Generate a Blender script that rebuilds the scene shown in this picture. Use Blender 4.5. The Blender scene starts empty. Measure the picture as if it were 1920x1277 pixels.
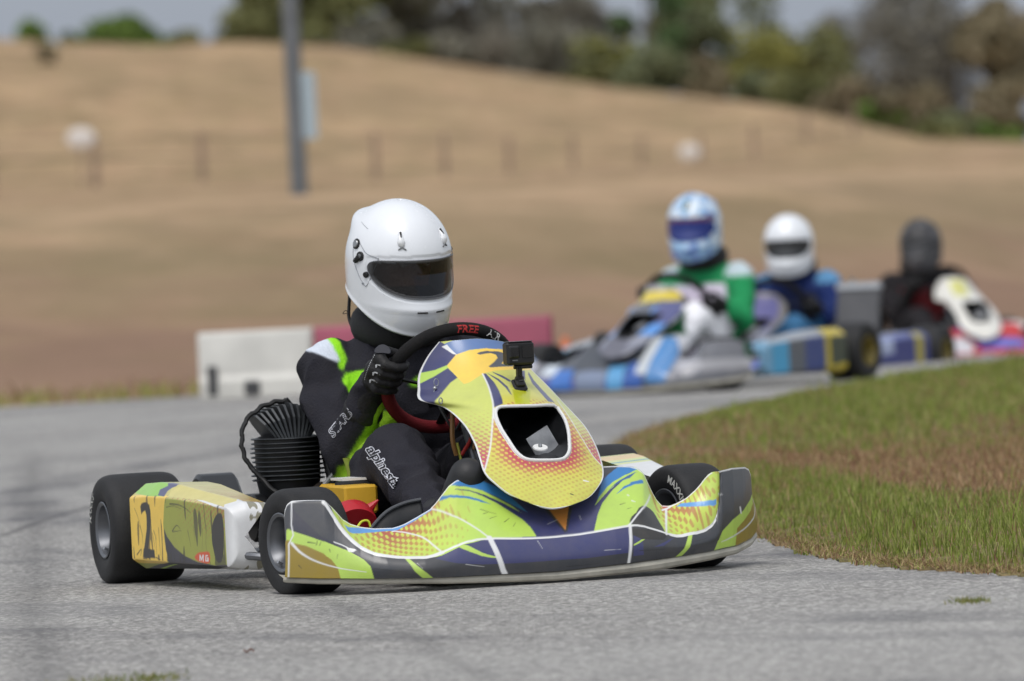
import bpy, bmesh, math, random
import numpy as np
from mathutils import Vector, Matrix, noise
from mathutils.bvhtree import BVHTree
random.seed(7); rng = np.random.default_rng(7)
SC = bpy.context.scene; COL = SC.collection
# ---------- camera ----------
cam_d = bpy.data.cameras.new('camera'); cam = bpy.data.objects.new('camera', cam_d); COL.objects.link(cam); SC.camera = cam
cam_d.sensor_width = 36; cam_d.lens = 251.81; cam_d.clip_start = .5; cam_d.clip_end = 4000
_p, _r = math.radians(1.0289), math.radians(-2.8624)
_f = Vector((0, math.cos(_p), -math.sin(_p))); _u = Vector((0, math.sin(_p), math.cos(_p))); _x = Vector((1, 0, 0))
_R = _x*math.cos(_r)+_u*math.sin(_r); _U = -_x*math.sin(_r)+_u*math.cos(_r)
cam.matrix_world = Matrix(((_R.x, _U.x, -_f.x, 0), (_R.y, _U.y, -_f.y, 0), (_R.z, _U.z, -_f.z, .886), (0, 0, 0, 1)))
cam_d.dof.use_dof = True; cam_d.dof.focus_distance = 17.15; cam_d.dof.aperture_fstop = 4.8; cam_d.dof.aperture_blades = 9
# ---------- sky and sun (bright overcast) ----------
W = bpy.data.worlds.new('World'); SC.world = W; W.use_nodes = True
nt = W.node_tree; nt.nodes.clear()
sky = nt.nodes.new('ShaderNodeTexSky'); sky.sky_type = 'NISHITA'; sky.sun_disc = False
sky.sun_elevation = math.radians(62); sky.sun_rotation = math.radians(200); sky.air_density = 1.3; sky.dust_density = 2.6; sky.ozone_density = 1.5
hs = nt.nodes.new('ShaderNodeHueSaturation'); hs.inputs['Saturation'].default_value = .30
bg = nt.nodes.new('ShaderNodeBackground'); bg.inputs['Strength'].default_value = .15
wo = nt.nodes.new('ShaderNodeOutputWorld')
# the overcast layer greys the sky towards the horizon
_tc = nt.nodes.new('ShaderNodeTexCoord'); _sp = nt.nodes.new('ShaderNodeSeparateXYZ'); nt.links.new(_tc.outputs['Generated'], _sp.inputs[0])
_mr = nt.nodes.new('ShaderNodeMapRange'); _mr.inputs['From Min'].default_value = .0; _mr.inputs['From Max'].default_value = .30; _mr.inputs['To Min'].default_value = .92; _mr.inputs['To Max'].default_value = .0; nt.links.new(_sp.outputs['Z'], _mr.inputs['Value'])
_mx = nt.nodes.new('ShaderNodeMix'); _mx.data_type = 'RGBA'; _mx.inputs['B'].default_value = (1.85, 2.08, 2.5, 1); nt.links.new(_mr.outputs[0], _mx.inputs['Factor'])
nt.links.new(sky.outputs[0], hs.inputs['Color']); nt.links.new(hs.outputs[0], _mx.inputs['A']); nt.links.new(_mx.outputs['Result'], bg.inputs['Color']); nt.links.new(bg.outputs[0], wo.inputs['Surface'])
sun_d = bpy.data.lights.new('sun', 'SUN'); sun_d.energy = .75; sun_d.angle = math.radians(28); sun_d.color = (1, .97, .93)
sun = bpy.data.objects.new('sun', sun_d); COL.objects.link(sun)
_el, _az = math.radians(62), math.radians(200)   # azimuth clockwise from +Y
_s = Vector((math.sin(_az)*math.cos(_el), math.cos(_az)*math.cos(_el), math.sin(_el)))
sun.rotation_euler = _s.to_track_quat('Z', 'Y').to_euler()
SC.view_settings.view_transform = 'Standard'; SC.view_settings.look = 'None'; SC.view_settings.exposure = 0.28; SC.view_settings.gamma = 1
SC.cycles.use_denoising = True
SC.cycles.max_bounces = 8
# ---------- surfaces shared by geometry and livery (numpy only) ----------
def crom(T, t):
    """Catmull-Rom through table T (n,k) at float params t."""
    T = np.asarray(T, float); n = len(T)
    t = np.clip(np.asarray(t, float), 0, n-1-1e-9); i = t.astype(int); f = (t-i)[..., None]
    p0 = T[np.clip(i-1, 0, n-1)]; p1 = T[i]; p2 = T[np.clip(i+1, 0, n-1)]; p3 = T[np.clip(i+2, 0, n-1)]
    return .5*((2*p1)+(-p0+p2)*f+(2*p0-5*p1+4*p2-p3)*f*f+(-p0+3*p1-3*p2+p3)*f**3)
def lint(T, t):
    T = np.asarray(T, float); n = len(T)
    t = np.clip(np.asarray(t, float), 0, n-1-1e-9); i = t.astype(int); f = (t-i)[..., None]
    return T[i]*(1-f)+T[i+1]*f
def fair_pt(FB, FC, FT, u, v):
    """front fairing: u along the stations, v 0 bottom, 1 crease, 2 top."""
    B, Cq, T = lint(FB, u), lint(FC, u), lint(FT, u); v = np.asarray(v, float)[..., None]
    w = np.clip(v, None, 1); k = np.clip(v-1, 0, None)
    lo = B+(Cq-B)*w; hi = Cq+(T-Cq)*k
    P = np.where(v <= 1, lo, hi)
    P[..., 0:1] += .010*np.sin(np.pi*np.clip(w, 0, 1))*(v <= 1)
    dep = np.clip((Cq[..., 0:1]-T[..., 0:1])/.12, 0, 1)
    P[..., 2:3] -= 0*dep
    return P
def nose_pt(NL, NM, NR, t, s):
    """steering fairing: t rows top to bottom, s -1..1 across."""
    L, M, R = crom(NL, t), crom(NM, t), crom(NR, t); s = np.asarray(s, float)[..., None]; a = np.abs(s)
    E = np.where(s < 0, L, R)
    x = M[..., 0:1]+(E[..., 0:1]-M[..., 0:1])*a**2.4
    y = M[..., 1:2]+(E[..., 1:2]-M[..., 1:2])*a
    z = M[..., 2:3]+(E[..., 2:3]-M[..., 2:3])*a**1.5
    return np.concatenate([x, y, z], -1)
PODSEC = [(-.50, .050), (.034, .044), (.0, .066), (.0, .225), (.055, .256), (-.50, .250)]
def pod_pt(u, v):
    """right side pod: u 0 rear .. 1 front, v 0..4 round the section from inner bottom to inner top."""
    u = np.asarray(u, float); v = np.clip(np.asarray(v, float), 0, 4.9999)
    x = -.87+.59*u; yo = -.679+.079*u; ztop = .0+.0*u
    zt = np.interp(u, [0, .2, .5, 1], [.0, .006, .002, -.014])
    zt2 = np.interp(u, [0, .15, .35, 1], [0, .004, .0, -.036])
    A = np.stack([x, yo*0-.50, .05+0*u], -1); Bp = np.stack([x, yo+.034, .044+.012*u], -1)
    Cp = np.stack([x, yo, .070-.006*u], -1); D = np.stack([x, yo, .222+zt], -1)
    E_ = np.stack([x, yo+.045, .256+zt2], -1); Fp = np.stack([x, yo*0-.50, .25+zt2], -1)
    K = np.stack([A, Bp, Cp, D, E_, Fp], -2); i = v.astype(int); f = (v-i)
    # soften corners
    f = f[..., None]
    a = np.take_along_axis(K, i[..., None, None].repeat(3, -1), -2)[..., 0, :]
    b = np.take_along_axis(K, (i+1)[..., None, None].repeat(3, -1), -2)[..., 0, :]
    return a+(b-a)*f
# ---------- measured tables (metres, kart frame: x forward, y left, z up) and livery artwork in surface coordinates ----------
FB=[(0.155,-0.5806,0.0526),(0.157,-0.5786,0.052),(0.16,-0.5756,0.0512),(0.162,-0.5722,0.0509),(0.1647,-0.5678,0.0505),(0.1702,-0.559,0.0498),(0.1763,-0.549,0.049),(0.1824,-0.539,0.0482),(0.1885,-0.5291,0.0474),(0.1946,-0.5191,0.0466),(0.2007,-0.5092,0.0458),(0.2047,-0.5025,0.0456),(0.208,-0.4969,0.0454),(0.212,-0.4903,0.0452),(0.2167,-0.4825,0.045),(0.2213,-0.4747,0.0447),(0.2267,-0.4659,0.0444),(0.232,-0.457,0.0441),(0.2367,-0.4492,0.0439),(0.2429,-0.438,0.0435),(0.2488,-0.4267,0.0431),(0.2563,-0.4119,0.0426),(0.2633,-0.3984,0.0421),(0.2703,-0.3848,0.0419),(0.2763,-0.3708,0.0415),(0.28,-0.3563,0.0411),(0.2838,-0.3417,0.0407),(0.2875,-0.3271,0.0402),(0.2912,-0.3125,0.0397),(0.295,-0.2979,0.0392),(0.2987,-0.2833,0.0387),(0.3,-0.268,0.038),(0.3,-0.2522,0.0373),(0.3,-0.2365,0.0366),(0.3,-0.2207,0.0361),(0.3,-0.2049,0.0358),(0.3,-0.189,0.0356),(0.3,-0.1732,0.0353),(0.3,-0.1574,0.0351),(0.3,-0.1468,0.0349),(0.3,-0.1098,0.0344),(0.3,-0.0727,0.0338),(0.3,-0.0356,0.0334),(0.3,0.0015,0.033),(0.3,0.0388,0.0326),(0.3,0.0761,0.0337),(0.3,0.1135,0.0356),(0.3,0.151,0.0372),(0.2997,0.1887,0.0389),(0.295,0.2278,0.0402),(0.294,0.2362,0.0408),(0.293,0.2447,0.0414),(0.292,0.2531,0.042),(0.291,0.2615,0.0426),(0.29,0.27,0.0432),(0.289,0.2784,0.0437),(0.288,0.2868,0.0443),(0.287,0.2953,0.0449),(0.286,0.3037,0.0455),(0.285,0.3122,0.0461),(0.2825,0.3211,0.0466),(0.28,0.3301,0.0471),(0.2775,0.3391,0.0476),(0.275,0.3481,0.0481),(0.2725,0.3571,0.0487),(0.27,0.3661,0.0493),(0.2675,0.3751,0.0498),(0.265,0.3841,0.0504),(0.2625,0.3931,0.051),(0.26,0.4021,0.0515),(0.2548,0.4121,0.052),(0.2495,0.4221,0.0524),(0.2443,0.4321,0.0528),(0.239,0.4421,0.0532),(0.2338,0.4522,0.0537),(0.2285,0.4622,0.0544),(0.222,0.4727,0.0551),(0.219,0.4765,0.0553),(0.216,0.4803,0.0555),(0.213,0.4841,0.0557),(0.21,0.4879,0.0558),(0.201,0.4993,0.0564),(0.192,0.5108,0.057),(0.18,0.526,0.0577),(0.155,0.5487,0.0582),(0.135,0.567,0.0618),(0.119,0.5798,0.0639),(0.1043,0.5906,0.0655),(0.0933,0.5988,0.0667),(0.086,0.6043,0.0675),(0.0787,0.6097,0.0683),(0.075,0.6124,0.0687),(0.0628,0.6198,0.0714),(0.0444,0.6307,0.0754),(0.0322,0.6381,0.0781),(0.02,0.6454,0.0807)]
FC=[(0.125,-0.5646,0.1894),(0.127,-0.5617,0.207),(0.13,-0.5581,0.2169),(0.132,-0.5546,0.22),(0.1347,-0.5499,0.2241),(0.1402,-0.541,0.2241),(0.1463,-0.531,0.224),(0.1524,-0.5209,0.224),(0.1585,-0.5109,0.2236),(0.1646,-0.501,0.2231),(0.1707,-0.491,0.2226),(0.1747,-0.4843,0.2223),(0.178,-0.4792,0.2133),(0.182,-0.4732,0.2002),(0.1867,-0.4662,0.185),(0.1934,-0.4597,0.1718),(0.202,-0.4525,0.1568),(0.2098,-0.445,0.1452),(0.2166,-0.4384,0.135),(0.2252,-0.4284,0.1239),(0.2334,-0.4184,0.1128),(0.2427,-0.4046,0.1044),(0.2513,-0.3918,0.0966),(0.2591,-0.3786,0.093),(0.2657,-0.3651,0.0894),(0.2699,-0.3507,0.0869),(0.2741,-0.3364,0.0847),(0.2781,-0.3219,0.083),(0.2819,-0.3074,0.0822),(0.2857,-0.2928,0.0814),(0.2894,-0.2782,0.0813),(0.2903,-0.2626,0.0823),(0.2891,-0.2462,0.0867),(0.288,-0.2298,0.0913),(0.2865,-0.2132,0.0973),(0.2852,-0.1966,0.1033),(0.2841,-0.1802,0.1078),(0.2833,-0.1639,0.1116),(0.2827,-0.1477,0.1138),(0.2825,-0.137,0.1144),(0.2824,-0.0999,0.1147),(0.2828,-0.063,0.1124),(0.2831,-0.026,0.1107),(0.2833,0.0111,0.1093),(0.2831,0.0484,0.1098),(0.2831,0.0858,0.1108),(0.2831,0.1233,0.1129),(0.2827,0.1611,0.1166),(0.2819,0.199,0.1204),(0.2767,0.2385,0.1241),(0.276,0.2468,0.1236),(0.2752,0.2551,0.123),(0.2745,0.2634,0.1225),(0.274,0.2715,0.1206),(0.2737,0.2796,0.1181),(0.2734,0.2876,0.1155),(0.2731,0.2956,0.1127),(0.2728,0.3036,0.11),(0.2726,0.3116,0.1072),(0.2724,0.3196,0.1041),(0.2707,0.3281,0.1008),(0.269,0.3366,0.0976),(0.2672,0.3452,0.095),(0.2652,0.3539,0.0931),(0.2633,0.3626,0.0911),(0.2609,0.3715,0.0912),(0.2583,0.3806,0.0923),(0.2557,0.3896,0.0933),(0.2531,0.3987,0.0943),(0.2505,0.4078,0.0952),(0.2452,0.4178,0.0959),(0.2397,0.428,0.0974),(0.234,0.4383,0.1002),(0.2282,0.4486,0.103),(0.2217,0.4594,0.1091),(0.2152,0.4702,0.116),(0.2052,0.4828,0.1329),(0.1978,0.4893,0.1534),(0.1904,0.4957,0.174),(0.183,0.5027,0.2048),(0.18,0.5081,0.2359),(0.171,0.5196,0.2373),(0.162,0.5311,0.2388),(0.15,0.5464,0.2408),(0.125,0.5691,0.2401),(0.105,0.5872,0.2395),(0.089,0.5998,0.2391),(0.0743,0.6104,0.2352),(0.0633,0.6184,0.2323),(0.056,0.6234,0.2248),(0.0487,0.6284,0.2172),(0.0472,0.6294,0.199),(0.0433,0.6316,0.1625),(0.0288,0.6403,0.1489),(0.0191,0.6461,0.1398),(0.0094,0.6519,0.1307)]
FT=[(0.124,-0.5642,0.1931),(0.126,-0.5612,0.2107),(0.1278,-0.5573,0.2206),(0.1295,-0.5537,0.2231),(0.1318,-0.5489,0.2265),(0.1363,-0.5397,0.2264),(0.1413,-0.5294,0.2263),(0.1464,-0.5191,0.2262),(0.1515,-0.5088,0.2258),(0.1565,-0.4985,0.2253),(0.1616,-0.4882,0.2248),(0.165,-0.4813,0.2244),(0.165,-0.4751,0.2178),(0.165,-0.4676,0.2098),(0.165,-0.4589,0.2004),(0.165,-0.4502,0.1899),(0.165,-0.4404,0.1778),(0.165,-0.4302,0.1711),(0.165,-0.4213,0.1653),(0.165,-0.4083,0.1607),(0.165,-0.3954,0.1561),(0.165,-0.3784,0.1531),(0.165,-0.3627,0.1503),(0.164,-0.3466,0.1497),(0.163,-0.3305,0.1491),(0.162,-0.3143,0.1484),(0.161,-0.298,0.1516),(0.16,-0.2815,0.1566),(0.157,-0.2643,0.164),(0.154,-0.2471,0.1714),(0.151,-0.2298,0.1795),(0.146,-0.2119,0.1875),(0.14,-0.1932,0.2026),(0.134,-0.1744,0.2216),(0.128,-0.1555,0.2406),(0.122,-0.137,0.2511),(0.116,-0.119,0.2545),(0.11,-0.1009,0.2564),(0.109,-0.0845,0.2576),(0.1083,-0.0736,0.2581),(0.106,-0.0353,0.2593),(0.1037,0.0031,0.2603),(0.1013,0.0415,0.2612),(0.1008,0.0793,0.2618),(0.1027,0.1164,0.2617),(0.1045,0.1535,0.2617),(0.1064,0.1907,0.2617),(0.1083,0.2279,0.2617),(0.1105,0.265,0.2612),(0.1175,0.3004,0.2584),(0.119,0.3079,0.2562),(0.1216,0.315,0.2541),(0.1264,0.3212,0.2482),(0.1312,0.3273,0.2415),(0.136,0.3328,0.2237),(0.1408,0.3384,0.206),(0.1456,0.344,0.1905),(0.1504,0.3498,0.1772),(0.1552,0.3558,0.168),(0.16,0.3618,0.1608),(0.1606,0.3697,0.1599),(0.1612,0.3776,0.1589),(0.1618,0.3856,0.1597),(0.1624,0.3936,0.1623),(0.163,0.4017,0.1649),(0.1636,0.4098,0.1687),(0.1642,0.418,0.1724),(0.1648,0.4261,0.1762),(0.1657,0.4342,0.182),(0.1667,0.4424,0.1888),(0.1677,0.4506,0.1956),(0.1687,0.4588,0.2041),(0.1697,0.4671,0.2135),(0.1733,0.4744,0.2228),(0.1783,0.4813,0.2316),(0.1833,0.4879,0.2367),(0.19,0.4938,0.2383),(0.1925,0.4956,0.2388),(0.1894,0.4995,0.2391),(0.182,0.5049,0.2393),(0.179,0.5087,0.2397),(0.17,0.5201,0.2408),(0.161,0.5316,0.2418),(0.149,0.5469,0.2433),(0.124,0.5696,0.2426),(0.104,0.5877,0.2421),(0.088,0.6003,0.2416),(0.0733,0.6109,0.2377),(0.0623,0.6189,0.2349),(0.055,0.6239,0.2273),(0.0477,0.6289,0.2198),(0.0462,0.6299,0.2015),(0.0423,0.6321,0.1651),(0.0272,0.641,0.1514),(0.0161,0.6473,0.1422),(0.005,0.6536,0.1331)]
NL=[(-0.3,-0.0311,0.5778),(-0.32,-0.0567,0.5426),(-0.32,-0.0807,0.5022),(-0.28,-0.0976,0.4682),(-0.22,-0.1123,0.441),(-0.15,-0.073,0.4201),(-0.05,-0.0607,0.3832),(0.03,-0.0603,0.3394),(0.1,-0.0711,0.3041),(0.16,-0.08,0.2726),(0.21,-0.0734,0.2491),(0.25,-0.048,0.2193),(0.275,0.0022,0.1916)]
NM=[(-0.27,0.0512,0.5813),(-0.24,0.0493,0.5463),(-0.2,0.0496,0.5101),(-0.14,0.0513,0.4715),(-0.06,0.0548,0.4358),(0,0.0564,0.4016),(0.07,0.0585,0.3639),(0.13,0.054,0.3203),(0.18,0.0486,0.2769),(0.22,0.0428,0.2399),(0.25,0.0408,0.2115),(0.27,0.0438,0.1915),(0.285,0.0488,0.1802)]
NR=[(-0.3,0.1478,0.5657),(-0.32,0.1814,0.5311),(-0.32,0.2113,0.4954),(-0.28,0.2347,0.4577),(-0.22,0.2538,0.4154),(-0.15,0.2551,0.39),(-0.05,0.2512,0.3578),(0.03,0.2454,0.3218),(0.1,0.2359,0.2837),(0.16,0.2207,0.2537),(0.21,0.1958,0.2306),(0.25,0.1511,0.1998),(0.275,0.095,0.1835)]
NOSE_OPEN=[(4.798,-0.292),(4.679,-0.2517),(4.588,-0.2057),(4.538,-0.1659),(4.512,-0.07953),(4.52,0.1052),(4.506,0.3067),(4.431,0.4927),(4.404,0.6531),(4.598,0.697),(4.893,0.6854),(5.186,0.6823),(5.5,0.6632),(5.837,0.6312),(6.172,0.601),(6.482,0.5723),(6.773,0.5446),(7.051,0.5211),(7.292,0.4943),(7.475,0.4565),(7.609,0.4123),(7.687,0.3713),(7.718,0.3112),(7.704,0.2012),(7.671,0.0852),(7.642,-0.009428),(7.624,-0.1299),(7.586,-0.2095),(7.509,-0.2689),(7.375,-0.3249),(7.191,-0.3715),(6.954,-0.4047),(6.692,-0.4306),(6.422,-0.4567),(6.138,-0.4702),(5.827,-0.46),(5.524,-0.4326),(5.281,-0.3984),(5.081,-0.3622),(4.925,-0.3285)]
ART_FAIR=[
('DARK',[(-0.6,3.5),(1.121,3.5),(3.682,3.5),(4.886,3.5),(5.828,3.5),(6.758,3.5),(7.687,3.5),(8.616,3.5),(9.545,3.5),(10.71,3.5),(12.27,3.5),(13.57,3.5),(14.23,3.5),(14.88,3.5),(15.47,3.5),(16.04,3.341),(16.62,2.99),(17.22,2.714),(17.87,2.491),(18.37,2.266),(18.83,2.07),(19.29,1.903),(19.75,1.761),(20.16,1.623),(20.51,1.483),(20.86,1.354),(21.23,1.234),(21.62,1.124),(22,1.022),(22.68,1.043),(23.37,1.063),(24.05,1.082),(24.74,1.086),(25.42,1.088),(26.11,1.086),(26.79,1.081),(27.48,1.067),(28.16,1.054),(28.84,1.044),(29.53,1.031),(30.21,1.017),(30.9,0.998),(31.58,0.906),(32.23,0.887),(32.88,0.87),(33.53,0.841),(34.19,0.815),(34.84,0.792),(35.49,0.776),(36.14,0.772),(36.79,0.769),(37.44,0.767),(38.13,0.781),(39.03,0.796),(39.31,0.81),(39.59,0.826),(39.87,0.853),(40.15,0.881),(40.42,0.908),(40.7,0.936),(40.98,0.965),(41.26,0.993),(41.54,1.01),(41.82,1.023),(42.1,1.036),(42.38,1.049),(42.66,1.062),(42.93,1.075),(43.21,1.085),(43.49,1.094),(43.77,1.104),(44.05,1.114),(44.33,1.123),(44.61,1.133),(44.88,1.141),(45.16,1.148),(45.44,1.156),(45.72,1.163),(46,1.171),(46.28,1.177),(46.56,1.182),(46.84,1.187),(47.12,1.193),(47.39,1.198),(47.67,1.204),(47.95,1.209),(48.23,1.215),(48.51,1.222),(48.79,1.23),(49.31,1.24),(50.61,1.261),(51.91,1.29),(53.22,1.339),(54.52,1.46),(55.82,1.617),(57.12,1.81),(58.42,1.984),(59.72,2.089),(61.02,2.13),(62.32,2.122),(63.62,2.091),(64.92,2.053),(66.23,2.014),(67.53,1.971),(68.83,1.9),(70.13,1.839),(71.43,1.763),(72.73,1.693),(74.03,1.626),(75.33,1.572),(75.43,1.659),(75.53,1.748),(75.63,1.84),(75.73,1.934),(75.83,2.031),(75.93,2.131),(76.1,2.238),(76.4,2.362),(76.7,2.502),(77,2.663),(80.41,3.5),(81.81,3.5),(82.92,3.5),(83.78,3.5),(84.78,3.5),(86.42,3.5),(89.56,3.5),(93.78,3.5),(95.6,3.5),(95.6,3.5),(95.6,3.5),(95.6,3.5),(95.6,3.5),(95.6,3.5),(95.6,3.5),(95.6,3.5),(95.6,3.5),(95.6,3.5),(95.6,3.5),(95.6,3.5),(95.6,3.5),(95.6,3.5),(95.6,2.419),(95.6,0.862),(95.6,0.651),(95.6,0.44),(95.6,0.229),(95.6,0.018),(95.6,-0.193),(95.6,-0.404),(95.6,-0.615),(95.6,-0.825),(95.6,-1),(95.6,-1),(95.6,-1),(95.6,-1),(95.6,-1),(95.6,-1),(95.6,-1),(95.6,-1),(93.99,-1),(89.98,-0.733),(86.74,-0.607),(84.99,-0.553),(83.99,-0.511),(83.19,-0.496),(82.23,-0.487),(80.98,-0.478),(78.92,-0.574),(75.64,-1),(74.3,-1),(72.96,-1),(71.63,-1),(70.29,-1),(68.95,-1),(67.62,-1),(66.28,-1),(64.95,-1),(63.61,-1),(62.27,-1),(60.94,-1),(59.6,-1),(58.26,-0.998),(56.93,-0.905),(55.59,-0.825),(54.26,-0.756),(52.92,-0.696),(51.58,-0.654),(50.25,-0.624),(48.98,-0.596),(48.69,-0.587),(48.41,-0.578),(48.12,-0.569),(47.84,-0.559),(47.55,-0.55),(47.26,-0.54),(46.98,-0.53),(46.69,-0.52),(46.4,-0.509),(46.12,-0.499),(45.83,-0.483),(45.54,-0.468),(45.26,-0.453),(44.97,-0.438),(44.69,-0.422),(44.4,-0.404),(44.11,-0.397),(43.83,-0.391),(43.54,-0.385),(43.25,-0.379),(42.97,-0.373),(42.68,-0.364),(42.39,-0.355),(42.11,-0.347),(41.82,-0.338),(41.53,-0.329),(41.25,-0.321),(40.96,-0.312),(40.68,-0.304),(40.39,-0.296),(40.1,-0.288),(39.82,-0.28),(39.53,-0.272),(39.24,-0.269),(38.85,-0.265),(37.9,-0.262),(37.23,-0.26),(36.56,-0.262),(35.9,-0.265),(35.23,-0.269),(34.56,-0.279),(33.89,-0.29),(33.22,-0.307),(32.56,-0.326),(31.89,-0.345),(31.22,-0.366),(30.55,-0.383),(29.88,-0.381),(29.21,-0.379),(28.55,-0.373),(27.88,-0.367),(27.21,-0.36),(26.54,-0.354),(25.87,-0.34),(25.21,-0.326),(24.54,-0.312),(23.87,-0.297),(23.2,-0.279),(22.53,-0.262),(21.86,-0.245),(21.2,-0.224),(20.57,-0.206),(19.93,-0.189),(19.13,-0.167),(18.33,-0.15),(17.32,-0.133),(16.28,-0.118),(15.28,-0.104),(14.17,-0.092),(13.03,-0.082),(11.64,-0.073),(10.19,-0.071),(9.238,-0.072),(8.347,-0.074),(7.456,-0.076),(6.566,-0.078),(5.675,-0.08),(4.757,-0.083),(3.509,-0.086),(1.006,-0.101),(-0.6,-0.118),(-0.6,-0.045),(-0.6,0.029),(-0.6,0.103),(-0.6,0.176),(-0.6,0.25),(-0.6,0.323),(-0.6,0.397),(-0.6,0.471),(-0.6,0.544),(-0.6,0.618),(-0.6,0.691),(-0.6,0.765),(-0.6,0.839),(-0.6,0.912),(-0.6,0.986),(-0.6,3.175),(-0.6,3.5),(-0.6,3.5),(-0.6,3.5),(-0.6,3.5)]),
('LIME',[(12,3.5),(12.54,2.24),(13.07,1.647),(13.54,1.302),(14,1.077),(14.71,1.068),(15.38,1.061),(16,1.056),(16.94,1.045),(18,1.038),(18.67,1.034),(19.33,1.03),(20,1.027),(20.64,1.025),(21.31,1.023),(22,1.022),(22.69,1.021),(23.39,1.02),(24.08,1.019),(24.92,1.019),(25.75,1.018),(26.58,1.016),(27.42,1.015),(28.25,1.014),(29.08,1.013),(29.92,1.012),(30.75,1.011),(31.44,1.011),(32.14,1.01),(32.83,1.009),(33.46,1.009),(34.08,1.008),(34.71,1.008),(35.33,1.008),(36.03,1.008),(36.72,1.008),(37.42,1.008),(38.38,1.008),(39.18,1.008),(39.54,1.008),(39.86,1.008),(40.18,1.008),(40.5,1.008),(40.82,1.008),(41.14,1.008),(41.44,1.008),(41.74,1.008),(42.04,1.008),(42.33,1.008),(42.63,1.008),(42.93,1.008),(43.23,1.008),(43.52,1.008),(43.82,1.008),(44.12,1.008),(44.42,1.008),(44.71,1.008),(45,1.008),(45.29,1.008),(45.57,1.008),(45.86,1.008),(46.14,1.008),(46.43,1.008),(46.71,1.008),(47,1.008),(47.29,1.008),(47.57,1.008),(47.86,1.009),(48.14,1.009),(48.43,1.009),(48.71,1.009),(49,1.009),(50.67,1.009),(52.33,1.01),(54.83,1.013),(56.5,1.016),(58.17,1.019),(59.83,1.02),(61.5,1.019),(62.92,1.017),(64.33,1.016),(65.83,1.015),(67.33,1.014),(69,1.013),(70.67,1.012),(71.92,1.011),(73.17,1.01),(75,1.01),(76,1),(76.5,1),(77,1),(77.5,1),(78,1),(77.94,1.176),(77.88,1.345),(77.81,1.509),(77.75,1.666),(77.69,1.817),(77.62,1.964),(77.56,2.105),(77.5,2.241),(75.16,2.174),(73.83,2.229),(72.49,2.343),(71.15,2.49),(69.81,2.651),(68.48,2.809),(67.14,2.98),(65.8,3.09),(64.47,3.208),(63.13,3.372),(61.79,3.5),(60.45,3.5),(59.12,3.5),(57.78,3.468),(56.44,3.071),(55.1,2.691),(53.77,2.365),(52.43,2.201),(51.09,2.132),(49.76,2.115),(48.88,2.104),(48.59,2.101),(48.3,2.099),(48.02,2.103),(47.73,2.106),(47.44,2.11),(47.16,2.114),(46.87,2.119),(46.58,2.124),(46.3,2.129),(46.01,2.134),(45.72,2.139),(45.44,2.144),(45.15,2.149),(44.86,2.154),(44.58,2.16),(44.29,2.165),(44,2.17),(43.72,2.176),(43.43,2.181),(43.15,2.186),(42.86,2.192),(42.57,2.198),(42.29,2.192),(42,2.186),(41.71,2.18),(41.43,2.174),(41.14,2.167),(40.86,2.161),(40.57,2.155),(40.29,2.149),(40,2.142),(39.71,2.136),(39.43,2.129),(39.14,2.123),(38.5,2.117),(37.67,2.111),(37,2.108),(36.33,2.107),(35.67,2.106),(35,2.116),(34.33,2.135),(33.67,2.22),(33,2.317),(32.33,2.436),(31.67,2.546),(31,2.659),(30.33,2.725),(29.68,2.802),(29.03,2.888),(28.38,2.98),(27.72,3.083),(27.07,3.201),(26.42,3.297),(25.76,3.413),(25.11,3.5),(24.46,3.5),(23.81,3.5),(23.15,3.5),(22.5,3.5),(21.85,3.5),(21.19,3.5),(20.58,3.5),(19.97,3.5),(19.18,3.5),(18.4,3.5),(17.45,3.5),(16.42,3.5),(15.44,3.5),(14.38,3.5),(13.26,3.5)]),
('NAVY',[(31.58,0.827),(32.24,0.863),(32.89,0.894),(33.55,0.906),(34.2,0.916),(34.86,0.925),(35.51,0.937),(36.17,0.963),(36.92,0.953),(37.67,0.952),(38.62,0.969),(39.21,0.984),(39.54,1),(39.82,1.002),(40.11,1.005),(40.4,1.007),(40.69,1.009),(40.97,1.011),(41.26,1.013),(41.55,1.014),(41.84,1.015),(42.12,1.016),(42.41,1.016),(42.7,1.017),(42.99,1.017),(43.28,1.015),(43.56,1.012),(43.85,1.009),(44.14,1.006),(44.43,1.003),(44.71,1),(45.01,1.002),(45.3,1.004),(45.59,1.006),(45.88,1.008),(46.17,1.01),(46.46,1.009),(46.75,1.007),(47.04,1.006),(47.33,1.005),(47.62,1.004),(47.91,1.002),(48.2,1.001),(48.49,0.999),(48.78,0.997),(49.33,1),(49.33,0.859),(49.33,0.718),(49.33,0.577),(49.33,0.436),(49.33,0.295),(48.78,0.294),(48.49,0.294),(48.19,0.293),(47.9,0.293),(47.61,0.293),(47.31,0.292),(47.02,0.292),(46.73,0.291),(46.44,0.291),(46.14,0.29),(45.85,0.297),(45.55,0.304),(45.26,0.31),(44.97,0.317),(44.67,0.323),(44.38,0.328),(44.08,0.327),(43.79,0.326),(43.5,0.325),(43.2,0.324),(42.91,0.323),(42.61,0.319),(42.32,0.316),(42.02,0.312),(41.73,0.309),(41.44,0.305),(41.14,0.302),(40.84,0.302),(40.53,0.302),(40.22,0.302),(39.92,0.302),(39.61,0.303),(39.31,0.307),(39,0.312),(37.97,0.328),(37.28,0.345),(36.58,0.371),(35.89,0.398),(35.19,0.429),(34.5,0.473),(33.77,0.549),(33.04,0.635),(32.31,0.726)]),
('NAVY',[(49.67,0.819),(51,0.755),(52.33,0.688),(52.5,0.564),(52.67,0.439),(52.83,0.312),(53,0.183),(51.33,0.183),(49.67,0.187),(49.67,0.313),(49.67,0.44),(49.67,0.566),(49.67,0.693)]),
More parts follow.
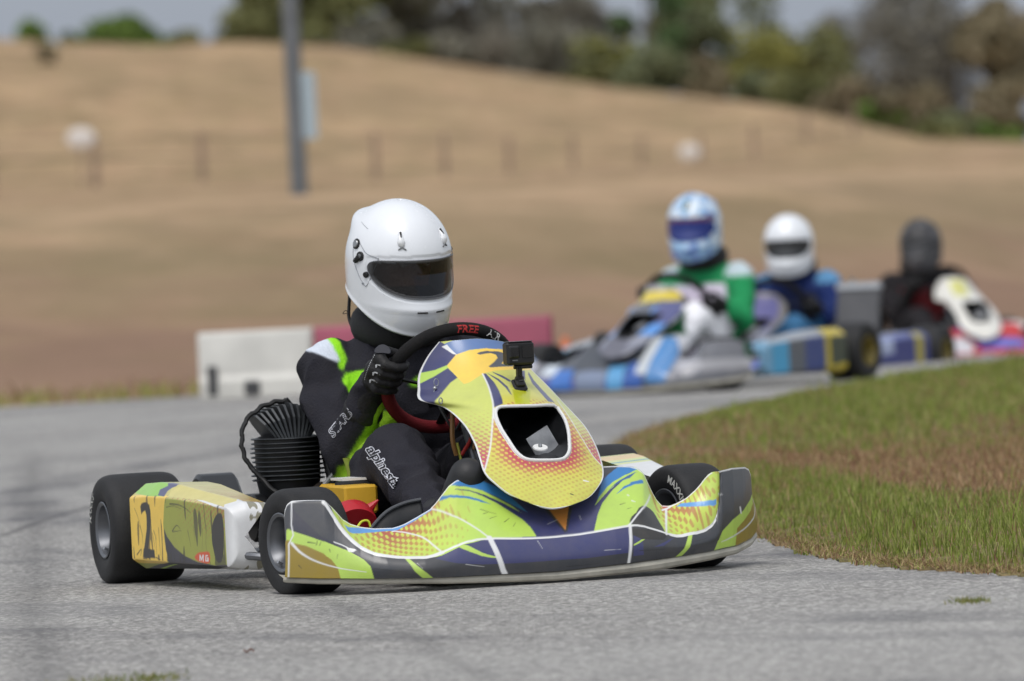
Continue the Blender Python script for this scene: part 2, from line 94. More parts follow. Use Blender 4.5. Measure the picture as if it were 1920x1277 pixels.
('NAVY',[(56,0.416),(57.38,0.491),(58.75,0.579),(60.12,0.688),(61.5,0.819),(62.67,0.897),(61.44,0.749),(60.22,0.6),(59,0.476),(57.5,0.442)]),
('DNAVY',[(3.25,0.99),(4.25,0.923),(4.875,0.874),(5.444,0.826),(6.185,0.779),(6.926,0.733),(7.667,0.689),(8.407,0.644),(9.148,0.6),(9.889,0.556),(11.2,0.529),(12.67,0.544),(13.86,0.568),(15,0.589),(16,0.614),(17.05,0.66),(18.17,0.714),(19,0.761),(19.83,0.819),(20.51,0.853),(21.17,0.881),(21.17,0.697),(20.51,0.696),(19.83,0.687),(19,0.653),(18.17,0.626),(17.05,0.59),(16,0.558),(15,0.53),(13.86,0.506),(12.67,0.481),(11.2,0.465),(9.889,0.486),(9.032,0.503),(8.175,0.52),(7.317,0.538),(6.46,0.556),(5.603,0.575),(4.714,0.593),(3.5,0.62),(3.458,0.681),(3.417,0.742),(3.375,0.804),(3.333,0.866),(3.292,0.928)]),
('LIME',[(1,0.711),(3.5,0.634),(4.812,0.606),(5.778,0.586),(6.722,0.566),(7.667,0.547),(8.611,0.527),(9.556,0.507),(10.75,0.486),(12.33,0.501),(13.51,0.53),(14.6,0.56),(15.6,0.594),(16.55,0.626),(17.57,0.657),(18.4,0.663),(19.1,0.662),(19.8,0.66),(20.39,0.636),(20.89,0.556),(21.42,0.465),(21.69,0.306),(21.97,0.136),(22.25,-0.048),(21.55,-0.044),(20.87,-0.041),(20.23,-0.038),(19.46,-0.034),(18.62,-0.031),(17.7,-0.028),(16.57,-0.025),(15.53,-0.022),(14.41,-0.02),(13.21,-0.018),(11.83,-0.016),(10.3,-0.016),(9.272,-0.018),(8.344,-0.02),(7.417,-0.023),(6.489,-0.026),(5.561,-0.029),(4.588,-0.032),(3.088,-0.035),(0,-0.055),(0.091,0.023),(0.182,0.099),(0.273,0.173),(0.364,0.246),(0.455,0.317),(0.545,0.386),(0.636,0.454),(0.727,0.52),(0.818,0.585),(0.909,0.648)]),
('GOLD',[(-0.1,0.591),(3.5,0.474),(4.875,0.454),(5.889,0.44),(6.889,0.426),(7.926,0.399),(8.963,0.372),(10,0.345),(11.7,0.309),(13.29,0.295),(14.21,0.255),(15.12,0.205),(15.46,0.13),(15.79,0.05),(16.12,-0.038),(15.11,-0.033),(13.96,-0.029),(12.76,-0.025),(11.28,-0.022),(9.915,-0.021),(9.009,-0.023),(8.103,-0.025),(7.197,-0.027),(6.291,-0.029),(5.385,-0.031),(4.413,-0.033),(2.718,-0.037),(-0.1,-0.055),(-0.1,0.026),(-0.1,0.107),(-0.1,0.188),(-0.1,0.268),(-0.1,0.349),(-0.1,0.43),(-0.1,0.51)]),
('WHITE',[(3.5,0.467),(4.176,0.433),(4.796,0.393),(5.444,0.354),(6.115,0.322),(6.86,0.292),(7.667,0.264),(8.51,0.24),(9.416,0.219),(10.67,0.197),(12.59,0.191),(14.31,0.196),(16,0.205),(18.12,0.221),(19.87,0.239),(20.85,0.239)],0.0065,0.0013),
('WHITE',[(17,0.694),(18.1,0.757),(18.9,0.812),(19.2,0.813),(18.5,0.685),(17.57,0.631)]),
('WHITE',[(13.86,0.592),(14.15,0.602),(14.58,0.616),(15,0.632),(15.32,0.646),(15.65,0.663),(16,0.68),(16.44,0.692),(16.92,0.704),(17.29,0.714)],0.0023,0.0023),
('LIME',[(26.67,1.016),(27.33,1),(28,0.796),(28.67,0.591),(29.42,0.424),(30.17,0.256),(30.79,0.106),(31.42,-0.039),(30.67,-0.051),(29.92,-0.061),(29.36,0.079),(28.81,0.22),(28.25,0.359),(27.72,0.584),(27.19,0.807)]),
('LIME',[(35.17,0.963),(35.27,0.996),(35.84,0.977),(36.5,0.925),(37.15,0.833),(37.9,0.728),(39,0.641),(39.39,0.573),(39.79,0.522),(40.04,0.489),(40.05,0.472),(39.92,0.469),(39.71,0.477),(39.45,0.496),(39.12,0.533),(38.12,0.589),(37,0.691),(35.85,0.841)]),
('LIME',[(67.33,1),(68.5,0.988),(67.83,0.692),(67.17,0.393),(65.92,0.167),(64.67,-0.066),(62.5,-0.086),(63.44,0.056),(64.39,0.213),(65.33,0.363),(66,0.579),(66.67,0.791)]),
('LIME',[(95.6,3.5),(94.25,3.5),(91,0.775),(88.25,0.581),(86.75,0.52),(85.7,0.472),(84.88,0.432),(84.08,0.407),(83.43,0.375),(82.75,0.344),(82,0.307),(81,0.27),(80,0.232),(77.75,0.277),(75.83,0.283),(75.33,0.13),(74.83,-0.062),(76.75,-0.045),(80.33,-0.025),(81.75,-0.027),(82.88,-0.029),(83.75,-0.031),(84.75,-0.048),(86.38,-0.072),(89.5,-0.107),(93.75,-0.417),(95.6,-0.59),(95.6,-0.376),(95.6,-0.162),(95.6,0.051),(95.6,0.265),(95.6,0.479),(95.6,0.692),(95.6,0.906),(95.6,3.333),(95.6,3.5),(95.6,3.5),(95.6,3.5)]),
('GOLD',[(95.6,3.5),(94.5,3.5),(91.5,0.665),(88.67,0.428),(86.92,0.365),(85.8,0.318),(84.56,0.274),(83.7,0.228),(83.65,0.165),(83.6,0.103),(83.55,0.041),(83.5,-0.021),(84.5,-0.035),(86,-0.061),(89,-0.096),(93.5,-0.382),(95.6,-0.59),(95.6,-0.385),(95.6,-0.179),(95.6,0.026),(95.6,0.231),(95.6,0.436),(95.6,0.641),(95.6,0.846),(95.6,2),(95.6,3.5)]),
('WHITE',[(93.5,0.927),(93.09,0.8),(92.64,0.644),(92,0.509),(90.37,0.307),(88.54,0.245),(87,0.212),(85.79,0.189),(84.77,0.173),(84,0.161),(83.33,0.139),(82.52,0.12),(81.67,0.105),(80.83,0.096),(80.14,0.091),(79,0.105)],0.0065,0.0013),
('WHITE',[(84,0.504),(84.38,0.498),(84.62,0.394),(84.25,0.415)]),
('LIME',[(49.67,0.503),(51.5,0.583),(53.5,0.687),(53.33,0.636),(51.5,0.521),(49.67,0.458)]),
('NAVY',[(36.42,1.995),(37.07,2.001),(37.72,2.011),(38.56,2.023),(39.16,2.035),(39.44,2.047),(39.71,2.061),(40.01,2.059),(40.3,2.057),(40.59,2.055),(40.88,2.053),(41.17,2.051),(41.46,2.05),(41.75,2.048),(42.04,2.046),(42.33,2.045),(42.62,2.043),(42.91,2.044),(43.21,2.044),(43.5,2.045),(43.79,2.046),(44.08,2.046),(44.37,2.047),(44.66,2.048),(44.95,2.048),(45.24,2.049),(45.53,2.05),(45.83,2.051),(46.12,2.052),(46.41,2.053),(46.7,2.054),(46.99,2.055),(47.28,2.056),(47.57,2.058),(47.87,2.047),(48.17,2.036),(48.46,2.027),(48.71,1.972),(48.96,1.916),(50,1.867),(48.88,1.806),(48.54,1.757),(48.31,1.706),(48.08,1.658),(47.86,1.612),(47.63,1.549),(47.41,1.487),(47.18,1.426),(47.07,1.365),(46.96,1.305),(46.86,1.245),(46.8,1.18),(46.73,1.117),(46.67,1.053),(46.61,0.98),(46.29,0.988),(45.98,0.993),(45.66,0.995),(45.34,0.997),(45.03,0.998),(44.71,1),(44.4,1),(44.08,1.001),(43.77,1.001),(43.45,1.001),(43.14,1.002),(42.82,1),(42.59,1.077),(42.36,1.154),(42.11,1.211),(41.86,1.269),(41.61,1.308),(41.36,1.346),(41.11,1.385),(40.86,1.424),(40.57,1.468),(40.29,1.512),(40,1.556),(39.69,1.596),(39.38,1.638),(39.07,1.683),(38.29,1.713),(37.56,1.743),(36.92,1.778),(36.19,1.804),(35.47,1.829),(34.75,1.87),(34.96,1.943),(35.17,2.016)]),
('DARK',[(35.5,2.013),(36.19,2.012),(36.89,2.01),(37.58,2.011),(38.42,2.015),(39.13,2.02),(39.43,2.025),(39.68,1.968),(39.93,1.91),(40.18,1.854),(40.43,1.798),(40.12,1.822),(39.8,1.846),(39.49,1.871),(39.18,1.898),(38.62,1.92),(37.75,1.942),(37.08,1.967),(36.42,1.995)]),
('BLUE',[(34.17,1.98),(34.58,2.02),(35.5,2.001),(36.42,2.003),(37.08,1.976),(37.75,1.95),(38.62,1.928),(39.18,1.906),(39.45,1.872),(39.71,1.839),(39.98,1.808),(40.25,1.776),(40.47,1.732),(40.7,1.687),(40.92,1.643),(41.14,1.6),(41.36,1.553),(41.57,1.507),(41.79,1.461),(42,1.415),(42.21,1.37),(41.95,1.403),(41.68,1.436),(41.41,1.469),(41.14,1.503),(40.88,1.538),(40.61,1.574),(40.34,1.61),(40.07,1.647),(39.74,1.685),(39.41,1.724),(39.07,1.767),(38,1.796),(37.17,1.828),(36.33,1.865),(35.61,1.889),(34.89,1.924)]),
('LIME',[(33.83,2.007),(34.67,1.924),(35.5,1.885),(36.33,1.865),(37.17,1.828),(38,1.796),(39.07,1.767),(39.38,1.722),(39.69,1.68),(40,1.639),(40.33,1.594),(40.67,1.548),(41,1.504),(41.25,1.461),(41.5,1.417),(41.75,1.375),(41.45,1.414),(41.14,1.454),(40.84,1.494),(40.54,1.534),(40.23,1.57),(39.93,1.607),(39.62,1.644),(39.32,1.685),(38.88,1.72),(37.75,1.754),(36.92,1.795),(36.19,1.819),(35.47,1.843),(34.75,1.882)]),
('BLUE',[(32.42,1.949),(32.83,1.981),(33.79,1.859),(34.75,1.784),(35.47,1.745),(36.19,1.72),(36.92,1.695),(37.79,1.654),(39,1.618),(39.38,1.57),(39.75,1.526),(39.34,1.559),(38.75,1.595),(37.78,1.621),(37.06,1.65),(36.33,1.684),(35.54,1.707),(34.75,1.743),(33.5,1.843)]),
('DARK',[(46.86,2.049),(47.18,2.045),(47.5,2.041),(47.82,2.039),(48.14,2.037),(48.46,2.036),(48.24,1.99),(48.02,1.947),(47.8,1.905),(47.57,1.863),(47.14,1.811),(47.05,1.891),(46.95,1.97)]),
('BLUE',[(47.57,1.863),(47.81,1.905),(48.05,1.949),(48.29,1.992),(48.57,1.997),(48.86,2.004),(49.67,2.017),(51.33,1.98),(50,1.924),(48.93,1.879),(48.64,1.845),(48.38,1.797),(48.12,1.755),(47.86,1.714),(47.61,1.668),(47.36,1.622),(47.17,1.554),(46.98,1.487),(46.79,1.421),(46.86,1.49),(46.93,1.559),(47,1.629),(47.07,1.699),(47.14,1.77),(47.36,1.816)]),
('LIME',[(50.83,1.95),(49.08,1.888),(48.64,1.845),(48.29,1.793),(47.93,1.747),(47.5,1.67),(47.32,1.62),(47.14,1.572),(46.96,1.524),(46.8,1.453),(46.64,1.384),(46.84,1.432),(47.04,1.48),(47.3,1.54),(47.57,1.601),(47.8,1.644),(48.02,1.688),(48.25,1.733),(48.58,1.768),(48.92,1.808),(50.17,1.859),(52,1.925)]),
('BLUE',[(52.83,1.864),(51.08,1.772),(49.33,1.733),(48.61,1.66),(48.34,1.592),(48.07,1.53),(48.36,1.575),(48.64,1.624),(48.93,1.654),(50,1.693),(51.5,1.729),(53,1.801)]),
('BLUE2',[(51.33,1.942),(49,1.856),(48.64,1.805),(48.29,1.758),(47.86,1.68),(47.57,1.609),(47.93,1.679),(48.2,1.712),(48.46,1.748),(48.77,1.783),(49.33,1.823)]),
('ORANGE',[(43.36,1.451),(43.69,1.451),(44.01,1.451),(44.34,1.45),(44.67,1.45),(45,1.448),(44.95,1.385),(44.91,1.322),(44.86,1.259),(44.81,1.197),(44.76,1.134),(44.71,1.072),(44.52,1.126),(44.33,1.181),(44.13,1.235),(43.94,1.289),(43.74,1.343),(43.55,1.398)]),
('DARK',[(43.14,1.455),(43.43,1.45),(43.62,1.395),(43.81,1.34),(43.99,1.285),(44.18,1.23),(44.37,1.174),(44.56,1.119),(44.75,1.063),(44.68,1.032),(44.49,1.086),(44.3,1.139),(44.1,1.192),(43.91,1.244),(43.72,1.297),(43.53,1.35),(43.34,1.402)]),
('DARK',[(44.93,1.433),(45.18,1.428),(45.12,1.363),(45.06,1.297),(45,1.232),(44.94,1.167),(44.88,1.102),(44.82,1.037),(44.71,1.072),(44.76,1.144),(44.8,1.216),(44.84,1.288),(44.89,1.361)]),
('BLACK',[(49,1.027),(49,1.083),(49.5,1.145),(50.23,1.185),(51,1.222),(51.4,1.269),(51.83,1.315),(52.66,1.364),(53.67,1.423),(54.84,1.474),(56,1.489),(56.84,1.449),(57.67,1.358),(58.96,1.196),(59.83,1.03),(59.34,0.983),(58.17,0.979),(56.58,0.979),(54.83,0.983),(53.3,0.988),(51.83,1),(50.2,1.009)]),
('BLACK',[(49.17,0.94),(50.58,0.931),(52,0.922),(53.42,0.939),(54.83,0.965),(56.29,0.956),(57.75,0.945),(59.21,0.938),(60.67,0.933),(59,0.692),(57.67,0.671),(56.33,0.655),(55,0.642),(53.67,0.633),(52.33,0.625),(50.75,0.694),(49.17,0.761)]),
('RED2',[(58.33,1.988),(60.67,2.032),(61.5,1.887),(60,1.75),(59.17,1.899)]),
('LBLUE',[(16.38,1.582),(17.29,1.614),(18.37,1.801),(19.23,1.889),(20.08,1.95),(20.83,1.977),(21.62,1.999),(22.44,2.003),(23.25,1.992),(24.08,2.007),(24.92,2.021),(25.75,2),(26.38,2.017),(27,2.032),(27.62,2.027),(28.25,2.022),(28.94,2.029),(29.62,2.032),(30.31,2.033),(31,2.034),(31.33,1.942),(30.77,1.958),(30.2,1.953),(29.63,1.948),(29.07,1.942),(28.5,1.93),(27.81,1.928),(27.12,1.924),(26.44,1.904),(25.75,1.875),(24.92,1.895),(24.08,1.885),(23.25,1.871),(22.44,1.854),(21.62,1.819),(20.83,1.756),(20.08,1.682),(19.25,1.567),(18.4,1.404),(17.29,1.314)]),
('LBLUE',[(75.83,1.403),(74,1.503),(72.17,1.585),(70.72,1.67),(69.28,1.742),(67.83,1.82),(66.5,1.878),(65.17,1.925),(63.67,1.898),(65.06,1.838),(66.44,1.776),(67.83,1.708),(69.28,1.635),(70.72,1.568),(72.17,1.487),(74,1.405),(75.83,1.286)]),
('WHITE',[(39.61,1.017),(39.78,0.851),(39.95,0.67),(40.12,0.488),(40.3,0.304),(40.47,0.119),(40.64,-0.068)],0.0129,0.0129),
('WHITE',[(49,1.009),(48.98,0.804),(48.96,0.594),(48.94,0.383),(48.91,0.172),(48.89,-0.04)],0.0077,0.0077),
('WHITE',[(31.17,1.976),(31.58,1.909),(32.17,1.82),(32.83,1.71),(33.52,1.605),(34.27,1.503),(35.08,1.426),(35.99,1.35),(36.95,1.268),(37.83,1.195),(38.98,1.13),(39.31,1.068),(39.54,1.025)],0.0041,0.0041),
('WHITE',[(24.92,1.87),(25.35,1.865),(25.97,1.817),(26.58,1.77),(27.12,1.721),(27.64,1.662),(28.17,1.607),(28.7,1.556),(29.23,1.507),(29.75,1.449),(30.26,1.383),(30.76,1.313),(31.25,1.229),(31.78,1.141),(32.3,1.059),(32.67,1.007)],0.0044,0.0044),
('WHITE',[(55,1.822),(54.77,1.736),(54.4,1.613),(53.67,1.445),(52.23,1.262),(50.45,1.119),(49.17,1.027)],0.0039,0.0039),
('WHITE',[(60.33,1.873),(60.28,1.571),(60.22,1.269),(60.17,0.958)],0.0054,0.0054),
('WHITE',[(59,1.815),(59.49,1.84),(60.21,1.876),(61,1.919),(61.85,1.955),(62.78,1.969),(63.67,1.98),(64.56,1.982),(65.41,1.978),(66,1.976)],0.0065,0.0039),
('WHITE',[(11,1),(11.2,1.059),(11.51,1.093),(12,1),(12.61,1),(13.32,0.998),(14,1),(14.69,0.996),(15.37,0.995),(16,1),(16.6,0.993),(17.23,0.992),(18,1),(18.61,0.99),(19.28,0.987),(20,1),(20.61,0.985),(21.29,0.984),(22,1),(22.68,0.985),(23.36,0.988),(24.08,1),(24.89,0.992),(25.73,0.991),(26.58,1),(27.45,0.992),(28.31,0.995),(29.08,1),(29.68,0.988),(30.19,0.982),(30.75,1),(31.49,0.988),(32.28,0.994),(32.83,1)],0.0084,0.0084),
('WHITE',[(32.83,1),(33.5,1.001),(34.44,1.002),(35.33,1),(36.04,1.004),(36.71,1.005),(37.42,1),(38.26,1.005),(39.13,1.005),(39.54,1),(40.02,1.002),(40.57,1.001),(41.14,1),(41.73,0.997),(42.33,0.996),(42.93,1),(43.54,0.995),(44.15,0.996),(44.71,1),(45.22,0.996),(45.68,0.996),(46.14,1),(46.62,0.998),(47.09,0.999),(47.57,1),(48.07,1.001),(48.58,1.002),(49,1),(50.39,1.006),(51.41,1.005),(52.33,1),(53.2,1.004),(53.97,1.003),(54.83,1),(55.88,1.001),(57.02,1.002),(58.17,1),(59.3,0.999),(60.43,0.996),(61.5,1),(62.59,0.993),(63.62,0.996),(64.33,1)],0.0044,0.0044),
('WHITE',[(61.5,1),(62.23,0.993),(63.27,0.985),(64.33,1),(65.31,0.986),(66.3,0.994),(67.33,1),(68.45,0.997),(69.61,0.992),(70.67,1),(71.59,0.983),(72.41,0.984),(73.17,1),(73.86,0.979),(74.47,0.981),(75,1),(75.43,0.98),(75.77,0.991),(76,1)],0.0084,0.0084),
('BLACK',[(39,1.468),(39.54,1.415),(40.07,1.373)],0.0018,0.0009),
('BLACK',[(39.21,1.395),(39.5,1.403)],0.0021,0.0010),
('BLACK',[(39.64,1.31),(40.11,1.34)],0.0017,0.0008),
('BLACK',[(40.61,1.246),(40.93,1.301)],0.0021,0.0010),
('BLACK',[(41.21,1.178),(41.36,1.233)],0.0013,0.0006),
('BLACK',[(7.222,0.476),(8.778,0.464)],0.0028,0.0014),
('BLACK',[(9,0.443),(9.222,0.499)],0.0021,0.0010),
('BLACK',[(9.667,0.436),(10,0.486)],0.0018,0.0009),
('BLACK',[(12.67,0.428),(13,0.392)],0.0018,0.0009),
('BLACK',[(15,0.436),(14.86,0.353)],0.0013,0.0006),
('BLACK',[(48.36,1.366),(48.71,1.385)],0.0021,0.0010),
('BLACK',[(48.86,1.283),(49.5,1.299)],0.0015,0.0008),
('BLACK',[(51.67,0.319),(54.11,0.32),(56.56,0.33),(59,0.346)],0.0013,0.0006),
('BLACK',[(44.71,0.11),(45.14,0.106),(45.57,0.102),(46,0.098),(46.43,0.094),(46.86,0.091)],0.0015,0.0008),
('BLACK',[(22,0.409),(23,0.4),(24,0.389),(25,0.365),(26,0.339),(27,0.306)],0.0013,0.0006),
('BLACK',[(5.444,0.169),(6.111,0.127)],0.0018,0.0009),
('BLACK',[(83.6,0.438),(83.2,0.359)],0.0018,0.0009),
('BLACK',[(85.8,0.587),(86.25,0.494),(86.75,0.401)],0.0015,0.0008),
('BLACK',[(69,0.597),(72.67,0.599)],0.0013,0.0006),
('WHITE',[(48.86,1.515),(48.96,1.496)],0.0034,0.0017),
('WHITE',[(49.67,1.418),(50.67,1.405)],0.0039,0.0019),
('WHITE',[(42.79,0.92),(43.07,0.685)],0.0012,0.0006),
('WHITE',[(43.5,1.188),(44.14,1.241)],0.0010,0.0005),
('WHITE',[(45.64,1.273),(45.75,1.205)],0.0013,0.0006),
('WHITE',[(77,1.38),(80,0.704)],0.0034,0.0017),
('WHITE',[(36.17,0.366),(37.62,0.296),(39.18,0.245)],0.0010,0.0005),
('WHITE',[(47.21,0.448),(47.75,0.431),(48.29,0.414)],0.0009,0.0005),
('WHITE',[(28.67,0.708),(29.5,0.467)],0.0010,0.0005),
('WHITE',[(0,1.6),(1,1.6),(2,1.6),(4,1.4),(5.611,1.4),(7.111,1.4),(8.889,1.4),(11,1.4),(12,1.7),(14,1.908),(16,1.933),(18,1.954),(20,1.968),(20.96,1.971),(22,1.974),(23.11,1.976),(24.22,1.977),(25.33,1.978),(27,1.981),(28.04,1.983),(29.08,1.984),(30.04,1.986),(31,1.987),(32.17,1.988),(33.25,1.989),(34.33,1.99),(35.33,1.99),(36.38,1.99),(37.42,1.99),(38.81,1.99),(39.43,1.99),(39.88,1.99),(40.33,1.99),(40.78,1.99),(41.22,1.99),(41.67,1.99),(42.12,1.99),(42.57,1.99),(43.01,1.991),(43.45,1.99),(43.89,1.99),(44.33,1.99),(44.76,1.99),(45.2,1.99),(45.64,1.99),(46.08,1.99),(46.52,1.99),(46.95,1.99),(47.39,1.99),(47.89,1.99),(48.39,1.99),(49,1.989),(51.17,1.989),(53.17,1.988),(54.33,1.986),(55.67,1.982),(57.33,1.978),(59,1.975),(61.5,1.977),(64,1.981),(67.33,1.983),(68.83,1.984),(70.33,1.985),(72.67,1.987),(74.5,1.988),(78,1.976),(80,1.6),(83,1.4),(86,1.4),(88,1.4),(90,1.4),(91,1.4),(91.5,1.4),(92,1.4),(93.25,1.4),(95,1.4)],0.0034,0.0034),
('WHITE',[(4,1),(3.833,0.906),(3.667,0.81),(3.5,0.714),(4.125,0.569),(2,0.474),(2.067,0.38),(2.133,0.287),(2.2,0.193),(2.267,0.1),(2.333,0.008)],0.0028,0.0028),
]
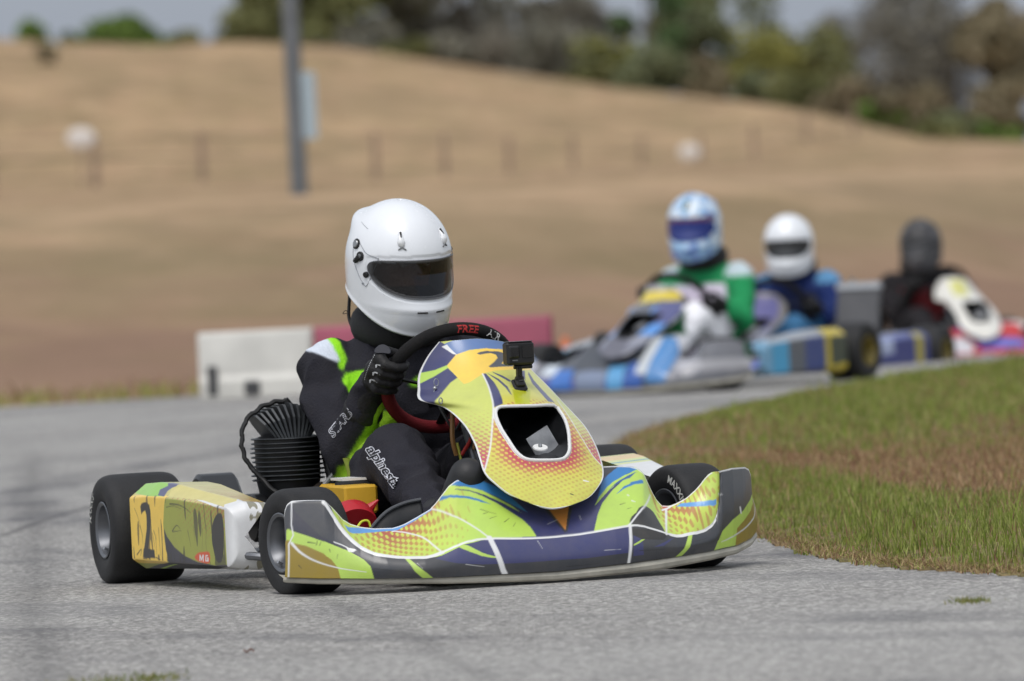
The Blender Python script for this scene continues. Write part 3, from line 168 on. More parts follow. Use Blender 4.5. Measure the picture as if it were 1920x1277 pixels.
ART_NOSE=[
('SIDE',[(0,-1.25),(0,-1.25),(0,-1.25),(0,-1.25),(0,-1.25),(0,-1.25),(0,-1.225),(0,-1.125),(0,-0.99),(0,-0.73),(0,-0.5),(0,-0.301),(0,-0.12),(0,-0.099),(0.154,-0.082),(0.499,-0.066),(0.788,-0.054),(1.1,-0.05),(1.424,-0.051),(1.743,-0.057),(2.052,-0.067),(2.349,-0.081),(2.693,-0.086),(3.045,-0.098),(3.442,-0.138),(3.852,-0.18),(4.226,-0.23),(4.637,-0.299),(5.122,-0.411),(5.566,-0.512),(5.973,-0.595),(6.294,-0.656),(6.594,-0.706),(6.895,-0.75),(7.22,-0.791),(7.571,-0.833),(7.947,-0.874),(8.343,-0.916),(8.781,-0.965),(9.423,-1.059),(9.213,-1.091),(9.03,-1.127),(8.872,-1.167),(8.725,-1.208),(8.584,-1.25),(8.446,-1.25),(8.223,-1.25),(7.992,-1.25),(7.749,-1.25),(7.499,-1.25),(7.255,-1.25),(7.028,-1.25),(6.828,-1.25),(6.647,-1.25),(6.473,-1.25),(6.298,-1.25),(6.111,-1.25),(5.9,-1.25),(5.686,-1.25),(5.456,-1.25),(5.177,-1.25),(4.054,-1.127),(3.55,-1.099),(3.124,-1.108),(2.732,-1.11),(2.369,-1.114),(2.028,-1.127),(1.717,-1.154),(1.427,-1.193),(1.134,-1.246),(0.82,-1.25),(0.502,-1.25),(0.064,-1.25),(0,-1.25),(0,-1.25),(0,-1.25),(0,-1.25)]),
('SIDE',[(1.783,1.18),(2.089,1.123),(2.389,1.06),(2.672,1.007),(2.939,0.968),(3.187,0.938),(3.42,0.91),(3.656,0.883),(3.913,0.858),(4.225,0.833),(4.596,0.818),(4.949,0.808),(5.248,0.798),(5.616,0.775),(5.965,0.764),(6.279,0.768),(6.583,0.778),(6.885,0.794),(7.176,0.814),(7.46,0.837),(7.752,0.864),(8.011,0.909),(8.3,0.957),(8.623,1.009),(8.323,1.078),(8.044,1.162),(7.79,1.25),(7.558,1.25),(7.293,1.25),(7.021,1.25),(6.735,1.25),(6.44,1.25),(6.139,1.25),(5.833,1.25),(5.524,1.25),(5.162,1.25),(4.1,1.25),(3.8,1.25),(3.5,1.25),(3.17,1.25),(3.088,1.25),(3.001,1.25),(2.89,1.25),(2.751,1.25),(2.583,1.25),(2.399,1.25),(2.231,1.25),(2.098,1.25),(1.989,1.25),(1.889,1.25)]),
('NAVY',[(0,-1.165),(0,-1.131),(0.281,-1.105),(0.582,-1.086),(0.852,-1.078),(1.138,-1.059),(1.407,-1.049),(1.671,-1.045),(1.946,-1.047),(2.276,-1.031),(2.622,-1.026),(2.991,-1.027),(3.389,-1.021),(3.826,-1.027),(4.606,-1.174),(4.799,-1.184),(4.91,-1.167),(4.986,-1.138),(5.046,-1.102),(4.367,-0.926),(3.762,-0.804),(3.203,-0.717),(2.952,-0.668),(2.717,-0.613),(2.447,-0.501),(2.104,-0.556),(1.757,-0.628),(1.592,-0.631),(1.3,-0.569),(0.995,-0.497),(0.758,-0.587),(0.527,-0.695),(0.262,-0.827),(0,-0.966)]),
('LIME',[(2.085,-1.038),(1.945,-0.972),(1.897,-0.892),(1.85,-0.808),(1.723,-0.719),(1.595,-0.622),(1.793,-0.619),(1.944,-0.686),(2.099,-0.748),(2.257,-0.808),(2.389,-0.867),(2.528,-0.922),(2.674,-0.976),(2.83,-1.026),(2.447,-1.028)]),
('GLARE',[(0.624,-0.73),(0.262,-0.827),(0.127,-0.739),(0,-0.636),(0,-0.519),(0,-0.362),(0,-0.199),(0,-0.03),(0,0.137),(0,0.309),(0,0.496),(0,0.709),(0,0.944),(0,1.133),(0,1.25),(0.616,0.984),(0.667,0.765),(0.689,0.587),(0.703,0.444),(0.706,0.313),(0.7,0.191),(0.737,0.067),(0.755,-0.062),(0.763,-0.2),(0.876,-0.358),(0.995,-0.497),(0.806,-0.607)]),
('WHITE',[(0.436,-0.852),(0.32,-0.754),(0.785,-0.56),(1.001,-0.475),(0.948,-0.551),(0.695,-0.688)]),
('NAVY',[(2.349,-0.081),(2.661,-0.081),(2.979,-0.087),(3.322,-0.117),(3.675,-0.15),(4.111,-0.207),(4.594,-0.282),(4.448,-0.183),(4.319,-0.091),(4.06,-0.058),(3.757,-0.03),(3.459,0.004),(3.178,0.02),(2.903,0.029),(2.617,0.009),(2.332,-0.02)]),
('NAVY',[(2.304,0.004),(2.51,0.068),(2.713,0.128),(2.951,0.151),(3.194,0.169),(3.76,0.12),(3.688,0.112),(3.262,0.126),(3.034,0.114),(2.811,0.097),(2.591,0.056),(2.371,0.011)]),
('NAVY',[(2.248,0.093),(2.367,0.154),(2.484,0.214),(2.651,0.257),(2.818,0.297),(2.886,0.259),(2.617,0.184),(2.466,0.143),(2.315,0.1)]),
('NAVY',[(2.165,0.809),(2.458,0.771),(2.742,0.736),(3.049,0.73),(3.34,0.72),(3.593,0.717),(3.859,0.716),(4.161,0.723),(4.12,0.605),(3.807,0.605),(3.521,0.614),(3.244,0.625),(2.961,0.632),(2.665,0.676),(2.362,0.725)]),
('NAVY',[(2.131,0.648),(2.113,0.73),(2.467,0.626),(2.802,0.54),(2.529,0.549)]),
('YGRN',[(3.369,0.203),(3.378,0.287),(3.382,0.376),(3.382,0.472),(3.848,0.356),(4.35,0.273),(4.353,0.206),(4.353,0.142),(4.349,0.08),(4.014,0.11),(3.688,0.152)]),
('PLATE',[(1.655,-0.638),(1.441,-0.595),(1.222,-0.549),(0.995,-0.497),(0.892,-0.358),(0.794,-0.201),(0.776,-0.064),(0.747,0.066),(0.7,0.191),(0.706,0.313),(0.703,0.444),(0.689,0.587),(0.705,0.751),(0.7,0.946),(0.882,1.054),(1.067,1.192),(1.361,1.189),(1.654,1.178),(1.947,1.151),(2.023,0.897),(2.058,0.735),(2.078,0.603),(2.089,0.49),(2.12,0.391),(2.145,0.301),(2.166,0.216),(2.183,0.136),(2.275,0.032),(2.349,-0.081),(2.497,-0.18),(2.646,-0.273),(2.8,-0.359),(2.878,-0.445),(2.447,-0.501),(2.185,-0.537),(1.919,-0.582)]),
('GREY2',[(1.029,-0.042),(1.112,0.02),(1.042,0.141),(0.997,0.244),(1.095,0.339),(1.318,0.331),(1.585,0.226),(1.906,0.08),(1.976,0.097),(1.951,0.202),(1.918,0.314),(1.897,0.418),(1.868,0.532),(1.715,0.57),(1.721,0.445),(1.72,0.331),(1.486,0.429),(1.128,0.533),(0.908,0.524),(0.86,0.435),(0.868,0.295),(0.865,0.165),(0.933,0.038)]),
('WHITE',[(2.349,-0.081),(2.526,-0.082),(2.779,-0.086),(3.045,-0.098),(3.308,-0.121),(3.583,-0.15),(3.852,-0.18),(4.085,-0.206),(4.319,-0.239),(4.637,-0.299),(5.069,-0.396),(5.531,-0.502),(5.973,-0.595),(6.394,-0.671),(6.808,-0.735),(7.22,-0.791),(7.614,-0.835),(8,-0.878),(8.343,-0.916),(8.639,-0.948),(8.901,-0.981),(9.113,-1.012)],0.0039,0.0039),
('WHITE',[(3.913,0.858),(4.255,0.833),(4.821,0.814),(5.248,0.798),(5.513,0.783),(5.726,0.771),(5.965,0.764),(6.261,0.767),(6.576,0.778),(6.885,0.794),(7.186,0.812),(7.476,0.835),(7.752,0.864),(8.041,0.906),(8.338,0.954),(8.564,0.991)],0.0031,0.0031),
('WHITE',[(4.798,-0.292),(4.679,-0.252),(4.588,-0.206),(4.538,-0.166),(4.512,-0.08),(4.52,0.105),(4.517,0.203),(4.506,0.307),(4.431,0.493),(4.404,0.653),(4.598,0.697),(4.893,0.685),(5.186,0.682),(5.5,0.663),(5.837,0.631),(6.172,0.601),(6.482,0.572),(6.773,0.545),(7.051,0.521),(7.292,0.494),(7.475,0.457),(7.609,0.412),(7.687,0.371),(7.718,0.311),(7.704,0.201),(7.671,0.085),(7.642,-0.009),(7.624,-0.13),(7.586,-0.209),(7.509,-0.269),(7.375,-0.325),(7.191,-0.372),(6.954,-0.405),(6.692,-0.431),(6.422,-0.457),(6.138,-0.47),(5.827,-0.46),(5.524,-0.433),(5.281,-0.398),(5.081,-0.362),(4.925,-0.329),(4.798,-0.292)],0.0116,0.0116),
('WHITE',[(9.316,0.642),(9.505,0.719)],0.0052,0.0039),
('BLACK',[(7.471,0.725),(7.54,0.747)],0.0039,0.0026),
('BLACK',[(10.27,0.438),(10.42,0.5)],0.0039,0.0026),
('BLACK',[(11.73,-1.25),(11.67,-1.25)],0.0026,0.0013),
]
ART_POD=[
('PLATE',[(0,3.147),(0.004,3.16),(0.066,3.148),(0.128,3.136),(0.189,3.132),(0.239,3.18),(0.287,3.239),(0.399,3.123),(0.372,2.904),(0.365,2.806),(0.358,2.707),(0.351,2.609),(0.352,2.526),(0.353,2.443),(0.353,2.36),(0.36,2.283),(0.366,2.205),(0.373,2.128),(0.379,2.05),(0.344,1.71),(0.285,1.679),(0.226,1.652),(0.168,1.627),(0.11,1.605),(0.051,1.585),(0.005,1.637),(0,1.684),(0,1.728),(0,2.042),(0,2.125),(0,2.208),(0,2.291),(0,2.374),(0,2.457),(0,2.539),(0,2.622),(0,2.705),(0,2.787),(0,2.87),(0,2.952)]),
('GREEN',[(0,3.446),(0,3.755),(0,4.067),(0,4.033),(0.02,4),(0.07,4),(0.13,4),(0.15,4.1),(0.215,4.104),(0.332,3.994),(0.329,3.73),(0.325,3.467),(0.359,3.09),(0.305,3.066),(0.251,3.042),(0.195,3.025),(0.117,3.143),(0.039,3.261),(0,3.362)]),
('NAVY',[(0.286,3.119),(0.236,3.52),(0.267,3.821),(0.202,4.183),(0.34,4.081),(0.349,3.867),(0.327,3.709),(0.325,3.467),(0.359,3.09)]),
('TAN',[(0.327,3.709),(0.349,3.867),(0.34,4.081),(0.408,4.061),(0.47,4.052),(0.532,4.041),(0.58,4.053),(0.628,4.066),(0.675,4.08),(0.722,4.096),(0.769,4.114),(0.816,4.135),(0.862,4.159),(0.908,4.187),(0.953,4.2),(0.986,3.848),(0.986,3.59),(0.986,3.333),(0.986,3.076),(0.924,3.118),(0.863,3.156),(0.802,3.19),(0.742,3.221),(0.682,3.249),(0.637,3.216),(0.592,3.185),(0.547,3.156),(0.501,3.128),(0.45,3.125),(0.399,3.123)]),
('BLACK',[(0.113,2.851),(0.133,2.904),(0.179,2.912),(0.206,2.873),(0.22,2.783),(0.22,2.704),(0.221,2.625),(0.211,2.525),(0.202,2.424),(0.193,2.34),(0.185,2.257),(0.176,2.181),(0.242,2.171),(0.246,2.039),(0.191,2.032),(0.137,2.026),(0.115,2.057),(0.126,2.143),(0.138,2.229),(0.149,2.316),(0.159,2.403),(0.17,2.49),(0.173,2.59),(0.177,2.691),(0.163,2.784),(0.139,2.76),(0.12,2.719)]),
('DNAVY',[(0.354,2.526),(0.383,2.397),(0.42,2.319),(0.457,2.24),(0.508,2.18),(0.559,2.12),(0.605,2.093),(0.65,2.065),(0.695,2.037),(0.752,2.025),(0.809,2.012),(0.862,1.975),(0.918,2.013),(0.97,2.027),(1.022,2.041),(1.05,2.054),(0.81,1),(0.81,1),(0.76,1),(0.71,1),(0.66,1),(0.61,1),(0.55,1),(0.5,1),(0.45,1),(0.4,1),(0.34,1),(0.29,1),(0.24,1),(0.18,1),(0.13,1),(0.08,1),(0.02,1),(0.02,1),(0.225,1.557),(0.302,1.713),(0.383,1.897),(0.381,2.089),(0.364,2.187),(0.362,2.272),(0.359,2.357),(0.356,2.442)]),
('LIME',[(0.396,1.675),(0.447,1.72),(0.2,1),(0.15,1)]),
('ORN2',[(0.664,2.11),(0.676,2.148),(0.7,2.184),(0.729,2.202),(0.762,2.211),(0.796,2.224),(0.822,2.212),(0.827,2.125),(0.817,2.036),(0.79,2.02),(0.756,2.028),(0.724,2.037),(0.696,2.054),(0.674,2.079)]),
('WHITE',[(0.713,2.057),(0.716,2.16),(0.727,2.162),(0.736,2.103),(0.749,2.165),(0.76,2.167),(0.757,2.054),(0.748,2.053),(0.751,2.122),(0.738,2.069),(0.73,2.068),(0.723,2.118),(0.721,2.058)]),
('WHITE',[(0.777,2.161),(0.804,2.165),(0.804,2.148),(0.785,2.145),(0.783,2.084),(0.796,2.086),(0.797,2.112),(0.789,2.111),(0.789,2.124),(0.809,2.127),(0.807,2.061),(0.773,2.056)]),
('WHITE',[(0.67,3.224),(0.725,3.284),(0.792,3.228),(0.859,3.166),(0.927,3.097),(0.997,3.018),(0.999,2.958),(0.942,2.973),(0.885,2.988),(0.82,3.041),(0.744,3.138)]),
('BLACK',[(0.937,2.887),(0.954,2.893),(0.969,2.869),(0.976,2.799),(0.98,2.702),(0.981,2.593),(0.978,2.47),(0.973,2.329),(0.964,2.2),(0.95,2.112),(0.933,2.061),(0.911,2.051),(0.89,2.082),(0.874,2.167),(0.863,2.271),(0.855,2.355),(0.852,2.444),(0.855,2.561),(0.865,2.675),(0.882,2.761),(0.902,2.825),(0.92,2.867)]),
('WHITE',[(0.947,3.294),(0.955,3.592),(0.963,3.894),(0.907,4.2),(1.03,4.033),(1.05,4.033),(1.01,4.133),(1.01,4.133),(1.01,4.133),(1.01,4.133),(1.05,2.709),(1.05,2.627),(1.05,2.544),(1.05,2.461),(1.05,2.378),(1.05,1.4),(1.05,1.4),(1.05,1.4),(1.05,1.4),(0.93,1),(0.93,1),(0.93,1),(0.88,1),(0.83,1),(0.78,1),(0.77,1),(1.024,2.03),(1.019,2.118),(1.014,2.207),(1.008,2.296),(1.003,2.385),(1.001,2.475),(1,2.564),(0.999,2.653),(0.997,2.742),(0.999,2.844),(1,2.946)]),
('BLACK',[(0.049,2.827),(0.057,2.794),(0.068,2.746),(0.079,2.696),(0.087,2.65),(0.095,2.603),(0.103,2.55),(0.111,2.481),(0.119,2.407),(0.125,2.355)],0.0021,0.0008),
('BLACK',[(0.097,2.55),(0.102,2.518),(0.11,2.473),(0.116,2.422),(0.119,2.363),(0.12,2.298),(0.121,2.253)],0.0023,0.0009),
('BLACK',[(0.244,2.471),(0.249,2.444),(0.257,2.403),(0.262,2.348),(0.264,2.265),(0.265,2.169),(0.265,2.099)],0.0028,0.0011),
('BLACK',[(0.297,2.519),(0.298,2.466),(0.299,2.39),(0.301,2.312),(0.302,2.23),(0.303,2.146),(0.304,2.088)],0.0026,0.0010),
('BLACK',[(0.332,2.565),(0.332,2.513),(0.331,2.437),(0.331,2.357),(0.331,2.268),(0.332,2.174),(0.333,2.108)],0.0019,0.0008),
('BLACK',[(0.231,2.427),(0.241,2.304),(0.251,2.181)],0.0021,0.0008),
('BLACK',[(0.429,2.911),(0.449,2.914),(0.479,2.916),(0.508,2.915),(0.534,2.909),(0.56,2.898),(0.585,2.883),(0.608,2.863),(0.629,2.839),(0.644,2.822)],0.0036,0.0014),
('BLACK',[(0.393,2.857),(0.414,2.866),(0.444,2.879),(0.473,2.884),(0.502,2.875),(0.53,2.861),(0.55,2.85)],0.0019,0.0008),
('BLACK',[(0.443,2.488),(0.455,2.519),(0.474,2.561),(0.491,2.586),(0.506,2.578),(0.519,2.554),(0.528,2.535)],0.0034,0.0013),
('BLACK',[(0.448,2.481),(0.539,2.512)],0.0023,0.0009),
('BLACK',[(0.606,2.525),(0.619,2.4),(0.631,2.275)],0.0023,0.0009),
('BLACK',[(0.665,2.622),(0.672,2.495),(0.679,2.368)],0.0015,0.0006),
('BLACK',[(0.809,2.654),(0.802,2.57),(0.792,2.452),(0.788,2.345),(0.794,2.259),(0.806,2.184),(0.814,2.132)],0.0015,0.0006),
('BLACK',[(0.763,2.6),(0.755,2.426),(0.747,2.251)],0.0013,0.0005),
('BLACK',[(0.052,2.076),(0.067,2.107),(0.087,2.148),(0.101,2.167),(0.102,2.143),(0.096,2.097),(0.092,2.063)],0.0039,0.0015),
('BLACK',[(0.252,2.056),(0.302,2.021)],0.0032,0.0013),
('BLACK',[(0.92,2.192),(0.978,2.113)],0.0026,0.0010),
]
# ---------- helpers ----------
def lin(c, k=1.0):
    c = np.array(c[:3], float)/255.; v = np.where(c <= .04045, c/12.92, ((c+.055)/1.055)**2.4)*k
    return (float(v[0]), float(v[1]), float(v[2]), 1.)
MATS = {}
def mat(name, col, rough=.5, metal=0., var=0., vscale=8., bump=0., bscale=60., coat=0., spec=.5, alpha=1., trans=0.):
    if name in MATS: return MATS[name]
    m = bpy.data.materials.new(name); m.use_nodes = True; n = m.node_tree; b = n.nodes['Principled BSDF']
    c = lin(col)
    b.inputs['Base Color'].default_value = c; b.inputs['Roughness'].default_value = rough; b.inputs['Metallic'].default_value = metal
    b.inputs['Specular IOR Level'].default_value = spec; b.inputs['Coat Weight'].default_value = coat; b.inputs['Coat Roughness'].default_value = .15
    b.inputs['Alpha'].default_value = alpha; b.inputs['Transmission Weight'].default_value = trans
    tc = n.nodes.new('ShaderNodeTexCoord')
    if var > 0:
        nz = n.nodes.new('ShaderNodeTexNoise'); nz.inputs['Scale'].default_value = vscale; nz.inputs['Detail'].default_value = 6
        n.links.new(tc.outputs['Object'], nz.inputs['Vector'])
        r = n.nodes.new('ShaderNodeMapRange'); r.inputs['From Min'].default_value = .3; r.inputs['From Max'].default_value = .7
        r.inputs['To Min'].default_value = 1-var; r.inputs['To Max'].default_value = 1+var
        n.links.new(nz.outputs['Fac'], r.inputs['Value'])
        mx = n.nodes.new('ShaderNodeVectorMath'); mx.operation = 'SCALE'; mx.inputs[0].default_value = c[:3]
        n.links.new(r.outputs[0], mx.inputs['Scale']); n.links.new(mx.outputs[0], b.inputs['Base Color'])
        rr = n.nodes.new('ShaderNodeMapRange'); rr.inputs['To Min'].default_value = max(0, rough-.12); rr.inputs['To Max'].default_value = min(1, rough+.12)
        n.links.new(nz.outputs['Fac'], rr.inputs['Value']); n.links.new(rr.outputs[0], b.inputs['Roughness'])
    if bump > 0:
        nb = n.nodes.new('ShaderNodeTexNoise'); nb.inputs['Scale'].default_value = bscale; nb.inputs['Detail'].default_value = 5
        n.links.new(tc.outputs['Object'], nb.inputs['Vector'])
        bp = n.nodes.new('ShaderNodeBump'); bp.inputs['Strength'].default_value = bump; bp.inputs['Distance'].default_value = .01
        n.links.new(nb.outputs['Fac'], bp.inputs['Height']); n.links.new(bp.outputs[0], b.inputs['Normal'])
    MATS[name] = m; return m
def paint_mat(name, rough=.3, coat=.3, dirt=.15, bump=.0, bscale=40., spec=.5):
    """reads the mesh's own livery colours; adds wear and dust."""
    if name in MATS: return MATS[name]
    m = mat(name, (200, 200, 200), rough, coat=coat, spec=spec); n = m.node_tree; b = n.nodes['Principled BSDF']
    at = n.nodes.new('ShaderNodeAttribute'); at.attribute_name = 'Col'
    tc = n.nodes.new('ShaderNodeTexCoord')
    nz = n.nodes.new('ShaderNodeTexNoise'); nz.inputs['Scale'].default_value = 14; nz.inputs['Detail'].default_value = 9; nz.inputs['Roughness'].default_value = .7
    n.links.new(tc.outputs['Object'], nz.inputs['Vector'])
    r = n.nodes.new('ShaderNodeMapRange'); r.inputs['From Min'].default_value = .35; r.inputs['From Max'].default_value = .75; r.inputs['To Min'].default_value = 0; r.inputs['To Max'].default_value = dirt
    n.links.new(nz.outputs['Fac'], r.inputs['Value'])
    mx = n.nodes.new('ShaderNodeMix'); mx.data_type = 'RGBA'; mx.inputs['B'].default_value = lin((120, 112, 98))
    n.links.new(r.outputs[0], mx.inputs['Factor']); n.links.new(at.outputs['Color'], mx.inputs['A']); n.links.new(mx.outputs['Result'], b.inputs['Base Color'])
    rr = n.nodes.new('ShaderNodeMapRange'); rr.inputs['To Min'].default_value = max(0, rough-.1); rr.inputs['To Max'].default_value = min(1, rough+.25)
    n.links.new(nz.outputs['Fac'], rr.inputs['Value']); n.links.new(rr.outputs[0], b.inputs['Roughness'])
    if bump > 0:
        nb = n.nodes.new('ShaderNodeTexNoise'); nb.inputs['Scale'].default_value = bscale; nb.inputs['Detail'].default_value = 4
        n.links.new(tc.outputs['Object'], nb.inputs['Vector'])
        bp = n.nodes.new('ShaderNodeBump'); bp.inputs['Strength'].default_value = bump; bp.inputs['Distance'].default_value = .01
        n.links.new(nb.outputs['Fac'], bp.inputs['Height']); n.links.new(bp.outputs[0], b.inputs['Normal'])
    return m
OFF = {}
def tag(o, label=None, cat=None, group=None, kind=None):
    if label: o['label'] = label
    if cat: o['category'] = cat
    if group: o['group'] = group
    if kind: o['kind'] = kind
    return o
def thing(name, label, cat, loc=(0, 0, 0), rz=0., group=None, off=(0, 0, 0)):
    """Empty at the thing's base; its parts are given in the outer frame and shifted by off."""
    o = bpy.data.objects.new(name, None); o.empty_display_size = .2; COL.objects.link(o)
    M = Matrix.Translation(Vector(loc)) @ Matrix.Rotation(rz, 4, 'Z')
    o.matrix_world = M @ Matrix.Translation(Vector(off)); OFF[o.name] = np.array(off, float)
    return tag(o, label, cat, group)
class MB:
    """collects vertices and faces for one mesh"""
    def __init__(s): s.v = []; s.f = []; s.n = 0
    def add(s, v, f):
        v = np.asarray(v, float).reshape(-1, 3); s.v.append(v); s.f += [tuple(int(i)+s.n for i in q) for q in f]; s.n += len(v); return s
    def box(s, c, d, R=None, bev=0.):
        c = np.array(c, float); d = np.array(d, float)/2
        if bev <= 0:
            v = np.array([(x, y, z) for x in (-1, 1) for y in (-1, 1) for z in (-1, 1)])*d
            f = [(0, 1, 3, 2), (4, 6, 7, 5), (0, 4, 5, 1), (2, 3, 7, 6), (0, 2, 6, 4), (1, 5, 7, 3)]
        else:
            b = min(bev, d.min()*.95); v = []
            for sx in (-1, 1):
                for sy in (-1, 1):
                    for sz in (-1, 1):
                        sg = np.array((sx, sy, sz))
                        for a in range(3):
                            e = d-b; e = e.copy(); e[a] = d[a]; v.append(sg*e)
            v = np.array(v)
            bm = bmesh.new()
            for q in v: bm.verts.new(q)
            r = bmesh.ops.convex_hull(bm, input=bm.verts); bm.verts.index_update()
            v = np.array([q.co[:] for q in bm.verts]); f = [tuple(x.index for x in q.verts) for q in bm.faces]; bm.free()
        if R is not None: v = v @ np.array(R).T
        return s.add(v+c, f)
    def tube(s, pts, r, n=10, caps=True, flat=1.):
        P = np.array(pts, float); m = len(P); r = np.broadcast_to(np.asarray(r, float), (m,))
        T = np.gradient(P, axis=0); T /= np.linalg.norm(T, axis=1)[:, None]+1e-12
        up = np.array([0, 0, 1.]) if abs(T[0, 2]) < .9 else np.array([1., 0, 0])
        V = []; N0 = np.cross(T[0], up); N0 /= np.linalg.norm(N0)
        for i in range(m):
            N0 = N0-T[i]*(N0@T[i]); N0 /= np.linalg.norm(N0)+1e-12; B = np.cross(T[i], N0)
            a = np.arange(n)/n*2*np.pi
            V.append(P[i]+r[i]*(np.cos(a)[:, None]*N0+flat*np.sin(a)[:, None]*B))
        V = np.concatenate(V); F = []
        for i in range(m-1):
            for j in range(n): F.append((i*n+j, i*n+(j+1) % n, (i+1)*n+(j+1) % n, (i+1)*n+j))
        if caps: F.append(tuple(range(n-1, -1, -1))); F.append(tuple((m-1)*n+j for j in range(n)))
        return s.add(V, F)
    def cap(s, p, q, r0, r1, n=20):
        """tapered capsule"""
        p = np.array(p, float); q = np.array(q, float); d = q-p; L = np.linalg.norm(d); d = d/(L+1e-9)
        ts = [-np.cos(a) for a in np.linspace(0, np.pi/2, 6)]; pts = []; rr = []
        for a in np.linspace(.02, np.pi/2, 6): pts.append(p-d*r0*np.cos(a)); rr.append(r0*np.sin(a))
        for k in (.25, .5, .75): pts.append(p+(q-p)*k); rr.append(r0+(r1-r0)*k)
        for a in np.linspace(np.pi/2, .02, 6): pts.append(q+d*r1*np.cos(np.pi-a)*-1); rr.append(r1*np.sin(a))
        return s.tube(pts, rr, n)
    def chain(s, P, R, n=20):
        for i in range(len(P)-1): s.cap(P[i], P[i+1], R[i], R[i+1], n)
        return s
    def loft(s, rings, close=True, caps=True):
        m = len(rings); n = len(rings[0]); V = np.concatenate([np.asarray(r, float) for r in rings]); F = []
        for i in range(m-1):
            for j in range(n if close else n-1): F.append((i*n+j, i*n+(j+1) % n, (i+1)*n+(j+1) % n, (i+1)*n+j))
        if caps: F.append(tuple(range(n-1, -1, -1))); F.append(tuple((m-1)*n+j for j in range(n)))
        return s.add(V, F)
    def lathe(s, prof, c=(0, 0, 0), axis='z', n=48, closed=False):
        """profile of (radius, height) about an axis"""
        a = np.arange(n)/n*2*np.pi; R = []
        for r, h in prof:
            x, y = r*np.cos(a), r*np.sin(a); z = np.full(n, h)
            R.append(np.stack({'z': (x, y, z), 'y': (x, z, y), 'x': (z, x, y)}[axis], 1)+np.array(c))
        if closed: R.append(R[0])
        return s.loft(R, True, not closed)
    def ell(s, c, r, R=None, n=20, m=12):
        a = np.arange(n)/n*2*np.pi; V = []
        for t in np.linspace(.03, np.pi-.03, m):
            V.append(np.stack([np.sin(t)*np.cos(a), np.sin(t)*np.sin(a), np.full(n, np.cos(t))], 1)*np.array(r))
        if R is not None: V = [v @ np.array(R).T for v in V]
        return s.loft([v+np.array(c) for v in V])
    def grid(s, P, flip=False):
        a, b = P.shape[:2]; F = []
        for i in range(a-1):
            for j in range(b-1):
                q = (i*b+j, i*b+j+1, (i+1)*b+j+1, (i+1)*b+j); F.append(q[::-1] if flip else q)
        return s.add(P.reshape(-1, 3), F)
    def build(s, name, m, parent=None, smooth=True, angle=35, col=None, fixn=True):
        me = bpy.data.meshes.new(name); V = np.concatenate(s.v)
        if parent is not None:
            V = V-OFF.get(parent.name, np.zeros(3))
        me.from_pydata(V.tolist(), [], s.f); 
        if fixn:
            bm = bmesh.new(); bm.from_mesh(me); bmesh.ops.recalc_face_normals(bm, faces=bm.faces); bm.to_mesh(me); bm.free()
        if col is not None:
            at = me.color_attributes.new('Col', 'FLOAT_COLOR', 'POINT'); c = np.ones((len(me.vertices), 4), np.float32); c[:, :3] = col
            at.data.foreach_set('color', c.ravel())
        if smooth:
            me.shade_smooth()
            if angle < 180: me.set_sharp_from_angle(angle=math.radians(angle))
        me.materials.append(m)
        o = bpy.data.objects.new(name, me); COL.objects.link(o)
        if parent is not None: o.parent = parent; OFF[o.name] = OFF.get(parent.name, np.zeros(3))
        return o
def remesh(mb, voxel, it=6, fac=.5):
    """fuses overlapping closed pieces into one continuous skin; returns vertices, faces, normals"""
    me = bpy.data.meshes.new('tmp'); me.from_pydata(np.concatenate(mb.v).tolist(), [], mb.f)
    bm = bmesh.new(); bm.from_mesh(me); bmesh.ops.recalc_face_normals(bm, faces=bm.faces); bm.to_mesh(me); bm.free()
    o = bpy.data.objects.new('tmp', me); COL.objects.link(o)
    r = o.modifiers.new('r', 'REMESH'); r.mode = 'VOXEL'; r.voxel_size = voxel; r.adaptivity = 0
    s_ = o.modifiers.new('s', 'SMOOTH'); s_.iterations = it; s_.factor = fac
    dg = bpy.context.evaluated_depsgraph_get(); e = o.evaluated_get(dg); m2 = e.to_mesh()
    V = np.empty(len(m2.vertices)*3); m2.vertices.foreach_get('co', V); V = V.reshape(-1, 3)
    N = np.empty(len(m2.vertices)*3); m2.vertices.foreach_get('normal', N); N = N.reshape(-1, 3)
    F = [tuple(p.vertices) for p in m2.polygons]
    e.to_mesh_clear(); bpy.data.objects.remove(o); bpy.data.meshes.remove(me)
    return V, F, N
def inpoly(P, poly):
    P = np.asarray(P); q = np.asarray(poly, float); x, y = P[:, 0], P[:, 1]; r = np.zeros(len(P), bool)
    lo, hi = q.min(0), q.max(0); k = np.nonzero((x >= lo[0]) & (x <= hi[0]) & (y >= lo[1]) & (y <= hi[1]))[0]
    if len(k) == 0: return r
    X, Y = x[k], y[k]; ins = np.zeros(len(k), bool); a = q; b = np.roll(q, -1, 0)
    for (x0, y0), (x1, y1) in zip(a, b):
        if y0 == y1: continue
        c = (y0 > Y) != (y1 > Y); ins ^= c & (X < (x1-x0)*(Y-y0)/(y1-y0)+x0)
    r[k] = ins; return r
def halftone(a, b, g, pitch):
    return (np.cos(2*np.pi*a/pitch)+np.cos(2*np.pi*b/pitch))/4+.5 > 1-g
def curve_pts(P, n=60):
    P = np.array(P, float); return crom(P, np.linspace(0, len(P)-1.0001, n))
def ridge(P, amp, sc, seed=0):
    return np.array([noise.noise(Vector(p)*sc+Vector((seed, seed, 0))) for p in P])*amp
FONTC = {}
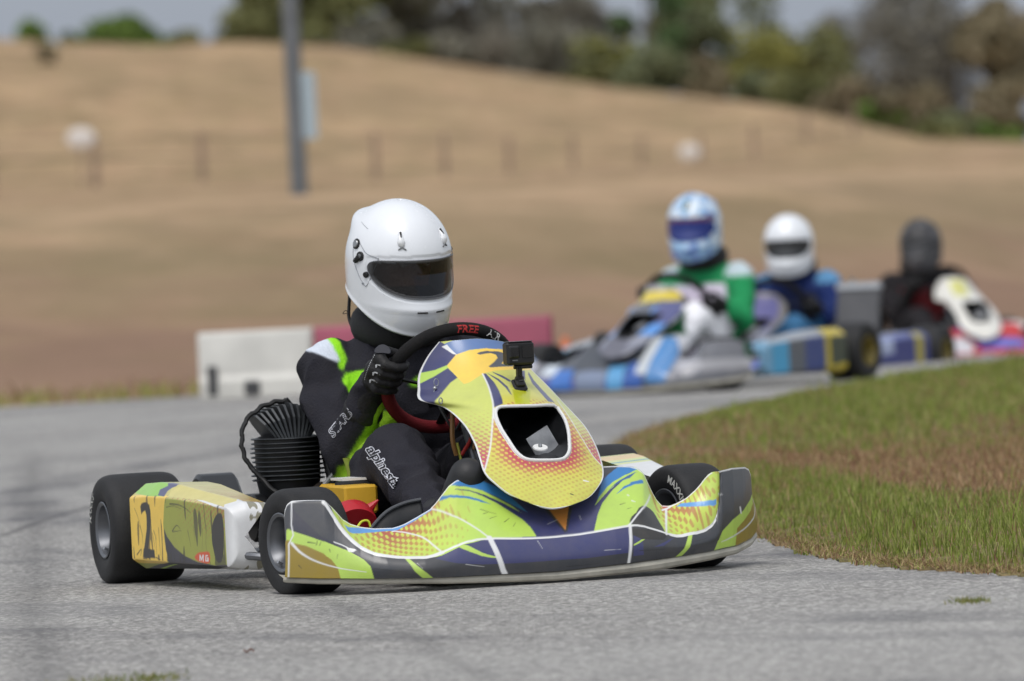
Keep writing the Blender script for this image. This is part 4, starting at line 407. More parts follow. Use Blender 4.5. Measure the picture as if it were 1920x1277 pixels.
def text_mesh(s, size=1., bold=0., shear=0., res=3, spacing=1.):
    cu = bpy.data.curves.new('t', 'FONT'); cu.body = s; cu.size = size; cu.offset = bold; cu.shear = shear; cu.resolution_u = res; cu.align_x = 'CENTER'; cu.align_y = 'CENTER'; cu.space_character = spacing
    o = bpy.data.objects.new('t', cu); COL.objects.link(o); dg = bpy.context.evaluated_depsgraph_get(); me = o.evaluated_get(dg).to_mesh()
    V = np.array([v.co[:] for v in me.vertices]); F = [tuple(p.vertices) for p in me.polygons]
    o.evaluated_get(dg).to_mesh_clear(); bpy.data.objects.remove(o); bpy.data.curves.remove(cu); return V, F
def bvh_of(V, F): return BVHTree.FromPolygons([tuple(v) for v in V], F)
def wrap(V2, F, c, ex, ey, bvh, lift=.002, reach=.4):
    """lays a flat shape (x,y) on a surface: shoots along -(ex x ey)"""
    ex = Vector(ex).normalized(); ey = Vector(ey); ey = (ey-ex*ey.dot(ex)).normalized(); nz = ex.cross(ey); out = []
    for x, y, *_ in V2:
        p = Vector(c)+ex*x+ey*y+nz*reach/2; h = bvh.ray_cast(p, -nz, reach)
        out.append(tuple((h[0] if h[0] is not None else Vector(c)+ex*x+ey*y)+nz*lift))
    return np.array(out), F
# ---------- the place: ground, track, infield, bank and hill ----------
def sm(x, a, b):
    t = np.clip((x-a)/(b-a), 0, 1); return t*t*(3-2*t)
EDGE = np.array([(-60, 30), (-12, 34.5), (-4, 36.6), (-1.6, 37.6), (.2, 38.6), (1.5, 40.5), (4, 46.5), (9, 55), (60, 110)], float)   # far edge of the track
CREST = np.array([(-60, 8.2), (-30, 7.7), (-16.4, 7.2), (-7.4, 6.4), (-1, 5.25), (7.5, 3.9), (10.5, 3.1), (12.7, 2.3), (16.4, 1.9), (60, 1.8)])
def H(X, Y):
    X = np.asarray(X, float); Y = np.asarray(Y, float)
    e = np.interp(X, EDGE[:, 0], EDGE[:, 1])
    dip = -.19*sm(Y, 37.6, 43)*sm(X, .6, 2.0)
    z = dip*(1-sm(Y, e+2, e+9))
    z = z+1.05*sm(Y, e+1.6, e+17)+.36*sm(Y, 58, 112)+.1*sm(Y, 112, 170)
    zc = np.interp(X, CREST[:, 0], CREST[:, 1])
    z = z+(zc-1.51)*sm(Y, 165, 232)*(1-.35*sm(Y, 236, 300))
    return z
def wav(X, Y, amp, s, seed=0.):
    return amp*(np.sin(X/s+seed)*np.cos(Y/s*1.3+seed*2)+.5*np.sin(X/s*2.1+Y/s*1.7+seed))
ys = np.concatenate([np.linspace(-30, 14, 12), np.linspace(15, 60, 91), np.linspace(62, 160, 60), np.linspace(163, 300, 80), np.linspace(320, 2500, 14)])
xs = np.concatenate([np.linspace(-900, -50, 10), np.linspace(-45, 45, 181), np.linspace(50, 900, 10)])
YY, XX = np.meshgrid(ys, xs, indexing='ij')
ZZ = H(XX, YY)+wav(XX, YY, .05, 1.9)*sm(YY, 42, 60)+wav(XX, YY, .12, 5.)*sm(YY, 60, 110)+wav(XX, YY, .25, 9., 2.)*sm(YY, 170, 220)*(1-sm(YY, 290, 330))-.012*(1-sm(YY, 34, 50))
def nodes_of(name):
    m = bpy.data.materials.new(name); m.use_nodes = True; return m, m.node_tree, m.node_tree.nodes['Principled BSDF']
def noise_node(n, coord, scale, detail=5, rough=.55, dist=0.):
    z = n.nodes.new('ShaderNodeTexNoise'); z.inputs['Scale'].default_value = scale; z.inputs['Detail'].default_value = detail; z.inputs['Roughness'].default_value = rough; z.inputs['Distortion'].default_value = dist
    n.links.new(coord, z.inputs['Vector']); return z
def ramp(n, fac, stops):
    r = n.nodes.new('ShaderNodeValToRGB'); e = r.color_ramp.elements
    while len(e) < len(stops): e.new(.5)
    for k, (p, c) in enumerate(stops): e[k].position = p; e[k].color = lin(c)
    n.links.new(fac, r.inputs[0]); return r
def mixc(n, fac, a, b, mode='MIX'):
    x = n.nodes.new('ShaderNodeMix'); x.data_type = 'RGBA'; x.blend_type = mode
    if isinstance(fac, float): x.inputs['Factor'].default_value = fac
    else: n.links.new(fac, x.inputs['Factor'])
    for k, q in (('A', a), ('B', b)):
        if isinstance(q, tuple): x.inputs[k].default_value = q
        else: n.links.new(q, x.inputs[k])
    return x.outputs['Result']
def mapr(n, v, a, b, c=0., d=1.):
    r = n.nodes.new('ShaderNodeMapRange'); r.inputs['From Min'].default_value = a; r.inputs['From Max'].default_value = b; r.inputs['To Min'].default_value = c; r.inputs['To Max'].default_value = d
    n.links.new(v, r.inputs['Value']); return r.outputs[0]
def stretch(n, coord, s):
    mp = n.nodes.new('ShaderNodeMapping'); mp.inputs['Scale'].default_value = s; n.links.new(coord, mp.inputs['Vector']); return mp.outputs[0]
# dry field
m, n, b = nodes_of('dry_grass_field'); tc = n.nodes.new('ShaderNodeTexCoord'); O_ = tc.outputs['Object']
n1 = noise_node(n, stretch(n, O_, (.40, .30, 1)), 1.0, 6, .55); n2 = noise_node(n, stretch(n, O_, (1.1, .9, 1)), 1., 5, .5, .2); n3 = noise_node(n, O_, 9, 6, .7)
c1 = ramp(n, n1.outputs['Fac'], [(.30, (126, 112, 78)), (.44, (150, 130, 94)), (.56, (174, 148, 110)), (.72, (192, 164, 124))])
c2 = mixc(n, mapr(n, n2.outputs['Fac'], .46, .62, 0, .4), c1.outputs[0], lin((160, 122, 98)))
c3 = mixc(n, mapr(n, n3.outputs['Fac'], .35, .7, 0., .22), c2, lin((190, 162, 128)))
sep = n.nodes.new('ShaderNodeSeparateXYZ'); n.links.new(O_, sep.inputs[0])
# the bank by the track is bare reddish soil lower down, olive higher up
bankn = n.nodes.new('ShaderNodeMath'); bankn.operation = 'ADD'; n.links.new(sep.outputs['Z'], bankn.inputs[0])
nb_ = noise_node(n, stretch(n, O_, (.5, .5, .5)), 1., 4); n.links.new(mapr(n, nb_.outputs['Fac'], .3, .7, -.25, .25), bankn.inputs[1])
low = mapr(n, bankn.outputs[0], .15, .62, .85, 0.)
oc = ramp(n, bankn.outputs[0], [(.30, (0, 0, 0)), (.50, (190, 190, 190)), (.82, (190, 190, 190)), (.98, (0, 0, 0))])
c5 = c3
# worn terrace with the fence, pale crest of the bank in front of it
yr = ramp(n, mapr(n, sep.outputs['Y'], 40, 240), [(.0, (0, 0, 0)), (.06, (190, 190, 190)), (.11, (190, 190, 190)), (.15, (0, 0, 0))]); c6 = mixc(n, yr.outputs[0], c5, lin((182, 154, 124)))
yr2 = ramp(n, mapr(n, sep.outputs['Y'], 40, 240), [(.14, (0, 0, 0)), (.22, (150, 150, 150)), (.60, (150, 150, 150)), (.72, (0, 0, 0))]); n4 = noise_node(n, stretch(n, O_, (.18, .10, 1)), 1., 5, .6)
mm_ = n.nodes.new('ShaderNodeMath'); mm_.operation = 'MULTIPLY'; n.links.new(yr2.outputs[0], mm_.inputs[0]); n.links.new(mapr(n, n4.outputs['Fac'], .35, .62, .35, 1.6), mm_.inputs[1]); c7 = mixc(n, mm_.outputs[0], c6, lin((150, 124, 98)))
n5 = noise_node(n, stretch(n, O_, (.28, .16, 1)), 1., 5, .6); c8 = mixc(n, mapr(n, n5.outputs['Fac'], .52, .68, 0, .65), c7, lin((138, 124, 84)))
n6 = noise_node(n, stretch(n, O_, (2.2, 1.6, 1)), 1., 4, .6); c9 = mixc(n, mapr(n, n6.outputs['Fac'], .44, .60, 0, .5), c8, lin((190, 160, 128)))
n7 = noise_node(n, stretch(n, O_, (.75, .5, 1)), 1., 5, .6); c9 = mixc(n, mapr(n, n7.outputs['Fac'], .50, .64, 0, .5), c9, lin((134, 116, 84)))
c9 = mixc(n, oc.outputs[0], c9, lin((128, 114, 84))); c9 = mixc(n, low, c9, lin((140, 112, 94)))
hq = n.nodes.new('ShaderNodeHueSaturation'); hq.inputs['Saturation'].default_value = .96; hq.inputs['Value'].default_value = .86; hq.inputs['Hue'].default_value = .499; n.links.new(c9, hq.inputs['Color']); c9 = hq.outputs[0]
n.links.new(c9, b.inputs['Base Color']); b.inputs['Roughness'].default_value = .95; b.inputs['Specular IOR Level'].default_value = .1
bp = n.nodes.new('ShaderNodeBump'); bp.inputs['Distance'].default_value = .1; bp.inputs['Strength'].default_value = .25; n.links.new(n3.outputs['Fac'], bp.inputs['Height']); n.links.new(bp.outputs[0], b.inputs['Normal'])
tag(MB().grid(np.stack([XX, YY, ZZ], -1)).build('ground', m, None, True, 180), kind='structure')
# track
INF = curve_pts([(60, 2), (12, 6), (5, 10), (2.2, 13.2), (1.5, 15.0), (1.13, 16.18), (.90, 16.77), (.75, 17.43), (.63, 18.6), (.50, 20.5), (.37, 23), (.34, 25.3), (.43, 27.2), (.66, 29.0), (1.0, 30.9), (1.36, 32.4), (1.76, 33.85), (2.54, 35.6), (4, 37.5), (9, 43), (60, 90)], 300)[:, :2]
def track_x(Y): return None
yt_ = np.concatenate([np.linspace(-30, 12, 15), np.linspace(12.5, 56, 150), np.linspace(57, 110, 20)])
rows = []
for y in yt_:
    # from the left verge to the far edge of the track
    if y > EDGE[0, 1]:
        xr = np.interp(y, EDGE[:, 1], EDGE[:, 0])
        xl = xr; right = 60.
    else: xl = -60.
    x = xl+(60-xl)*(np.linspace(0, 1, 200)**1.0) if y > 34.4 else np.concatenate([np.linspace(-60, -12, 10), np.linspace(-11, 11, 181), np.linspace(12, 60, 9)])
    rows.append(np.stack([x, np.full(200, y), H(x, np.full(200, y))+.004], 1))
m, n, b = nodes_of('worn_asphalt'); tc = n.nodes.new('ShaderNodeTexCoord'); O_ = tc.outputs['Object']
g1 = noise_node(n, O_, 80, 3, .8); g2 = noise_node(n, O_, 3.2, 6, .6); g3 = noise_node(n, O_, .55, 4)
vo = n.nodes.new('ShaderNodeTexVoronoi'); vo.inputs['Scale'].default_value = 105; n.links.new(O_, vo.inputs['Vector'])
vs_ = n.nodes.new('ShaderNodeSeparateColor'); n.links.new(vo.outputs['Color'], vs_.inputs[0]); vr = ramp(n, vs_.outputs[0], [(.0, (70, 68, 66)), (.35, (126, 124, 120)), (.7, (168, 165, 160)), (1., (228, 224, 216))])
a1 = ramp(n, g1.outputs['Fac'], [(.33, (60, 58, 56)), (.45, (122, 120, 116)), (.55, (152, 149, 144)), (.68, (216, 212, 204))])
vc = mixc(n, .55, a1.outputs[0], vr.outputs[0])
hsv = n.nodes.new('ShaderNodeHueSaturation'); hsv.inputs['Saturation'].default_value = .8; n.links.new(vc, hsv.inputs['Color'])
a2 = mixc(n, mapr(n, g2.outputs['Fac'], .35, .7, 0., .22), hsv.outputs[0], lin((110, 110, 111)))
a3 = mixc(n, mapr(n, g3.outputs['Fac'], .4, .65, 0., .25), a2, lin((176, 175, 171)))
# tyre lines: long soft arcs following the bend
vm = n.nodes.new('ShaderNodeVectorMath'); vm.operation = 'SUBTRACT'; vm.inputs[1].default_value = (3.2, 24.5, 0); n.links.new(O_, vm.inputs[0])
ln = n.nodes.new('ShaderNodeVectorMath'); ln.operation = 'LENGTH'; fl_ = n.nodes.new('ShaderNodeVectorMath'); fl_.operation = 'MULTIPLY'; fl_.inputs[1].default_value = (1, .62, 0)
n.links.new(vm.outputs[0], fl_.inputs[0]); n.links.new(fl_.outputs[0], ln.inputs[0])
cmb = n.nodes.new('ShaderNodeCombineXYZ'); n.links.new(ln.outputs['Value'], cmb.inputs[0]); n.links.new(g3.outputs['Fac'], cmb.inputs[1])
st = noise_node(n, cmb.outputs[0], 2.6, 3, .55)
stm = mapr(n, st.outputs['Fac'], .50, .70, 0., .75); brk = mapr(n, g2.outputs['Fac'], .35, .6, .25, 1.)
mu = n.nodes.new('ShaderNodeMath'); mu.operation = 'MULTIPLY'; n.links.new(stm, mu.inputs[0]); n.links.new(brk, mu.inputs[1])
a4 = mixc(n, mu.outputs[0], a3, lin((84, 84, 88)))
def skid(col, kx, ky, c0, half, amt, y0, y1):   # a dark line of rubber across the track
    dt = n.nodes.new('ShaderNodeVectorMath'); dt.operation = 'DOT_PRODUCT'; dt.inputs[1].default_value = (kx, ky, 0); n.links.new(O_, dt.inputs[0])
    ad = n.nodes.new('ShaderNodeMath'); ad.operation = 'ADD'; ad.inputs[1].default_value = c0; n.links.new(dt.outputs['Value'], ad.inputs[0])
    wv = n.nodes.new('ShaderNodeMath'); wv.operation = 'MULTIPLY_ADD'; n.links.new(g3.outputs['Fac'], wv.inputs[0]); wv.inputs[1].default_value = .10; n.links.new(ad.outputs[0], wv.inputs[2])
    ab = n.nodes.new('ShaderNodeMath'); ab.operation = 'ABSOLUTE'; n.links.new(wv.outputs[0], ab.inputs[0]); f1_ = mapr(n, ab.outputs[0], 0, half, amt, 0)
    sy = n.nodes.new('ShaderNodeSeparateXYZ'); n.links.new(O_, sy.inputs[0]); f2_ = mapr(n, sy.outputs['Y'], y0, y1, 1, 0); m1 = n.nodes.new('ShaderNodeMath'); m1.operation = 'MULTIPLY'; n.links.new(f1_, m1.inputs[0]); n.links.new(f2_, m1.inputs[1])
    m2_ = n.nodes.new('ShaderNodeMath'); m2_.operation = 'MULTIPLY'; n.links.new(m1.outputs[0], m2_.inputs[0]); n.links.new(mapr(n, g1.outputs['Fac'], .35, .6, .5, 1.), m2_.inputs[1])
    return mixc(n, m2_.outputs[0], col, lin((58, 58, 60)))
a4 = skid(a4, 1, -.0855, 3.318, .030, .75, 24, 26.5); a4 = skid(a4, 1, .0674, -.034, .09, .38, 27, 30); a4 = skid(a4, 1, .13, -1.75, .05, .25, 22, 28)
n.links.new(a4, b.inputs['Base Color']); b.inputs['Roughness'].default_value = .85; b.inputs['Specular IOR Level'].default_value = .25
bp = n.nodes.new('ShaderNodeBump'); bp.inputs['Distance'].default_value = .006; bp.inputs['Strength'].default_value = .9; n.links.new(g1.outputs['Fac'], bp.inputs['Height']); n.links.new(bp.outputs[0], b.inputs['Normal'])
tag(MB().grid(np.array(rows)).build('race_track', m, None, True, 180), kind='structure')
# infield turf, a slightly raised patch of soil under the grass
def infield_z(x, y, d): return .008+.035*sm(d, 0, .5)
def dist_in(P):
    """distance inside the infield edge (negative outside)"""
    P = np.asarray(P, float); seg = INF; d = np.full(len(P), 1e9)
    for a, b_ in zip(seg[:-1], seg[1:]):
        ab = b_-a; t = np.clip(((P-a)@ab)/(ab@ab), 0, 1); d = np.minimum(d, np.hypot(*(P-a-t[:, None]*ab).T))
    return np.where(inpoly(P, np.vstack([INF, [[60, 2]]])), d, -d)
gx, gy = np.meshgrid(np.concatenate([np.linspace(.2, 4.2, 101), np.linspace(4.5, 60, 40)]), np.concatenate([np.linspace(2, 13.5, 20), np.linspace(13.7, 40, 330), np.linspace(41, 90, 30)]), indexing='ij')
GP = np.stack([gx.ravel(), gy.ravel()], 1); GD = dist_in(GP)
gz = H(GP[:, 0], GP[:, 1])+np.where(GD > -.03, infield_z(0, 0, GD), -.05)+ridge(np.c_[GP, GP[:, 0]*0], .012, 6)*(GD > .05)
m, n, b = nodes_of('infield_soil'); tc = n.nodes.new('ShaderNodeTexCoord'); O_ = tc.outputs['Object']
s1 = noise_node(n, O_, 1.1, 5); s2 = noise_node(n, O_, 40, 5, .7)
q1 = ramp(n, s2.outputs['Fac'], [(.3, (70, 62, 40)), (.5, (104, 96, 58)), (.7, (150, 130, 92))]); q2 = mixc(n, mapr(n, s1.outputs['Fac'], .45, .6), q1.outputs[0], lin((128, 98, 72)))
n.links.new(mixc(n, .5, q1.outputs[0], q2), b.inputs['Base Color']); b.inputs['Roughness'].default_value = 1
P3 = np.c_[GP, gz].reshape(gx.shape+(3,)); mbI = MB(); mbI.grid(P3); keep = []
inside = (GD > -.06)
mbI.f = [q for q in mbI.f if inside[list(q)].all()]
tag(mbI.build('infield', m, None, True, 180), kind='structure')
def grass_col(x, y, seed):
    """patches: green near the edge, brown dry swathes further in"""
    s = np.array([noise.noise(Vector((a*.9, b*.30, 3.1))) for a, b in zip(x, y)])
    s2 = np.array([noise.noise(Vector((a*5, b*2.2, 9.))) for a, b in zip(x, y)])
    # a brown swathe runs through the middle of the patch
    yc_ = np.interp(x, [.5, 1.0, 1.4, 2.5, 4], [24.0, 21.2, 19.8, 20, 20]); w_ = np.interp(x, [.5, .9, 1.4, 3], [.2, 1.0, 4.6, 6])
    k = np.clip(1.15-np.abs(y-yc_-1.)/w_, 0, 1)*.95+s*.75+s2*.5
    far = sm(y, 30, 34)*.25
    return np.clip(k+far*0, 0, 1)
def blades(name, label, P, hgt, wid, tint, lean=.5, kind='stuff'):
    N_ = len(P); a = rng.uniform(0, 2*np.pi, N_); d = np.stack([np.cos(a), np.sin(a), a*0], 1); ln_ = rng.uniform(.05, lean, N_)*hgt; b2 = rng.uniform(0, 2*np.pi, N_)
    L = np.stack([np.cos(b2), np.sin(b2), b2*0], 1)*ln_[:, None]; up = np.stack([a*0, a*0, hgt], 1); w = wid[:, None]*d
    V = np.stack([P-w, P+w, P+L*.35+up*.55-w*.7, P+L*.35+up*.55+w*.7, P+L+up], 1).reshape(-1, 3)
    i = np.arange(N_)*5; F = np.empty((N_*2, 4), int)
    me = bpy.data.meshes.new(name)
    loops = np.stack([i, i+1, i+3, i+2, i+2, i+3, i+4], 1).ravel(); me.vertices.add(len(V)); me.vertices.foreach_set('co', V.ravel().astype(np.float32))
    me.loops.add(len(loops)); me.loops.foreach_set('vertex_index', loops.astype(np.int32)); me.polygons.add(N_*2)
    ls = np.stack([np.arange(N_)*7, np.arange(N_)*7+4], 1).ravel(); me.polygons.foreach_set('loop_start', ls.astype(np.int32))
    me.update(calc_edges=True); me.validate()
    c = np.ones((N_, 5, 4), np.float32); c[..., :3] = tint[:, None, :]; at = me.color_attributes.new('Col', 'FLOAT_COLOR', 'POINT'); at.data.foreach_set('color', c.ravel())
    me.materials.append(grass_m); o = bpy.data.objects.new(name, me); COL.objects.link(o); return tag(o, label, 'grass', kind=kind)
grass_m, n, b = nodes_of('grass_blade'); at = n.nodes.new('ShaderNodeAttribute'); at.attribute_name = 'Col'; n.links.new(at.outputs['Color'], b.inputs['Base Color']); b.inputs['Roughness'].default_value = .6; b.inputs['Specular IOR Level'].default_value = .25
tr = n.nodes.new('ShaderNodeBsdfTranslucent'); n.links.new(at.outputs['Color'], tr.inputs['Color']); ms = n.nodes.new('ShaderNodeMixShader'); ms.inputs[0].default_value = .3
n.links.new(b.outputs[0], ms.inputs[1]); n.links.new(tr.outputs[0], ms.inputs[2]); n.links.new(ms.outputs[0], n.nodes['Material Output'].inputs['Surface'])
def infield_grass():
    P = []
    for (x0, x1, y0, y1, cnt) in ((.3, 2.2, 15, 24, 95000), (.2, 3.2, 24, 38, 90000), (2.2, 5., 12, 38, 30000), (1.0, 2.4, 13, 16.5, 12000)):
        q = np.stack([rng.uniform(x0, x1, cnt), rng.uniform(y0, y1, cnt)], 1); P.append(q)
    P = np.concatenate(P); d = dist_in(P); e = .03*np.sin(P[:, 1]*7)+.03*np.sin(P[:, 1]*19+1)+.02*np.sin(P[:, 0]*23)
    k = d > (e*.5-.015); P, d = P[k], d[k]; N_ = len(P)
    br = grass_col(P[:, 0], P[:, 1], 0); z = H(P[:, 0], P[:, 1])+infield_z(0, 0, np.clip(d, 0, 9))-.004
    cl_ = np.array([noise.noise(Vector((a*6, b*3.5, 5.))) for a, b in P]); hgt = rng.uniform(.014, .040, N_)*(1+1.1*np.clip(cl_, 0, 1))*(1+1.2*(rng.uniform(0, 1, N_) > .985))*(1-.25*br)*np.clip(.45+d*2.5, .4, 1.0); far = sm(P[:, 1], 20, 36)
    wid = rng.uniform(.0010, .0024, N_)*(1+1.6*far)
    G = np.array([lin((122, 138, 56))[:3], lin((142, 156, 74))[:3], lin((104, 116, 54))[:3], lin((160, 164, 98))[:3]])[rng.integers(0, 4, N_)]
    B = np.array([lin((168, 138, 102))[:3], lin((146, 116, 88))[:3], lin((190, 162, 126))[:3], lin((134, 100, 80))[:3]])[rng.integers(0, 4, N_)]
    edge = np.clip(1-d/.09, 0, 1)*.7
    pr = np.clip(br*.9+.10+edge*.55, 0, .93); pick = rng.uniform(0, 1, N_) < pr
    T = np.where(pick[:, None], B, G)*rng.uniform(.75, 1.2, N_)[:, None]
    blades('grass', 'short green and brown turf covering the infield beside the track', np.c_[P, z], hgt, wid, T)
infield_grass()
def straw():
    k = rng.integers(20, 200, 5200); t_ = rng.uniform(0, 1, 5200)[:, None]; P = INF[k]*(1-t_)+INF[np.clip(k+1, 0, len(INF)-1)]*t_; P = P+rng.normal(0, .035, (5200, 2)); P[:, 0] += .03
    T = np.array([lin((182, 160, 118))[:3], lin((150, 126, 92))[:3], lin((120, 96, 70))[:3], lin((150, 146, 84))[:3]])[rng.integers(0, 4, 5200)]
    k = (P[:, 1] > 14) & (P[:, 1] < 36); P, T = P[k], T[k]; blades('straw', 'dry straw lying along the border of turf and asphalt', np.c_[P, np.full(len(P), .010)], rng.uniform(.008, .022, len(P)), rng.uniform(.0010, .0018, len(P)), T, 3.2)
straw()
def bank_grass():
    P = np.stack([rng.uniform(-9, 9, 60000), rng.uniform(34, 62, 60000)], 1); e = np.interp(P[:, 0], EDGE[:, 0], EDGE[:, 1]); k = (P[:, 1] > e+.25) & (P[:, 1] < e+1.9); P, e = P[k], e[k]; N_ = len(P)
    near = P[:, 1] < e+1.6
    hgt = rng.uniform(.05, .13, N_)*np.where(near, .8, 1); wid = rng.uniform(.006, .014, N_)
    cl = np.array([noise.noise(Vector((a*.7, b*.5, 1.))) for a, b in P])
    A = np.array([lin((160, 130, 104))[:3], lin((146, 118, 94))[:3], lin((170, 142, 112))[:3], lin((140, 116, 86))[:3]])[rng.integers(0, 4, N_)]
    Gn = np.array([lin((148, 150, 84))[:3], lin((172, 164, 108))[:3]])[rng.integers(0, 2, N_)]
    T = np.where((near & (cl > -.25) & (rng.uniform(0, 1, N_) < .8))[:, None], Gn, A)
    blades('dry_grass', 'dry straw coloured grass on the bank behind the track', np.c_[P, H(P[:, 0], P[:, 1])-.01], hgt, wid, T, 1.0)
bank_grass()
# bits of grass growing in the asphalt, and a fallen leaf
def tuft(x, y, r, cnt, label):
    P = np.stack([x+rng.normal(0, r, cnt), y+rng.normal(0, r*2.2, cnt)], 1)
    T = np.array([lin((110, 122, 58))[:3], lin((136, 130, 80))[:3]])[rng.integers(0, 2, cnt)]
    blades('grass_tuft', label, np.c_[P, P[:, 0]*0+.003], rng.uniform(.006, .016, cnt), rng.uniform(.001, .002, cnt), T, 1.5, 'stuff')
for a in ((.953, 15.3, .022, 160, 'thin grass growing from asphalt at the right, below the infield'), (-.86, 13.95, .05, 260, 'dry grass debris on the asphalt at the lower left corner'), (-.735, 14.05, .03, 200, 'mossy tuft on asphalt right of the dry debris')): tuft(*a)
mb = MB(); P = np.array([[(u*.011, (v-.5)*.012*math.sin(math.pi*(u*.5+.5)), .004+.004*(v-.5)**2*4+.003*math.sin(u*4)) for v in np.linspace(0, 1, 5)] for u in np.linspace(-1, 1, 9)])
lf = mb.grid(P+np.array([-.575, 14.78, .002])).build('fallen_leaf', mat('leaf_brown', (120, 70, 52), .8), None); tag(lf, 'small reddish brown leaf lying on the grey asphalt', 'leaf')
# ---------- plastic barrier blocks ----------
def barrier(cx, yy, L, colr, label, marks):
    t = thing('barrier_block', label, 'barrier', (cx, yy, 0), math.radians(2))
    hh, dd = .345, .22; mb = MB(); z = [0, .02, .10, .12, hh-.03, hh]; w = [.5, .5, .5, .40, .36, .32]
    ring = lambda zz, k: [(-L/2, -dd*k, zz), (L/2, -dd*k, zz), (L/2, dd*k, zz), (-L/2, dd*k, zz)]
    mb.loft([ring(a, b_) for a, b_ in zip(z, w)])
    o = mb.build('block_body', mat('barrier_'+colr, {'white': (205, 203, 196), 'red': (158, 78, 98)}[colr], .55, var=.12, vscale=5), t, True, 20)
    bv = o.modifiers.new('b', 'BEVEL'); bv.width = .012; bv.segments = 2; bv.limit_method = 'ANGLE'
    for (dx, zz, ww, h2) in marks:
        MB().box((dx, -dd*.5-.002, zz), (ww, .016, h2), bev=.006).build('fork_slot', mat('slot_dark', (70, 70, 72), .9), t)
    MB().box((L/2+.004, 0, .2), (.02, .07, .3), bev=.005).build('joint_lug', mat('barrier_'+colr, (0, 0, 0)), t)
barrier(-1.318, 36.62, .575, 'white', 'white plastic barrier block with dark scuffs, leftmost of the row', [(-.22, .10, .05, .15), (-.02, .055, .08, .075)])
barrier(-.715, 36.68, .595, 'red', 'faded red barrier block next to the white block, behind the helmeted driver', [(.1, .055, .08, .07)])
barrier(-.10, 36.74, .595, 'red', 'faded red barrier block at the right end of the row', [(-.1, .055, .08, .07)])
# small marker cone beyond the barrier
t = thing('traffic_cone', 'small orange cone standing on the bank right of the red barrier', 'cone', (.30, 40.4, float(H(.30, 40.4))))
mb = MB(); mb.lathe([(.001, .17), (.016, .165), (.055, .03), (.06, .02)], n=24); mb.build('cone_body', mat('cone_orange', (200, 112, 70), .5), t); MB().box((0, 0, .011), (.16, .16, .022), bev=.006).build('cone_base', mat('cone_orange', (0, 0, 0)), t)
# ---------- lamp pole with a sign panel ----------
def gp(x, y): return float(H(x, y))
t = thing('light_pole', 'tall grey steel pole rising beyond the dry bank', 'pole', (-1.83, 64, gp(-1.83, 64)-.0))
mb = MB(); mb.tube([(0, 0, 0), (0, 0, 2), (0, 0, 5), (0, 0, 8)], [.080, .078, .07, .055], 16); mb.build('pole', mat('pole_steel', (112, 116, 120), .5, .4, var=.15), t)
MB().box((0, 0, .02), (.24, .24, .04), bev=.01).build('base_plate', mat('pole_steel', (0, 0, 0)), t)
MB().box((.125, -.04, .86), (.13, .02, .60), bev=.006).build('sign_panel', mat('panel_pale', (160, 176, 186), .5), t)
mb = MB(); mb.tube([(0, 0, 7.8), (.5, 0, 8.1), (1.4, 0, 8.2)], .04, 8); mb.build('lamp_arm', mat('pole_steel', (0, 0, 0)), t); MB().box((1.6, 0, 8.18), (.6, .22, .1), bev=.03).build('lamp_head', mat('lamp_grey', (150, 150, 150), .4), t)
# ---------- post and wire fence ----------
fx0, fy0, fx1, fy1 = -8.3, 110., 20.5, 235.
t = thing('wire_fence', 'low weathered post and wire fence running below the hill', 'fence', (0, 0, 0))
post_px = [(0, 106), (195, 110), (395, 115), (720, 128), (850, 136), (970, 144), (1090, 153), (1220, 163), (1330, 172), (1430, 180), (1530, 190), (1620, 200)]
tops = []
post_m = mat('post_wood', (150, 129, 111), .9, var=.2)
for px_, yd in post_px:
    X = (px_-960)*yd/13430.; z = gp(X, yd); hgt = 1.0 if yd < 140 else .95
    mb = MB(); mb.tube([(X, yd, z-.05), (X+.01, yd, z+.5), (X+.02, yd, z+hgt)], [.06, .055, .05], 8); mb.build('fence_post', post_m, t); tops.append((X+.015, yd, z+hgt))
tp = np.array(tops)
for k, dz in enumerate((.08, .38, .68)):
    MB().tube(tp-np.array([0, 0, dz]), .008, 5).build('wire', mat('wire_rust', (110, 96, 84), .7), t)
# white markers
def marker(px_, py_, yd, w, label):
    X = (px_-960)*yd/13430.; z = gp(X, yd); ztop = .886+(397-(py_-.05*(px_-960)*-1))*yd/13430.
    t = thing('marker_board', label, 'marker', (X, yd, z)); h = max(.5, ztop-z)
    MB().tube([(0, 0, 0), (0, 0, h)], .02, 8).build('stake', post_m, t)
    mb = MB(); mb.loft([[(w/2*math.cos(a)*s, y_, h+w*.36*math.sin(a)*s) for a in np.linspace(0, 2*math.pi, 17)[:-1]] for y_, s in ((-.03, .9), (-.02, 1), (.0, 1), (.01, .9))]); mb.build('board', mat('marker_white', (216, 210, 205), .6), t)
marker(172, 258, 108, .44, 'white rounded marker board near the left fence posts'); marker(1310, 284, 165, .50, 'white rounded marker board before the distant right fence posts')
